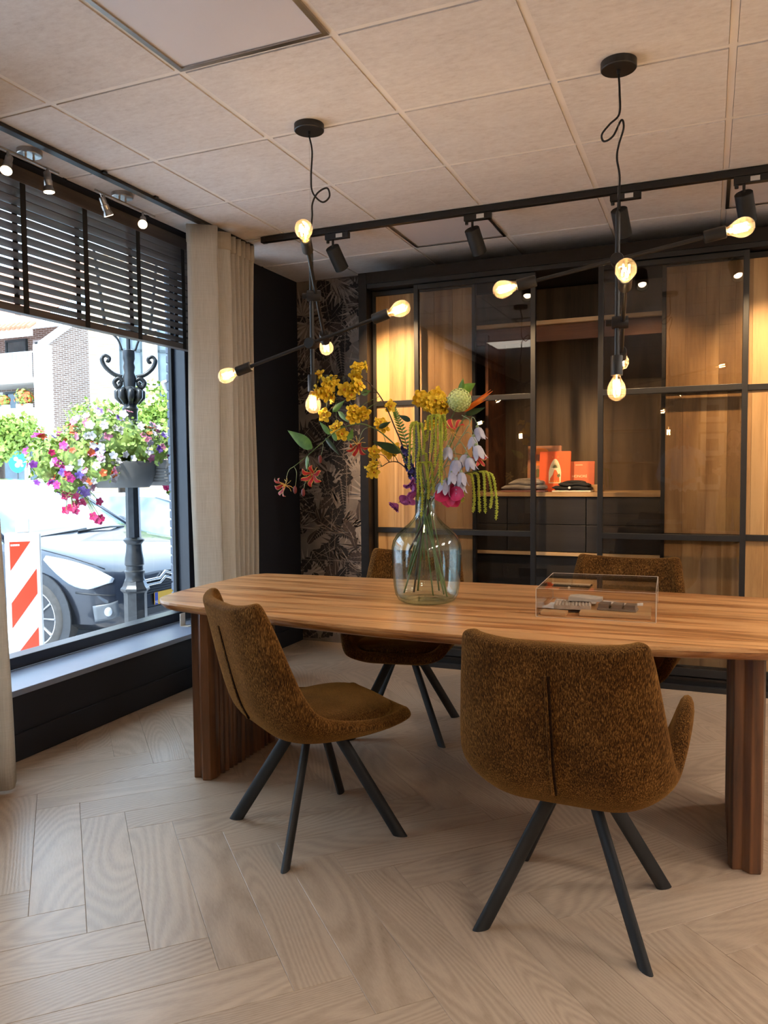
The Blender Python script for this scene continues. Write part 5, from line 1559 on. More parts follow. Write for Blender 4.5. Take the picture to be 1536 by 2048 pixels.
# painted brick pier beside the window, outside
MT['navy_brick'] = plain('blue_grey_painted_brick', srgb(74, 84, 100), 0.55, 0, 0.15, 14, bump=0.3)
pier = tag(MB().box(-3.425, -3.335, WY1 + 0.006, 9.0, GZ, 3.2).build('wall_facade', MT['navy_brick']), 'blue grey painted brick front of the shop', kind='structure')
for k in range(54):
    z = GZ + 0.01 + k * 0.0625
    if z > CEIL + 0.3: break
    sh = 0.0 if k % 2 else 0.05
    yy = WY1 + 0.002
    bx0, bx1 = -3.436, -3.331
    if k % 2: cuts = [(yy, yy + 0.10), (yy + 0.11, yy + 0.31)]
    else: cuts = [(yy, yy + 0.205), (yy + 0.215, yy + 0.315)]
    for a, b in cuts:
        MB().box(bx0, bx1, a, b, z, z + 0.051).build('brick', MT['navy_brick'], pier, bevel=0.004, seg=1)
tag(MB().box(-3.43, XR + 0.2, YF - 0.2, YB + 0.4, CEIL + 0.26, CEIL + 0.5).build('roof', MT['cream']), 'roof slab over the showroom', kind='structure')
MT['sage'] = plain('sage_plaque', srgb(120, 128, 112), 0.5, 0, 0.05, 20)
tag(MB().box(-3.405, -3.345, WY1 - 0.006, WY1 + 0.001, 1.72, 1.865).build('door_plaque', MT['sage'], bevel=0.002), 'small sage green plaque on the painted brick', 'plaque')
wlm = thing('wall_light', 'small white outdoor lamp beyond the brick edge', 'lamp', (-3.50, 4.48, 1.90))
MB().lathe([(0.0, -0.05), (0.02, -0.05), (0.028, 0.03), (0.0, 0.035)], 14, Matrix.Rotation(0.5, 4, 'X'), cap=False).build('lamp_head', MT['white_plastic'], wlm, smooth=40)
MB().tube([(0, 0, 0), (0.03, 0.02, 0.0), (0.07, 0.02, 0)], 0.007, 8).build('bracket', MT['white_plastic'], wlm)

# ------------------------------------------------------------------ cars
def paint(name, col, rough=0.12):
    M = Mat(name)
    v = M.coords()
    M.set(col=M.ramp(M.noise(v, 3, 2), [(0.3, col), (0.7, tuple(min(1, k * 1.1) for k in col[:3]) + (1,))]), rough=0.35, coat=1.0, coatr=0.03, metal=0.25)
    return M.m
MT['paint_dark'] = paint('dark_blue_car_paint', srgb(34, 40, 52))
MT['paint_white'] = paint('white_car_paint', srgb(216, 218, 222))
MT['paint_silver'] = paint('silver_car_paint', srgb(176, 184, 192))
MT['paint_navy'] = paint('navy_car_paint', srgb(40, 54, 86))
def carglass():
    M = Mat('car_window')
    M.set(col=srgb(96, 118, 128), rough=0.05, coat=0.6, coatr=0.02, spec=0.9)
    v = M.coords(); M.l(M.ramp(M.noise(v, 2.5, 2), [(0.35, srgb(70, 92, 104)), (0.65, srgb(150, 176, 186))]), M.b.inputs['Base Color'])
    return M.m
MT['car_glass'] = carglass()
MT['tyre'] = plain('tyre_rubber', srgb(70, 68, 66), 0.8, 0, 0.2, 30)
MT['alloy'] = plain('alloy_wheel', srgb(196, 198, 202), 0.3, 0.7, 0.06, 30)
MT['chrome'] = plain('chrome', srgb(220, 222, 226), 0.12, 1.0, 0.03, 30)
MT['car_black'] = plain('car_black_plastic', srgb(44, 46, 50), 0.5, 0, 0.2, 30)
MT['bezel'] = plain('grey_bezel', srgb(104, 110, 116), 0.4, 0, 0.1, 20)
MT['headlight'] = plain('headlamp_cover', srgb(226, 232, 238), 0.08, 0.2, 0.06, 30, coat=1.0)
MT['plate'] = plain('yellow_number_plate', srgb(236, 178, 40), 0.4, 0, 0.03, 30)
MT['plate_blue'] = plain('blue_plate_strip', srgb(36, 64, 170), 0.4, 0, 0.03, 30)
STN = [(-4.20, 0.62, 0.88, 0.98, 0.50, 0.42), (-4.10, 0.80, 0.92, 1.10, 0.58, 0.36), (-3.85, 0.86, 0.94, 1.28, 0.60, 0.26), (-3.45, 0.885, 0.95, 1.40, 0.63, 0.20), (-3.0, 0.89, 0.95, 1.445, 0.66, 0.20), (-2.5, 0.89, 0.94, 1.46, 0.68, 0.20), (-2.05, 0.89, 0.93, 1.44, 0.68, 0.20), (-1.75, 0.89, 0.925, 1.36, 0.67, 0.20), (-1.45, 0.888, 0.92, 1.20, 0.68, 0.20), (-1.12, 0.885, 0.91, 1.00, 0.70, 0.20), (-0.95, 0.88, 0.895, 0.945, 0.70, 0.20), (-0.70, 0.875, 0.865, 0.905, 0.68, 0.20), (-0.42, 0.86, 0.81, 0.855, 0.64, 0.20), (-0.20, 0.81, 0.745, 0.79, 0.58, 0.20), (-0.07, 0.73, 0.68, 0.715, 0.50, 0.22), (0.0, 0.60, 0.60, 0.63, 0.40, 0.26)]
def car_row(s):
    x, w, zb, zt, wt, z0 = s
    half = [(0.0, z0), (w * 0.82, z0), (w * 0.965, z0 + 0.07), (w * 0.995, z0 + 0.22), (w, (z0 + zb) / 2 + 0.08), (w * 0.985, zb - 0.05), (w * 0.93, zb), (w * 0.93 * 0.55 + wt * 0.45, zb + (zt - zb) * 0.50), (wt, zt - 0.035 * min(1, (zt - zb) / 0.2)), (wt * 0.72, zt), (0.0, zt + 0.012)]
    return [Vector((x, -y, z)) for y, z in half] + [Vector((x, y, z)) for y, z in reversed(half[1:-1])]
def car(name, label, loc, rz, body_mat, detail=True, cat='car'):
    t = thing(name, label, cat, loc, rz, 'cars parked outside')
    rows = [car_row(s) for s in STN]
    nc = len(rows[0])
    mb = MB()
    mb.v = [tuple(q) for r_ in rows for q in r_]
    for i in range(len(rows) - 1):
        for j in range(nc):
            j2 = (j + 1) % nc
            mb.f.append((i * nc + j, i * nc + j2, (i + 1) * nc + j2, (i + 1) * nc + j))
            side = j in (6, 7, 12, 13)
            top = j in (8, 9, 10, 11)
            xm = (STN[i][0] + STN[i + 1][0]) / 2
            g = 0
            if side and -3.85 < xm < -1.2: g = 1
            if top and -2.06 < xm < -1.10: g = 1
            if top and xm < -3.5: g = 1
            mb.m.append(g)
    mb.f.append(tuple(range((len(rows) - 1) * nc, len(rows) * nc))); mb.m.append(0)
    mb.f.append(tuple(reversed(range(nc)))); mb.m.append(0)
    o = mb.build('body', [body_mat, MT['car_glass']], t, smooth=38)
    # pillars
    for sg in (-1, 1):
        MB().tube([(-1.10, sg * 0.80, 0.935), (-1.45, sg * 0.745, 1.15), (-1.80, sg * 0.685, 1.36), (-2.1, sg * 0.68, 1.43)], 0.028, 8, flat=0.6).build('pillar', body_mat, t, smooth=180)
        MB().tube([(-2.35, sg * 0.845, 0.94), (-2.40, sg * 0.70, 1.42)], 0.035, 8, flat=0.5).build('pillar', MT['car_black'], t, smooth=180)
        mir = MB().sphere((-1.42, sg * 0.98, 0.985), 0.11, 12, 8, (0.55, 1.0, 0.68)).build('mirror', body_mat, t, smooth=180)
        for wx in (-0.70, -3.35):
            y = sg * 0.875
            MB().lathe([(0.0, 0.0), (0.385, 0.0), (0.385, 0.012), (0.0, 0.012)], 32, Matrix.Translation((wx, y + sg * 0.006, 0.315)) @ Matrix.Rotation(-sg * PI / 2, 4, 'X'), cap=False).build('wheel_arch', MT['car_black'], t, smooth=40)
            M = Matrix.Translation((wx, y - sg * 0.175, 0.315)) @ Matrix.Rotation(-sg * PI / 2, 4, 'X')
            wh = MB().lathe([(0.20, 0.03), (0.29, 0.0), (0.312, 0.02), (0.315, 0.10), (0.312, 0.185), (0.29, 0.205), (0.235, 0.208), (0.225, 0.19), (0.20, 0.03)], 36, M, cap=False).build('tyre', MT['tyre'], t, smooth=50)
            MB().lathe([(0.0, 0.165), (0.22, 0.165), (0.228, 0.195), (0.232, 0.198), (0.222, 0.170)], 32, M, cap=False).build('rim', MT['car_black'], wh, smooth=40)
            if detail or sg < 0:
                for k in range(10):
                    a = 2 * PI * k / 10
                    MB().tube([M @ Vector((0.05 * math.cos(a), 0.05 * math.sin(a), 0.196)), M @ Vector((0.13 * math.cos(a), 0.13 * math.sin(a), 0.197)), M @ Vector((0.224 * math.cos(a), 0.224 * math.sin(a), 0.192))], [0.016, 0.014, 0.022], 6, flat=0.5).build('spoke', MT['alloy'], wh, smooth=60)
                MB().lathe([(0.0, 0.175), (0.058, 0.175), (0.055, 0.205), (0.0, 0.208)], 20, M, cap=False).build('hub_cap', MT['alloy'], wh, smooth=40)
                rimring = MB().lathe([(0.218, 0.19), (0.222, 0.202), (0.232, 0.203), (0.234, 0.19)], 36, M, cap=False).build('rim_ring', MT['alloy'], wh, smooth=40)
    if not detail: return t
    # surface patches that follow the body
    def S_(u, v):
        i = min(int(u), len(rows) - 2); j = int(v) % nc; a, b = u - i, v - int(v)
        p00, p01, p10, p11 = rows[i][j], rows[i][(j + 1) % nc], rows[i + 1][j], rows[i + 1][(j + 1) % nc]
        return p00 * (1 - a) * (1 - b) + p01 * (1 - a) * b + p10 * a * (1 - b) + p11 * a * b
    def patch(name, mat, us, v0f, v1f, off=0.008, par=t, nv=6):
        P = []
        for u in us:
            row = []
            for k in range(nv + 1):
                v = v0f(u) + (v1f(u) - v0f(u)) * k / nv
                p = S_(u, v)
                nn = (S_(min(u + 0.05, 14.999), v) - S_(u - 0.05, v)).cross(S_(u, v + 0.05) - S_(u, v - 0.05)).normalized()
                if nn.dot(p - Vector((-1.5, 0, 0.6))) < 0: nn = -nn
                row.append(p + nn * off)
            P.append(row)
        return MB().grid(P).build(name, mat, par, smooth=180, solid=0.006)
    for sg in (-1, 1):
        f = (lambda v: v) if sg < 0 else (lambda v: 20 - v)
        us = [11.3 + 2.9 * k / 12 for k in range(13)]
        patch('headlight', MT['headlight'], us, lambda u: f(5.0 - 0.62 * math.sin(PI * min(1, max(0, (u - 11.3) / 2.9))) * 1.5), lambda u: f(5.55 + 0.3 * math.sin(PI * min(1, max(0, (u - 11.3) / 2.9)))))
        fog = patch('fog_lamp_bezel', MT['bezel'], [13.2 + 1.3 * k / 6 for k in range(7)], lambda u: f(2.15), lambda u: f(3.05), 0.012)
        c = S_(13.9, 2.6 if sg < 0 else 17.4)
        MB().sphere(c + Vector((0.02, sg * 0.012, 0)), 0.055, 12, 8, (0.5, 0.7, 0.7)).build('fog_lamp', MT['headlight'], fog, smooth=180)
        patch('bumper_seam', MT['car_black'], [12.5 + 1.9 * k / 6 for k in range(7)], lambda u: f(3.75), lambda u: f(3.85), 0.004, nv=2)
    # front: grille, badge bars, number plate
    MB().box(0.0, 0.012, -0.50, 0.50, 0.555, 0.60).build('grille', MT['car_black'], t, bevel=0.004)
    for z0, up in ((0.585, 0.055), (0.545, 0.05)):
        pts = [(0.008, -0.60, z0), (0.02, -0.16, z0 + 0.002), (0.024, -0.09, z0 + up), (0.026, 0.0, z0 + up * 0.35), (0.024, 0.09, z0 + up), (0.02, 0.16, z0 + 0.002), (0.008, 0.60, z0)]
        pts = [(0.014, -0.57, z0), (0.022, -0.19, z0 + 0.004), (0.026, -0.12, z0 + up), (0.028, 0.0, z0 + up * 0.25), (0.026, 0.12, z0 + up), (0.022, 0.19, z0 + 0.004), (0.014, 0.57, z0)]
        MB().tube(pts, 0.013, 8).build('chevron_bar', MT['chrome'], t, smooth=50)
    for k in range(4):
        MB().box(0.0, 0.016, -0.56 + 0.0, 0.56, 0.475 + 0.022 * k - 0.01, 0.482 + 0.022 * k - 0.01).build('grille_bar', MT['car_black'], t)
    MB().box(0.0, 0.010, -0.45, 0.45, 0.285, 0.345).build('lower_grille', MT['car_black'], t)
    pl = MB().box(0.012, 0.022, -0.26, 0.26, 0.36, 0.47).build('number_plate', MT['plate'], t, bevel=0.004)
    MB().box(0.0222, 0.0235, -0.26, -0.22, 0.362, 0.468).build('plate_strip', MT['plate_blue'], pl)
    text_mesh('lettering', 'NL', 0.035, MT['white_plastic'], pl, (0.0238, -0.24, 0.385), (PI / 2, 0, PI / 2))
    # windscreen wipers
    MB().tube([(-0.99, -0.66, 0.945), (-1.00, -0.15, 0.975), (-1.02, 0.05, 0.985)], 0.010, 6).build('wiper', MT['car_black'], t, smooth=180)
    MB().tube([(-0.97, -0.10, 0.972), (-0.99, 0.35, 0.982), (-1.03, 0.58, 0.97)], 0.010, 6).build('wiper', MT['car_black'], t, smooth=180)
    patch('bonnet_seam', MT['car_black'], [9.9 + 3.6 * k / 12 for k in range(13)], lambda u: 6.35, lambda u: 6.42, 0.002, nv=1)
    patch('bonnet_seam', MT['car_black'], [9.9 + 3.6 * k / 12 for k in range(13)], lambda u: 13.65, lambda u: 13.58, 0.002, nv=1)
    return t
car('parked_car', 'dark blue car with its nose towards the shop window', (-4.46, 5.72, GZ), 0.0, MT['paint_dark'])
car('parked_car', 'silver white car beyond the dark blue one', (-4.15, 8.45, GZ - 0.2), math.radians(2), MT['paint_white'], False)
car('parked_car', 'white car further back at the left edge of the window', (-8.6, 10.6, GZ - 0.2), math.radians(4), MT['paint_silver'], False)
car('parked_car', 'navy car far back just left of the painted brick', (-6.8, 14.0, GZ - 0.2), math.radians(0), MT['paint_navy'], False)

# ------------------------------------------------------------------ red and white marker board
MT['board_white'] = plain('white_reflective', srgb(232, 232, 230), 0.45, 0, 0.03, 12)
MT['board_red'] = plain('red_reflective', srgb(226, 62, 34), 0.45, 0, 0.05, 12)
bd = thing('marker_board', 'white traffic marker board with red diagonal stripes', 'marker board', (-4.495, 4.12, GZ), math.radians(43))
MB().box(-0.118, 0.118, -0.022, 0.022, 0.04, 1.10).build('board', MT['board_white'], bd, bevel=0.02, seg=3)
MB().box(-0.045, 0.045, -0.02, 0.02, 1.10, 1.20).build('top_handle', MT['board_white'], bd, bevel=0.008)
MB().box(-0.20, 0.20, -0.14, 0.14, 0.0, 0.04).build('foot', MT['car_black'], bd, bevel=0.01)
def stripe(poly):
    MB().prism(poly, 0, 0.0015, Matrix.Translation((0, -0.0222, 0)) @ Matrix.Rotation(PI / 2, 4, 'X')).build('stripe', MT['board_red'], bd)
stripe([(-0.085, 1.035), (-0.085, 0.83), (0.05, 1.035)][::1])
stripe([(-0.085, 0.60), (-0.085, 0.42), (0.085, 0.66), (0.085, 0.84)][::1])
stripe([(-0.085, 0.20), (-0.085, 0.06), (-0.02, 0.06), (0.085, 0.24), (0.085, 0.42)][::1])
for k in range(5): MB().box(-0.078 + 0.012 * k, -0.069 + 0.012 * k, -0.0252, -0.0238, 1.005, 1.018).build('printed_mark', MT['board_white'], bd)

# ------------------------------------------------------------------ ornate lamp post
PX, PY = -3.90, 4.58
MT['iron'] = plain('dark_cast_iron', srgb(62, 64, 66), 0.35, 0.5, 0.2, 18, bump=0.15)
lp = thing('lamp_post', 'ornate dark cast iron lamp post with scroll arms', 'lamp post', (PX, PY, GZ))
g = -GZ
prof_base = [(0.10, 0.0), (0.10, 0.03), (0.082, 0.05), (0.082, 0.40 + g), (0.086, 0.415 + g), (0.104, 0.43 + g), (0.104, 0.445 + g), (0.090, 0.46 + g), (0.082, 0.48 + g), (0.074, 0.50 + g)]
MB().lathe(prof_base, 8).build('base', MT['iron'], lp, smooth=30)
MB().lathe([(0.074, 0.50 + g), (0.066, 0.52 + g), (0.066, 0.55 + g), (0.072, 0.56 + g), (0.072, 0.572 + g), (0.064, 0.58 + g), (0.062, 0.61 + g), (0.070, 0.62 + g), (0.068, 0.66 + g), (0.058, 0.72 + g), (0.055, 0.77 + g), (0.074, 0.795 + g), (0.074, 0.805 + g), (0.056, 0.82 + g)], 20).build('collar', MT['iron'], lp, smooth=40)
MB().lathe([(0.053, 0.82 + g), (0.050, 1.2 + g), (0.046, 1.60 + g)], 8).build('shaft', MT['iron'], lp, smooth=20)
MB().lathe([(0.048, 1.56 + g), (0.058, 1.585 + g), (0.052, 1.61 + g), (0.062, 1.64 + g), (0.062, 1.665 + g), (0.050, 1.68 + g), (0.052, 1.74 + g), (0.060, 1.76 + g), (0.046, 1.78 + g), (0.046, 1.83 + g), (0.060, 1.87 + g), (0.060, 1.90 + g), (0.042, 1.92 + g), (0.046, 1.99 + g), (0.036, 2.02 + g), (0.044, 2.06 + g), (0.036, 2.09 + g), (0.044, 2.12 + g), (0.044, 2.18 + g), (0.020, 2.19 + g)], 20).build('capital', MT['iron'], lp, smooth=40)
for k in range(8):
    a = 2 * PI * k / 8
    MB().tube([(0.05 * math.cos(a), 0.05 * math.sin(a), 1.80 + g), (0.085 * math.cos(a), 0.085 * math.sin(a), 1.845 + g), (0.09 * math.cos(a), 0.09 * math.sin(a), 1.88 + g), (0.06 * math.cos(a), 0.06 * math.sin(a), 1.905 + g)], [0.018, 0.026, 0.022, 0.012], 8).build('leaf_boss', MT['iron'], lp, smooth=180)
rr_ = Vector((0.762, 0.648, 0)); cc_ = Vector((0.649, -0.762, 0))
for sg in (-1, 1):
    def Q(h, z): return rr_ * (sg * h) + Vector((0, 0, z + g))
    z0 = 2.0
    MB().tube(spline([Q(0.04, z0 - 0.04), Q(0.075, z0 - 0.02), Q(0.105, z0 - 0.05), Q(0.085, z0 - 0.085), Q(0.06, z0 - 0.06), Q(0.075, z0 - 0.045)], 6), 0.016, 8).build('scroll', MT['iron'], lp, smooth=180)
    MB().tube(spline([Q(0.05, z0 - 0.01), Q(0.11, z0 + 0.01), Q(0.165, z0 + 0.06), Q(0.185, z0 + 0.11), Q(0.165, z0 + 0.14), Q(0.135, z0 + 0.125), Q(0.14, z0 + 0.10), Q(0.155, z0 + 0.105)], 6), [0.016] * 20 + [0.013] * 23, 8).build('scroll_arm', MT['iron'], lp, smooth=180)
    MB().tube(spline([Q(0.045, 2.18), Q(0.075, 2.26), Q(0.13, 2.31), Q(0.20, 2.325)], 6), 0.0085, 8).build('lantern_bracket', MT['iron'], lp, smooth=180)
MB().tube([(0, 0, 2.18 + g), (0, 0, 2.36 + g)], 0.016, 8).build('lantern_stem', MT['iron'], lp, smooth=40)
for k in range(4):
    a0, a1 = PI / 4 + k * PI / 2 + 0.70, PI / 4 + (k + 1) * PI / 2 + 0.70
    p0 = Vector((0.22 * math.cos(a0), 0.22 * math.sin(a0), 2.345 + g)); p1 = Vector((0.22 * math.cos(a1), 0.22 * math.sin(a1), 2.345 + g))
    q0 = Vector((0.30 * math.cos(a0), 0.30 * math.sin(a0), 2.85 + g)); q1 = Vector((0.30 * math.cos(a1), 0.30 * math.sin(a1), 2.85 + g))
    MB().tube([p0, p1], 0.011, 6).build('lantern_bar', MT['iron'], lp)
    MB().tube([p0, q0], 0.010, 6).build('lantern_bar', MT['iron'], lp)
    MB().add([p0, p1, q1, q0], [(0, 1, 2, 3)]).build('lantern_pane', MT['glass'], lp)

# ------------------------------------------------------------------ flower baskets on the post
MT['basket'] = plain('grey_planter_plastic', srgb(120, 119, 116), 0.6, 0, 0.1, 10)
MT['foliage'] = leafmat('basket_foliage', srgb(112, 140, 58), srgb(172, 196, 100), 0.6)
MT['foliage2'] = leafmat('hedge_foliage', srgb(96, 122, 44), srgb(168, 190, 80), 0.6)
PET = {'white': leafmat('white_petunia', srgb(226, 220, 226), srgb(244, 240, 244)), 'magenta': leafmat('magenta_petunia', srgb(180, 24, 120), srgb(212, 60, 150)), 'violet': leafmat('violet_petunia', srgb(110, 70, 180), srgb(160, 130, 214)),
       'orange': leafmat('orange_geranium', srgb(214, 84, 34), srgb(232, 120, 60)), 'pink': leafmat('pink_geranium', srgb(214, 110, 150), srgb(234, 160, 186)), 'red': leafmat('crimson_petunia', srgb(176, 16, 84), srgb(206, 40, 110)), 'purple': leafmat('purple_petunia', srgb(150, 50, 170), srgb(180, 90, 200))}
def petunia(m):
    mb = MB()
    for k in range(5): petal(mb, Matrix.Rotation(2 * PI * k / 5, 4, 'Z'), 0.031, 0.0105, 0.18, -0.3, 5, 0.05, 0.001, 0, 0.002)
    return mb.mesh('petunia', m, 180)
PETM = {k: petunia(m) for k, m in PET.items()}
rq = random.Random(21)
def planter(label, center, rz, half_len, blobs, n_flowers, colours, n_leaf, mound=0.34):
    t = thing('flower_planter', label, 'planter', center, rz, 'flower planters on the lamp post')
    prof = []
    # half-round trough: D-shaped plan, tapering down
    def D(s): return [(half_len * s * math.cos(a), 0.20 * s * math.sin(a)) for a in [PI + PI * k / 14 for k in range(15)]]
    mb = MB()
    lv = [(0.0, 0.74), (0.015, 0.80), (0.10, 0.94), (0.16, 1.0), (0.175, 1.03), (0.185, 1.03)]
    for z, s in lv: mb.v += [(x, y, z) for x, y in D(s)]
    n = 15
    for l in range(len(lv) - 1):
        for i in range(n):
            j = (i + 1) % n
            mb.f.append((l * n + i, l * n + j, (l + 1) * n + j, (l + 1) * n + i))
    mb.f.append(tuple(reversed(range(n)))); mb.f.append(tuple(range((len(lv) - 1) * n, len(lv) * n)))
    mb.m = [0] * len(mb.f)
    mb.build('trough', MT['basket'], t, smooth=40)
    for k in range(5 if half_len < 0.22 else 0):
        z = 0.03 + 0.022 * k
        s = 0.80 + 0.14 * (z - 0.015) / 0.085 if z < 0.1 else 0.94 + 0.06 * (z - 0.10) / 0.06
        MB().tube([(x * 1.006, y * 1.006, z) for x, y in D(s)], 0.004, 5, caps=False).build('rib', MT['basket'], t)
    R = Matrix.Rotation(-rz, 3, 'Z')
    def sample_pt():
        c, r = rq.choice(blobs)
        while True:
            v = Vector((rq.gauss(0, 1), rq.gauss(0, 1), rq.gauss(0, 1))).normalized()
            if v.z > -0.75: break
        return R @ (Vector(c) + Vector((v.x * r[0], v.y * r[1], v.z * r[2])) * rq.uniform(0.85, 1.05) - Vector(center)), R @ v
    lf = MB()
    for i in range(n_leaf):
        p, v = sample_pt()
        p = p - v * rq.uniform(0.0, 0.06)
        d = (v + Vector((rq.uniform(-1, 1), rq.uniform(-1, 1), rq.uniform(-1, 1))) * 0.9).normalized()
        M = Matrix.Translation(p) @ dirmat(d) @ Matrix.Rotation(rq.uniform(0, 6), 4, 'Z')
        s = rq.uniform(0.018, 0.034)
        lf.add([M @ Vector(q) for q in ((0, 0, 0), (s * 0.6, -s * 0.55, 0.004), (s * 1.3, 0, 0.006), (s * 0.6, s * 0.55, 0.004))], [(0, 1, 2, 3)])
    tag(lf.build('foliage', MT['foliage'], t), kind='stuff')
    core = MB()
    for c, r in blobs:
        core.sphere(R @ (Vector(c) - Vector(center)), 1.0, 14, 9, (r[0] * 0.72, r[1] * 0.72, r[2] * 0.72))
    tag(core.build('foliage_core', MT['foliage'], t, smooth=180), kind='stuff')
    for i in range(n_flowers):
        p, v = sample_pt()
        d = (v + cc_ * 0.35 + Vector((rq.uniform(-0.5, 0.5), rq.uniform(-0.5, 0.5), rq.uniform(-0.3, 0.6)))).normalized()
        col = colours(p + Vector((0, 0, 0)), rq)
        o = link('petunia', PETM[col], t)
        o.matrix_local = Matrix.Translation(p + v * 0.01) @ dirmat(d) @ Matrix.Rotation(rq.uniform(0, 6), 4, 'Z') @ Matrix.Scale(rq.uniform(0.8, 1.2), 4)
    return t
def PP(h, c, z): return tuple(Vector((PX, PY, 0)) + rr_ * h + cc_ * c + Vector((0, 0, z)))
c1 = PP(-0.06, 0.13, 1.19)
blobs1 = [(PP(-0.20, 0.26, 1.33), (0.16, 0.12, 0.13)), (PP(-0.08, 0.15, 1.52), (0.26, 0.26, 0.20)), (PP(-0.32, 0.14, 1.42), (0.22, 0.22, 0.20)), (PP(-0.55, 0.10, 1.38), (0.15, 0.15, 0.20)), (PP(0.10, 0.16, 1.46), (0.22, 0.18, 0.16)), (PP(-0.40, 0.15, 1.24), (0.13, 0.13, 0.15)), (PP(-0.20, 0.17, 1.60), (0.2, 0.2, 0.13))]
ang1 = math.atan2(rr_.y, rr_.x)
planter('planter full of petunias and geraniums on the near side of the lamp post', c1, ang1, 0.24, blobs1, 285, lambda p, r: r.choice(['white', 'white', 'white', 'white', 'white', 'pink', 'violet', 'orange', 'white', 'pink']) if p.x > -0.30 else r.choice(['white', 'magenta', 'magenta', 'purple', 'orange', 'violet', 'white', 'red']), 2600)
c2 = PP(0.27, 0.02, 1.20)
blobs2 = [(PP(0.12, -0.05, 1.52), (0.2, 0.2, 0.14)), (PP(0.28, -0.06, 1.54), (0.2, 0.2, 0.15)), (PP(0.30, 0.0, 1.20), (0.06, 0.06, 0.12))]
planter('planter with white flowers half hidden by the painted brick', c2, ang1 + 0.35, 0.20, blobs2, 60, lambda p, r: r.choice(['white', 'white', 'white', 'violet', 'pink', 'purple']) if p.z > 0.2 else 'red', 900)
# trailing crimson petunias
tr = thing('trailing_petunia', 'crimson petunias trailing below the near planter', 'flower', PP(-0.42, 0.16, 1.25), 0)
base = Vector(PP(-0.42, 0.16, 1.25))
for k in range(16):
    h = -0.46 + 0.14 * rq.random() + (0.16 if k > 10 else 0); z = 1.02 + 0.16 * rq.random() - (0.06 if k > 10 else 0)
    p = Vector(PP(h, 0.16 + 0.05 * rq.random(), z)) - base
    MB().tube(spline([Vector((0, 0, 0.05)), p * 0.5 + Vector((0, 0, 0.04)), p], 5), 0.003, 5).build('stem', MT['foliage'], tr)
    o = link('petunia', PETM['red'], tr)
    o.matrix_local = Matrix.Translation(p) @ dirmat(cc_ + Vector((rq.uniform(-0.5, 0.5), rq.uniform(-0.5, 0.5), rq.uniform(-0.3, 0.5)))) @ Matrix.Scale(rq.uniform(0.9, 1.25), 4)

# ------------------------------------------------------------------ shrubs and trees across the street
def leafy(name, label, cat, center, rad, n, size, mat, trunk=None, group=None, seed=1):
    t = thing(name, label, cat, (center[0], center[1], trunk if trunk is not None else center[2] - rad[2]), 0, group)
    base = Vector(t.location)
    r = random.Random(seed)
    mb = MB()
    cl = [(Vector((r.uniform(-0.6, 0.6) * rad[0], r.uniform(-0.6, 0.6) * rad[1], r.uniform(-0.5, 0.6) * rad[2])), r.uniform(0.35, 0.6)) for _ in range(12)] + [(Vector((0, 0, 0)), 0.75)]
    for i in range(n):
        c, s = r.choice(cl)
        v = Vector((r.gauss(0, 1), r.gauss(0, 1), r.gauss(0, 1))).normalized()
        p = Vector(center) - base + c + Vector((v.x * rad[0], v.y * rad[1], v.z * rad[2])) * s * r.uniform(0.6, 1.0)
        M = Matrix.Translation(p) @ dirmat((v + Vector((r.uniform(-1, 1), r.uniform(-1, 1), r.uniform(-1, 1)))).normalized()) @ Matrix.Rotation(r.uniform(0, 6), 4, 'Z')
        a = size * r.uniform(0.6, 1.2)
        mb.add([M @ Vector(q) for q in ((0, 0, 0), (a * 0.6, -a * 0.5, 0.0), (a * 1.3, 0, a * 0.1), (a * 0.6, a * 0.5, 0.0))], [(0, 1, 2, 3)])
    tag(mb.build('foliage', mat, t), kind='stuff')
    MB().tube([(0, 0, 0), Vector(center) - base + Vector((0, 0, -0.2 * rad[2])), Vector(center) - base + Vector((0.1 * rad[0], 0, 0.4 * rad[2]))], [0.05 + 0.05 * rad[0]] * 2 + [0.03], 8).build('trunk', MT['branch'], t, smooth=180)
    return t
leafy('street_tree', 'small round street tree at the left edge of the window', 'tree', (-16.6, 14.6, 2.2), (1.0, 1.0, 0.75), 3000, 0.13, MT['foliage2'], GZ - 0.2, 'trees across the street', 3)
leafy('street_tree', 'bright green street tree behind the flower planter', 'tree', (-10.6, 12.2, 2.1), (1.15, 1.15, 0.62), 3200, 0.09, MT['foliage2'], GZ - 0.2, 'trees across the street', 4)
leafy('street_tree', 'bright green street tree next to the painted brick edge', 'tree', (-9.4, 12.6, 2.3), (1.0, 1.0, 0.68), 3200, 0.09, MT['foliage2'], GZ - 0.2, 'trees across the street', 5)
# ------------------------------------------------------------------ buildings across the square
def brickmat(name, c1, c2, mortar, rot=0.0, kind='Object'):
    M = Mat(name)
    tc = M.n('ShaderNodeTexCoord')
    mp = M.n('ShaderNodeMapping'); mp.inputs['Rotation'].default_value = (0, 0, 0)
    sep = M.n('ShaderNodeSeparateXYZ'); M.l(tc.outputs[kind], sep.inputs[0])
    ad = M.n('ShaderNodeMath', operation='ADD'); M.l(sep.outputs[0], ad.inputs[0]); M.l(sep.outputs[1], ad.inputs[1])
    cb = M.n('ShaderNodeCombineXYZ'); M.l(ad.outputs[0], cb.inputs[0]); M.l(sep.outputs[2], cb.inputs[1])
    bk = M.n('ShaderNodeTexBrick')
    bk.inputs['Scale'].default_value = 1.0
    bk.inputs['Brick Width'].default_value = 0.30; bk.inputs['Row Height'].default_value = 0.082
    bk.inputs['Mortar Size'].default_value = 0.012
    bk.inputs['Color1'].default_value = c1; bk.inputs['Color2'].default_value = c2; bk.inputs['Mortar'].default_value = mortar
    M.l(cb.outputs[0], bk.inputs['Vector'])
    M.set(col=bk.outputs['Color'], rough=0.85)
    return M.m
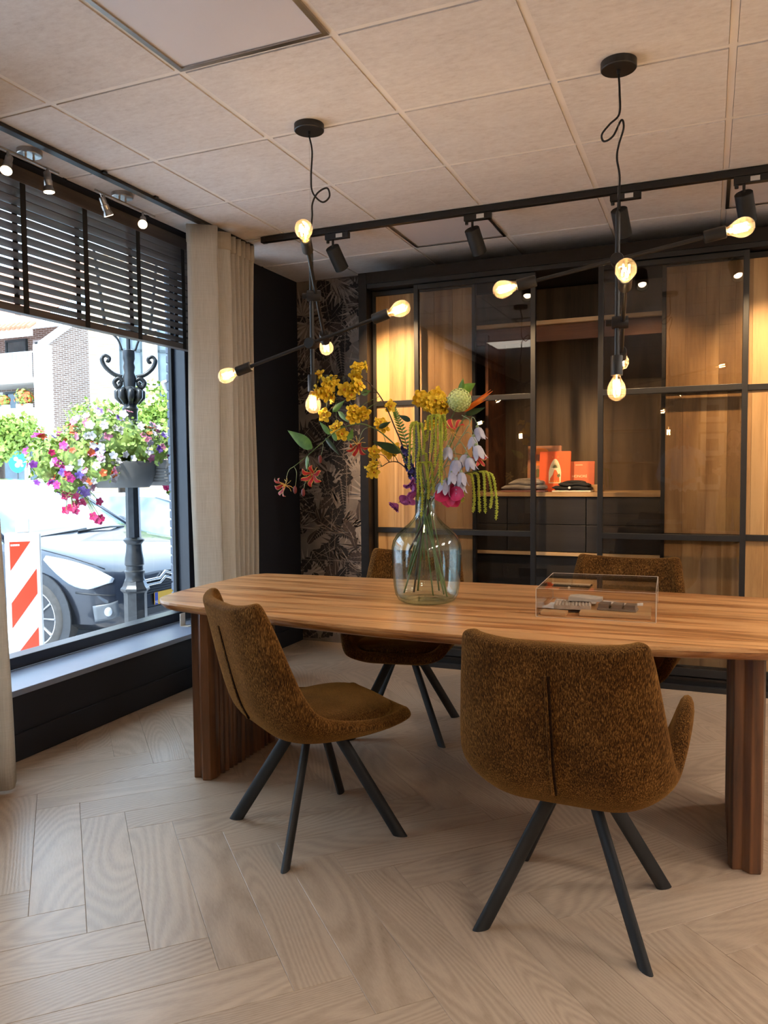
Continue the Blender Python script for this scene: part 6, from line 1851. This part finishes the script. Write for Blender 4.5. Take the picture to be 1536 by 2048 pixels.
MT['brick_brown'] = brickmat('brown_brickwork', srgb(122, 96, 82), srgb(146, 120, 104), srgb(196, 188, 180))
MT['brick_yellow'] = brickmat('yellow_brickwork', srgb(160, 132, 104), srgb(176, 150, 122), srgb(190, 176, 158))
MT['white_paint'] = plain('white_render', srgb(230, 228, 224), 0.7, 0, 0.03, 2)
MT['house_glass'] = plain('house_window', srgb(92, 108, 112), 0.08, 0, 0.3, 1.2, spec=0.8)
MT['dark_frame'] = plain('dark_green_frame', srgb(60, 72, 76), 0.5, 0, 0.1, 4)
MT['roof_tile'] = plain('orange_roof_tiles', srgb(204, 132, 100), 0.8, 0, 0.15, 2)
hA = thing('brick_house', 'brown brick house with white balcony and orange roof', 'building', (-24.4, 23.7, GZ - 0.2))
gz = GZ - 0.2
def hb(name, x0, x1, y0, y1, z0, z1, mat, par=None, bevel=0):
    return MB().box(x0 + 24.4, x1 + 24.4, y0 - 23.7, y1 - 23.7, z0 - gz, z1 - gz).build(name, mat, par or hA, bevel=bevel)
gw = MB().add([(0, 0, 0), (0, 9, 0), (0, 9, 6.9 - gz + 5.2), (0, 0.0, 6.36 - gz), (-0.35, 0, 0), (-0.35, 9, 0), (-0.35, 9, 6.9 - gz + 5.2), (-0.35, 0, 6.36 - gz)], [(0, 1, 2, 3), (7, 6, 5, 4), (0, 3, 7, 4), (3, 2, 6, 7)])
gw.build('gable_wall', MT['brick_brown'], hA)
hb('corner_pier', -24.86, -24.38, 23.60, 24.1, gz, 6.40, MT['white_paint'])
hb('rear_wall', -36, -24.76, 25.2, 25.5, 2.6, 7.4, MT['brick_brown'])
hb('balcony_floor', -36, -24.87, 23.62, 25.19, 4.92, 5.10, MT['white_paint'])
hb('parapet', -36, -24.87, 23.45, 23.65, 2.62, 3.90, MT['white_paint'])
hb('parapet_floor', -36, -24.87, 23.66, 25.19, 2.62, 2.80, MT['white_paint'])
hb('fascia', -36, -23.6, 22.6, 23.44, 2.72, 3.02, MT['white_paint'])
hb('balcony_rail', -36, -24.87, 23.63, 23.70, 6.10, 6.16, MT['white_paint'])
slat = MB().box(-0.08, 0.08, -0.02, 0.02, 0, 1.04).mesh('balcony_board', MT['white_paint'])
for k in range(24):
    link('balcony_board', slat, hA, (-0.62 - 0.21 * k, -0.09, 5.08 - gz))
def house_window(x0, x1, y, z0, z1, mid=None, frame=MT['white_paint'], par=None):
    par = par or hA
    w = hb('window', x0, x1, y - 0.04, y + 0.04, z0, z1, MT['house_glass'], par)
    t_ = 0.09
    for a, b, c, d in ((x0 - t_, x0, z0 - t_, z1 + t_), (x1, x1 + t_, z0 - t_, z1 + t_), (x0, x1, z0 - t_, z0), (x0, x1, z1, z1 + t_)):
        hb('frame', a, b, y - 0.08, y + 0.06, c, d, frame, w)
    if mid: hb('transom', x0, x1, y - 0.07, y + 0.06, mid, mid + 0.07, frame, w)
house_window(-26.3, -24.95, 25.15, 5.3, 6.8)
house_window(-27.9, -26.9, 25.15, 5.1, 6.9, None, MT['dark_frame'])
house_window(-26.1, -24.95, 25.15, 3.0, 4.8, 4.5)
house_window(-28.0, -26.9, 25.15, 2.85, 4.7, None, MT['dark_frame'])
house_window(-29.4, -28.3, 25.15, 2.85, 4.7)
# roof slopes down to the eaves over the balcony
rf_ = MB()
rows_ = 22
for k in range(rows_):
    y0, z0 = -0.75 + k * 0.30, 6.95 - gz + k * 0.21
    rf_.add([(-12, y0, z0), (0.12, y0, z0), (0.12, y0 + 0.32, z0 + 0.225), (-12, y0 + 0.32, z0 + 0.225), (-12, y0, z0 - 0.05), (0.12, y0, z0 - 0.05)], [(0, 1, 2, 3), (4, 5, 1, 0)])
rf_.build('roof', MT['roof_tile'], hA)
eave = MB()
for k in range(46):
    eave.tube([(0.05 - 0.26 * k, -0.80, 6.93 - gz), (0.05 - 0.26 * k, -0.45, 7.17 - gz)], 0.09, 8)
tag(eave.build('eave_tiles', MT['roof_tile'], hA, smooth=40), kind='stuff')
hb('gutter_board', -36, -24.3, 23.0, 23.1, 6.62, 6.86, MT['white_paint'])
vg = MB().tube([(0.08, -0.25, 6.30 - gz), (0.08, 1.5, 7.52 - gz), (0.08, 6.0, 10.6 - gz)], 0.16, 4)
vg.build('verge_board', MT['white_paint'], hA)
# shop front on the ground floor
hb('shop_wall', -36, -24.41, 24.4, 24.6, gz, 2.6, MT['white_paint'])
for k, x in enumerate((-24.75, -26.25, -27.75, -29.25)):
    house_window(x - 1.2, x, 24.35, 0.15, 2.2, None, MT['white_paint'])
aw = MB().add([(-10, -1.1, 2.7 - gz), (-1.0, -1.1, 2.7 - gz), (0.4, 0.6, 2.2 - gz), (-10, 0.6, 2.2 - gz), (-10, -1.1, 2.75 - gz), (-1.0, -1.1, 2.75 - gz), (0.4, 0.6, 2.3 - gz), (-10, 0.6, 2.3 - gz)], [(0, 1, 2, 3), (7, 6, 5, 4), (0, 4, 5, 1)])
MT['awning'] = plain('grey_canopy', srgb(110, 106, 102), 0.8, 0, 0.1, 2)
aw.build('canopy', MT['awning'], hA)
sg_ = thing('shop_sign', 'round turquoise sign on the shop across the street', 'sign', (-24.41, 22.25, 1.72), math.radians(44))
MT['turq'] = plain('turquoise_panel', srgb(40, 186, 190), 0.5, 0, 0.04, 4)
MB().lathe([(0.0, -0.03), (0.35, -0.03), (0.36, 0.0), (0.35, 0.03), (0.0, 0.03)], 28, Matrix.Rotation(PI / 2, 4, 'X') @ Matrix.Diagonal((0.85, 1.15, 1, 1)), cap=False).build('disc', MT['turq'], sg_, smooth=40)
for (a, b, s_) in ((-0.05, 0.12, 0.08), (0.08, 0.0, 0.1), (0.0, -0.12, 0.09), (0.16, -0.14, 0.05)):
    MB().lathe([(0.0, 0.0), (s_, 0.0), (s_, 0.012), (0.0, 0.014)], 16, Matrix.Translation((a, -0.031, b)) @ Matrix.Rotation(PI / 2, 4, 'X'), cap=False).build('white_mark', MT['white_paint'], sg_)
MB().tube([(0, 0.05, -2.1), (0, 0.05, 0)], 0.03, 8).build('sign_pole', MT['dark_frame'], sg_)
# geraniums on the parapet
for k, (x, s_) in enumerate(((-25.35, 0.45), (-26.45, 0.3), (-27.0, 0.28), (-27.9, 0.3))):
    p = thing('geranium_box', ['large pale geranium on the white parapet by the corner', 'orange geranium on the parapet, second from the corner', 'orange geranium on the parapet, third from the corner', 'orange geranium on the parapet, furthest left'][k], 'plant', (x, 23.55, 3.905), 0, 'geraniums on the parapet')
    mb = MB()
    r = random.Random(k)
    for i in range(220):
        v = Vector((r.gauss(0, 1), r.gauss(0, 1), r.gauss(0, 1))).normalized() * s_ * r.uniform(0.5, 1)
        M = Matrix.Translation(v * 0.9 + Vector((0, 0, s_ * 0.7 + 0.1))) @ dirmat(v) @ Matrix.Rotation(r.uniform(0, 6), 4, 'Z')
        mb.mi = 1 if r.random() < 0.45 else 0
        mb.add([M @ Vector(q) for q in ((-0.05, -0.05, 0), (0.05, -0.05, 0), (0.05, 0.05, 0.01), (-0.05, 0.05, 0))], [(0, 1, 2, 3)])
    tag(mb.build('foliage', [MT['foliage2'], PET['orange']], p), kind='stuff')
    MB().box(-s_ * 0.8, s_ * 0.8, -0.1, 0.1, 0.0, 0.16).build('box', MT['white_paint'], p, bevel=0.01)

hB = thing('yellow_brick_house', 'pale yellow brick building with tall dark framed windows', 'building', (-21.83, 23.40, gz), math.atan2(1.92, 2.26))
MB().box(0.0, 9.0, 0.0, 0.4, 0.0, 10.0).build('wall', MT['brick_yellow'], hB)
for x0, x1 in ((1.10, 1.95), (2.52, 3.45), (4.2, 5.1)):
    z0, z1 = 4.15 - gz, 6.95 - gz
    w = MB().box(x0, x1, -0.02, 0.02, z0, z1).build('window', MT['house_glass'], hB)
    MB().box(x0 - 0.14, x1 + 0.14, -0.05, -0.001, z0 - 0.22, z0 - 0.06).build('stone_sill', MT['white_paint'], w)
    for a, b, c, d in ((x0, x0 + 0.07, z0, z1), (x1 - 0.07, x1, z0, z1), (x0, x1, z0, z0 + 0.08), (x0, x1, z1 - 0.08, z1), (x0, x1, z0 + 1.78, z0 + 1.88), ((x0 + x1) / 2 - 0.03, (x0 + x1) / 2 + 0.03, z0 + 1.88, z1)):
        MB().box(a, b, -0.07, -0.021, c, d).build('frame', MT['dark_frame'], w)
    for a, b in ((x0 - 0.13, x0 - 0.001), (x1 + 0.001, x1 + 0.13)):
        MB().box(a, b, -0.03, -0.001, z0 - 0.05, z1 + 0.1).build('white_reveal', MT['white_paint'], w)
MB().box(-0.2, 9.2, -0.25, 0.6, 10.0, 10.2).build('cornice', MT['white_paint'], hB)
# further row that closes the square on the left
hC = thing('white_house', 'pale rendered house far along the street', 'building', (-30, -4.0, gz))
MB().box(0, 0.4, 0, 22, 0, 7.5).build('wall', MT['white_paint'], hC)
for k in range(6):
    w = MB().box(0.4, 0.45, 1.2 + 3.4 * k, 2.8 + 3.4 * k, 1.0, 3.0).build('window', MT['house_glass'], hC)
    w = MB().box(0.4, 0.45, 1.2 + 3.4 * k, 2.8 + 3.4 * k, 4.2, 6.0).build('window', MT['house_glass'], hC)
MB().add([(-3, -0.5, 10), (0.8, -0.5, 7.4), (0.8, 22.5, 7.4), (-3, 22.5, 10), (-3, -0.5, 9.8), (0.8, -0.5, 7.2), (0.8, 22.5, 7.2), (-3, 22.5, 9.8)], [(0, 1, 2, 3), (7, 6, 5, 4), (1, 5, 6, 2)]).build('roof', MT['roof_tile'], hC)
# ------------------------------------------------------------------ the showroom behind the camera (seen in the smoked glass)
MT['frame_black'] = plain('black_picture_frame', srgb(28, 26, 25), 0.4, 0, 0.1, 20)
MT['mat_white'] = plain('picture_mount', srgb(206, 196, 180), 0.8, 0, 0.04, 20)
MT['print_grey'] = plain('grey_print', srgb(96, 88, 80), 0.8, 0, 0.5, 9)
names = ['upper left', 'upper right', 'middle left', 'middle right', 'lower left', 'lower right']
for k in range(6):
    x, z = 0.05 + 0.55 * (k % 2), 2.15 - 0.52 * (k // 2)
    p = thing('picture_frame', 'black picture frame reflected in the wardrobe glass, %s of six' % names[k], 'picture', (x, YF + 0.002, z), 0, 'picture frames behind the camera')
    for a, b, c, d in ((-0.2, 0.2, 0.17, 0.2), (-0.2, 0.2, -0.2, -0.17), (-0.2, -0.17, -0.17, 0.17), (0.17, 0.2, -0.17, 0.17)):
        MB().box(a, b, 0, 0.025, c, d).build('frame_bar', MT['frame_black'], p)
    MB().box(-0.17, 0.17, 0.0, 0.008, -0.17, 0.17).build('mount', MT['mat_white'], p)
    MB().box(-0.09, 0.09, 0.008, 0.009, -0.09, 0.09).build('print', MT['print_grey'], p)
sh = thing('display_shelf', 'pale display shelving with drawers reflected in the wardrobe glass', 'shelf', (-1.15, YF + 0.002, 0))
MB().box(-0.45, -0.42, 0, 0.4, 0, 2.4).build('side', MT['oak_h'], sh)
MB().box(0.42, 0.45, 0, 0.4, 0, 2.4).build('side', MT['oak_h'], sh)
MB().box(-0.42, 0.42, 0, 0.02, 0, 2.4).build('back', MT['mat_white'], sh)
for z in (0.85, 1.35, 1.85, 2.37):
    MB().box(-0.42, 0.42, 0.02, 0.4, z, z + 0.03).build('shelf_board', MT['oak_h'], sh)
for z in (0.02, 0.30, 0.58):
    MB().box(-0.418, 0.418, 0.02, 0.41, z, z + 0.262).build('drawer', MT['oak_h'], sh, bevel=0.003)
for x, s_, nm in ((-0.2, 0.09, 'left of two'), (0.12, 0.08, 'right of two')):
    j = thing('ginger_jar', 'white lidded jar on the reflected shelving, %s' % nm, 'jar', (-1.15 + x, YF + 0.22, 1.3805), 0, 'white jars on the shelving')
    MB().lathe([(0.0, 0.0), (s_ * 0.6, 0.0), (s_, s_ * 0.8), (s_ * 0.9, s_ * 1.3), (s_ * 0.4, s_ * 1.6), (0.0, s_ * 1.6)], 20, cap=False).build('body', MT['white_plastic'], j, smooth=60)
    MB().lathe([(0.0, s_ * 1.6), (s_ * 0.42, s_ * 1.6), (s_ * 0.3, s_ * 1.9), (s_ * 0.08, s_ * 2.0), (s_ * 0.1, s_ * 2.15), (0.0, s_ * 2.2)], 16, cap=False).build('lid', MT['white_plastic'], j, smooth=60)

# two people standing there, mirrored faintly in the right glass door
MT['skin'] = plain('skin', srgb(196, 150, 124), 0.55, 0, 0.06, 20)
MT['white_shirt'] = plain('white_shirt', srgb(206, 204, 206), 0.85, 0, 0.05, 20)
MT['dark_trousers'] = plain('dark_trousers', srgb(46, 44, 50), 0.85, 0, 0.1, 20)
MT['blouse'] = plain('brown_patterned_blouse', srgb(104, 78, 64), 0.85, 0, 0.6, 40)
MT['mustard'] = plain('mustard_trousers', srgb(168, 140, 50), 0.85, 0, 0.1, 12)
MT['hair_brown'] = plain('brown_hair', srgb(56, 38, 28), 0.6, 0, 0.3, 60)
MT['hair_grey'] = plain('grey_hair', srgb(150, 144, 138), 0.6, 0, 0.3, 60)
MT['shoe'] = plain('dark_shoe', srgb(40, 34, 30), 0.5, 0, 0.1, 20)
def skinned(name, joints, edges, root, mat_fn, mats, parent):
    """continuous body grown over a skeleton of joints: {name: (pos, radius)}"""
    keys = list(joints)
    me = bpy.data.meshes.new(name)
    me.from_pydata([joints[k][0] for k in keys], [(keys.index(a), keys.index(b)) for a, b in edges], [])
    o = link(name, me, parent)
    md = o.modifiers.new('skin', 'SKIN')
    lay = me.skin_vertices[0] if len(me.skin_vertices) else None
    if lay is None:
        bm = bmesh.new(); bm.from_mesh(me); bm.verts.layers.skin.verify(); bm.to_mesh(me); bm.free(); lay = me.skin_vertices[0]
    for i, k in enumerate(keys):
        r = joints[k][1]
        lay.data[i].radius = r if isinstance(r, tuple) else (r, r)
        lay.data[i].use_root = (k == root)
    md.use_smooth_shade = True
    sb = o.modifiers.new('sub', 'SUBSURF'); sb.levels = 2; sb.render_levels = 2
    dg = bpy.context.evaluated_depsgraph_get(); dg.update()
    m2 = bpy.data.meshes.new_from_object(o.evaluated_get(dg))
    o.modifiers.clear(); o.data = m2
    m2.materials.clear()
    for m in mats: m2.materials.append(m)
    for p in m2.polygons: p.material_index = mat_fn(p.center)
    m2.shade_smooth()
    return o
def head(parent, c, hair, long_hair, look):
    """head with nose, ears, eyes and mouth; face towards +y"""
    mb = MB()
    P = []
    n = 20
    for i in range(13):
        th = PI * i / 12
        row = []
        for j in range(n + 1):
            a = 2 * PI * j / n
            x, y, z = math.sin(th) * math.cos(a), math.sin(th) * math.sin(a), math.cos(th)
            w = 0.076 * (1 - 0.22 * max(0, -z) ** 1.2)
            d = 0.096 * (1 - 0.10 * max(0, -z))
            yy = y * d + 0.012
            if y > 0.75 and -0.35 < z < 0.05 and abs(x) < 0.25: yy += 0.022 * (1 - abs(x) / 0.25) * (1 - abs(z + 0.2) / 0.3 * 0.6)
            row.append(Vector(c) + Vector((x * w, yy, z * 0.118)))
        P.append(row)
    mb.grid(P)
    mb.build('head', MT['skin'], parent, smooth=180)
    for sg in (-1, 1):
        MB().sphere(Vector(c) + Vector((sg * 0.078, 0.0, -0.012)), 0.03, 10, 6, (0.35, 0.6, 1.0)).build('ear', MT['skin'], parent, smooth=180)
        MB().sphere(Vector(c) + Vector((sg * 0.03, 0.094, 0.008)), 0.0115, 8, 6, (1.2, 0.7, 0.8)).build('eye', MT['shoe'], parent, smooth=180)
    MB().sphere(Vector(c) + Vector((0, 0.094, -0.062)), 0.022, 10, 6, (1.0, 0.3, 0.28)).build('mouth', plain('lips', srgb(166, 96, 86), 0.5), parent, smooth=180)
    hm = MB()
    hm.sphere(Vector(c) + Vector((0, -0.016, 0.022)), 0.1, 16, 10, (0.84, 0.98, 1.08))
    h = hm.build('hair', hair, parent, smooth=180)
    if long_hair:
        MB().tube([Vector(c) + Vector((0, -0.045, 0.08)), Vector(c) + Vector((0, -0.065, -0.02)), Vector(c) + Vector((0, -0.075, -0.16)), Vector(c) + Vector((0, -0.09, -0.30))], [0.07, 0.095, 0.105, 0.06], 14, flat=1.0).build('long_hair', hair, h, smooth=180)
def hand(J, E, wrist, sx, d, up, tag_):
    """palm and five fingers as chains rooted in the palm"""
    d = Vector(d).normalized(); up = Vector(up).normalized(); side = d.cross(up).normalized() * sx
    W = Vector(wrist)
    J['palm' + tag_] = (W + d * 0.055, 0.026); E.append(('wrist' + tag_, 'palm' + tag_))
    for k, (o, L) in enumerate(((-0.028, 0.075), (-0.009, 0.085), (0.010, 0.080), (0.028, 0.062))):
        a, b, c = 'f%d%s' % (k, tag_), 'g%d%s' % (k, tag_), 'h%d%s' % (k, tag_)
        J[a] = (W + d * 0.095 + side * o, 0.0095); J[b] = (W + d * (0.095 + L * 0.5) + side * o - up * 0.012, 0.0088); J[c] = (W + d * (0.09 + L * 0.85) + side * o - up * 0.034, 0.0078)
        E += [('palm' + tag_, a), (a, b), (b, c)]
    J['t0' + tag_] = (W + d * 0.045 - side * 0.042 - up * 0.008, 0.011); J['t1' + tag_] = (W + d * 0.080 - side * 0.058 - up * 0.02, 0.0095)
    E += [('palm' + tag_, 't0' + tag_), ('t0' + tag_, 't1' + tag_)]
def person(label, loc, H, shirt, trousers, hair, long_hair, wrists, elbows, wide=1.0, rz=0.0):
    t = thing('person', label, 'person', loc, rz, 'people standing behind the camera')
    s = H / 1.78
    V = lambda x, y, z: Vector((x * s, y * s, z * s))
    J = {'pelvis': (V(0, 0, 0.96), (0.15 * s, 0.11 * s)), 'waist': (V(0, 0.005, 1.10), (0.145 * s, 0.10 * s)), 'chest': (V(0, -0.005, 1.30), (0.165 * s, 0.115 * s)), 'neckb': (V(0, -0.01, 1.46), (0.085 * s, 0.07 * s)), 'neck': (V(0, 0.0, 1.54), 0.052 * s), 'skull': (V(0, 0.012, 1.62), 0.05 * s)}
    E = [('pelvis', 'waist'), ('waist', 'chest'), ('chest', 'neckb'), ('neckb', 'neck'), ('neck', 'skull')]
    for sg, q in ((-1, 'L'), (1, 'R')):
        J['hip' + q] = (V(sg * 0.095, 0, 0.90), 0.095 * s * wide); J['knee' + q] = (V(sg * 0.105, 0.015, 0.50), 0.062 * s * wide); J['ankle' + q] = (V(sg * 0.115, -0.01, 0.09), 0.045 * s * wide); J['toe' + q] = (V(sg * 0.13, 0.15, 0.035), 0.036 * s)
        E += [('pelvis', 'hip' + q), ('hip' + q, 'knee' + q), ('knee' + q, 'ankle' + q), ('ankle' + q, 'toe' + q)]
        J['shoulder' + q] = (V(sg * 0.19, -0.01, 1.41), 0.058 * s); e = elbows[0 if sg < 0 else 1]; w = wrists[0 if sg < 0 else 1]
        J['elbow' + q] = (Vector(e), 0.043 * s); J['wrist' + q] = (Vector(w), 0.029 * s)
        E += [('neckb', 'shoulder' + q), ('shoulder' + q, 'elbow' + q), ('elbow' + q, 'wrist' + q)]
        d = (Vector(w) - Vector(e)).normalized()
        hand(J, E, w, sg, d, Vector((0, 0.3, 1)), q)
    def mf(c):
        if c.z < 0.075 * s: return 3
        wr = min((c - Vector(w)).length for w in wrists)
        if wr < 0.20 and min((c - (Vector(w) + (Vector(w) - Vector(e)).normalized() * 0.10)).length for w, e in zip(wrists, elbows)) < 0.125: return 0
        if c.z > 1.49 * s and abs(c.x) < 0.1 * s: return 0
        if c.z < 0.97 * s and wr > 0.16: return 2
        return 1
    skinned('body', J, E, 'pelvis', mf, [MT['skin'], shirt, trousers, MT['shoe']], t)
    head(t, V(0, 0.02, 1.665), hair, long_hair, None)
    return t
person('person in a white shirt and dark trousers with hands together, mirrored in the wardrobe glass', (-0.30, -0.95, 0.001), 1.84, MT['white_shirt'], MT['dark_trousers'], MT['hair_grey'], False, [(-0.10, 0.27, 1.10), (0.12, 0.27, 1.12)], [(-0.30, 0.06, 1.16), (0.30, 0.06, 1.16)])
person('person in mustard trousers raising a phone, mirrored in the wardrobe glass', (0.27, -0.48, 0.001), 1.72, MT['blouse'], MT['mustard'], MT['hair_brown'], True, [(-0.33, 0.32, 1.24), (-0.16, 0.33, 1.22)], [(-0.30, 0.12, 1.10), (0.16, 0.20, 1.06)], 1.25)
ph = thing('phone', 'dark phone held up between the two reflected people', 'phone', (0.0, -0.03, 1.21))
MB().box(-0.037, 0.037, -0.008, 0.0, 0.0, 0.155).build('body', MT['frame_black'], ph, bevel=0.004)
MB().box(-0.034, 0.034, -0.0092, -0.0082, 0.004, 0.151).build('screen', MT['print_grey'], ph)
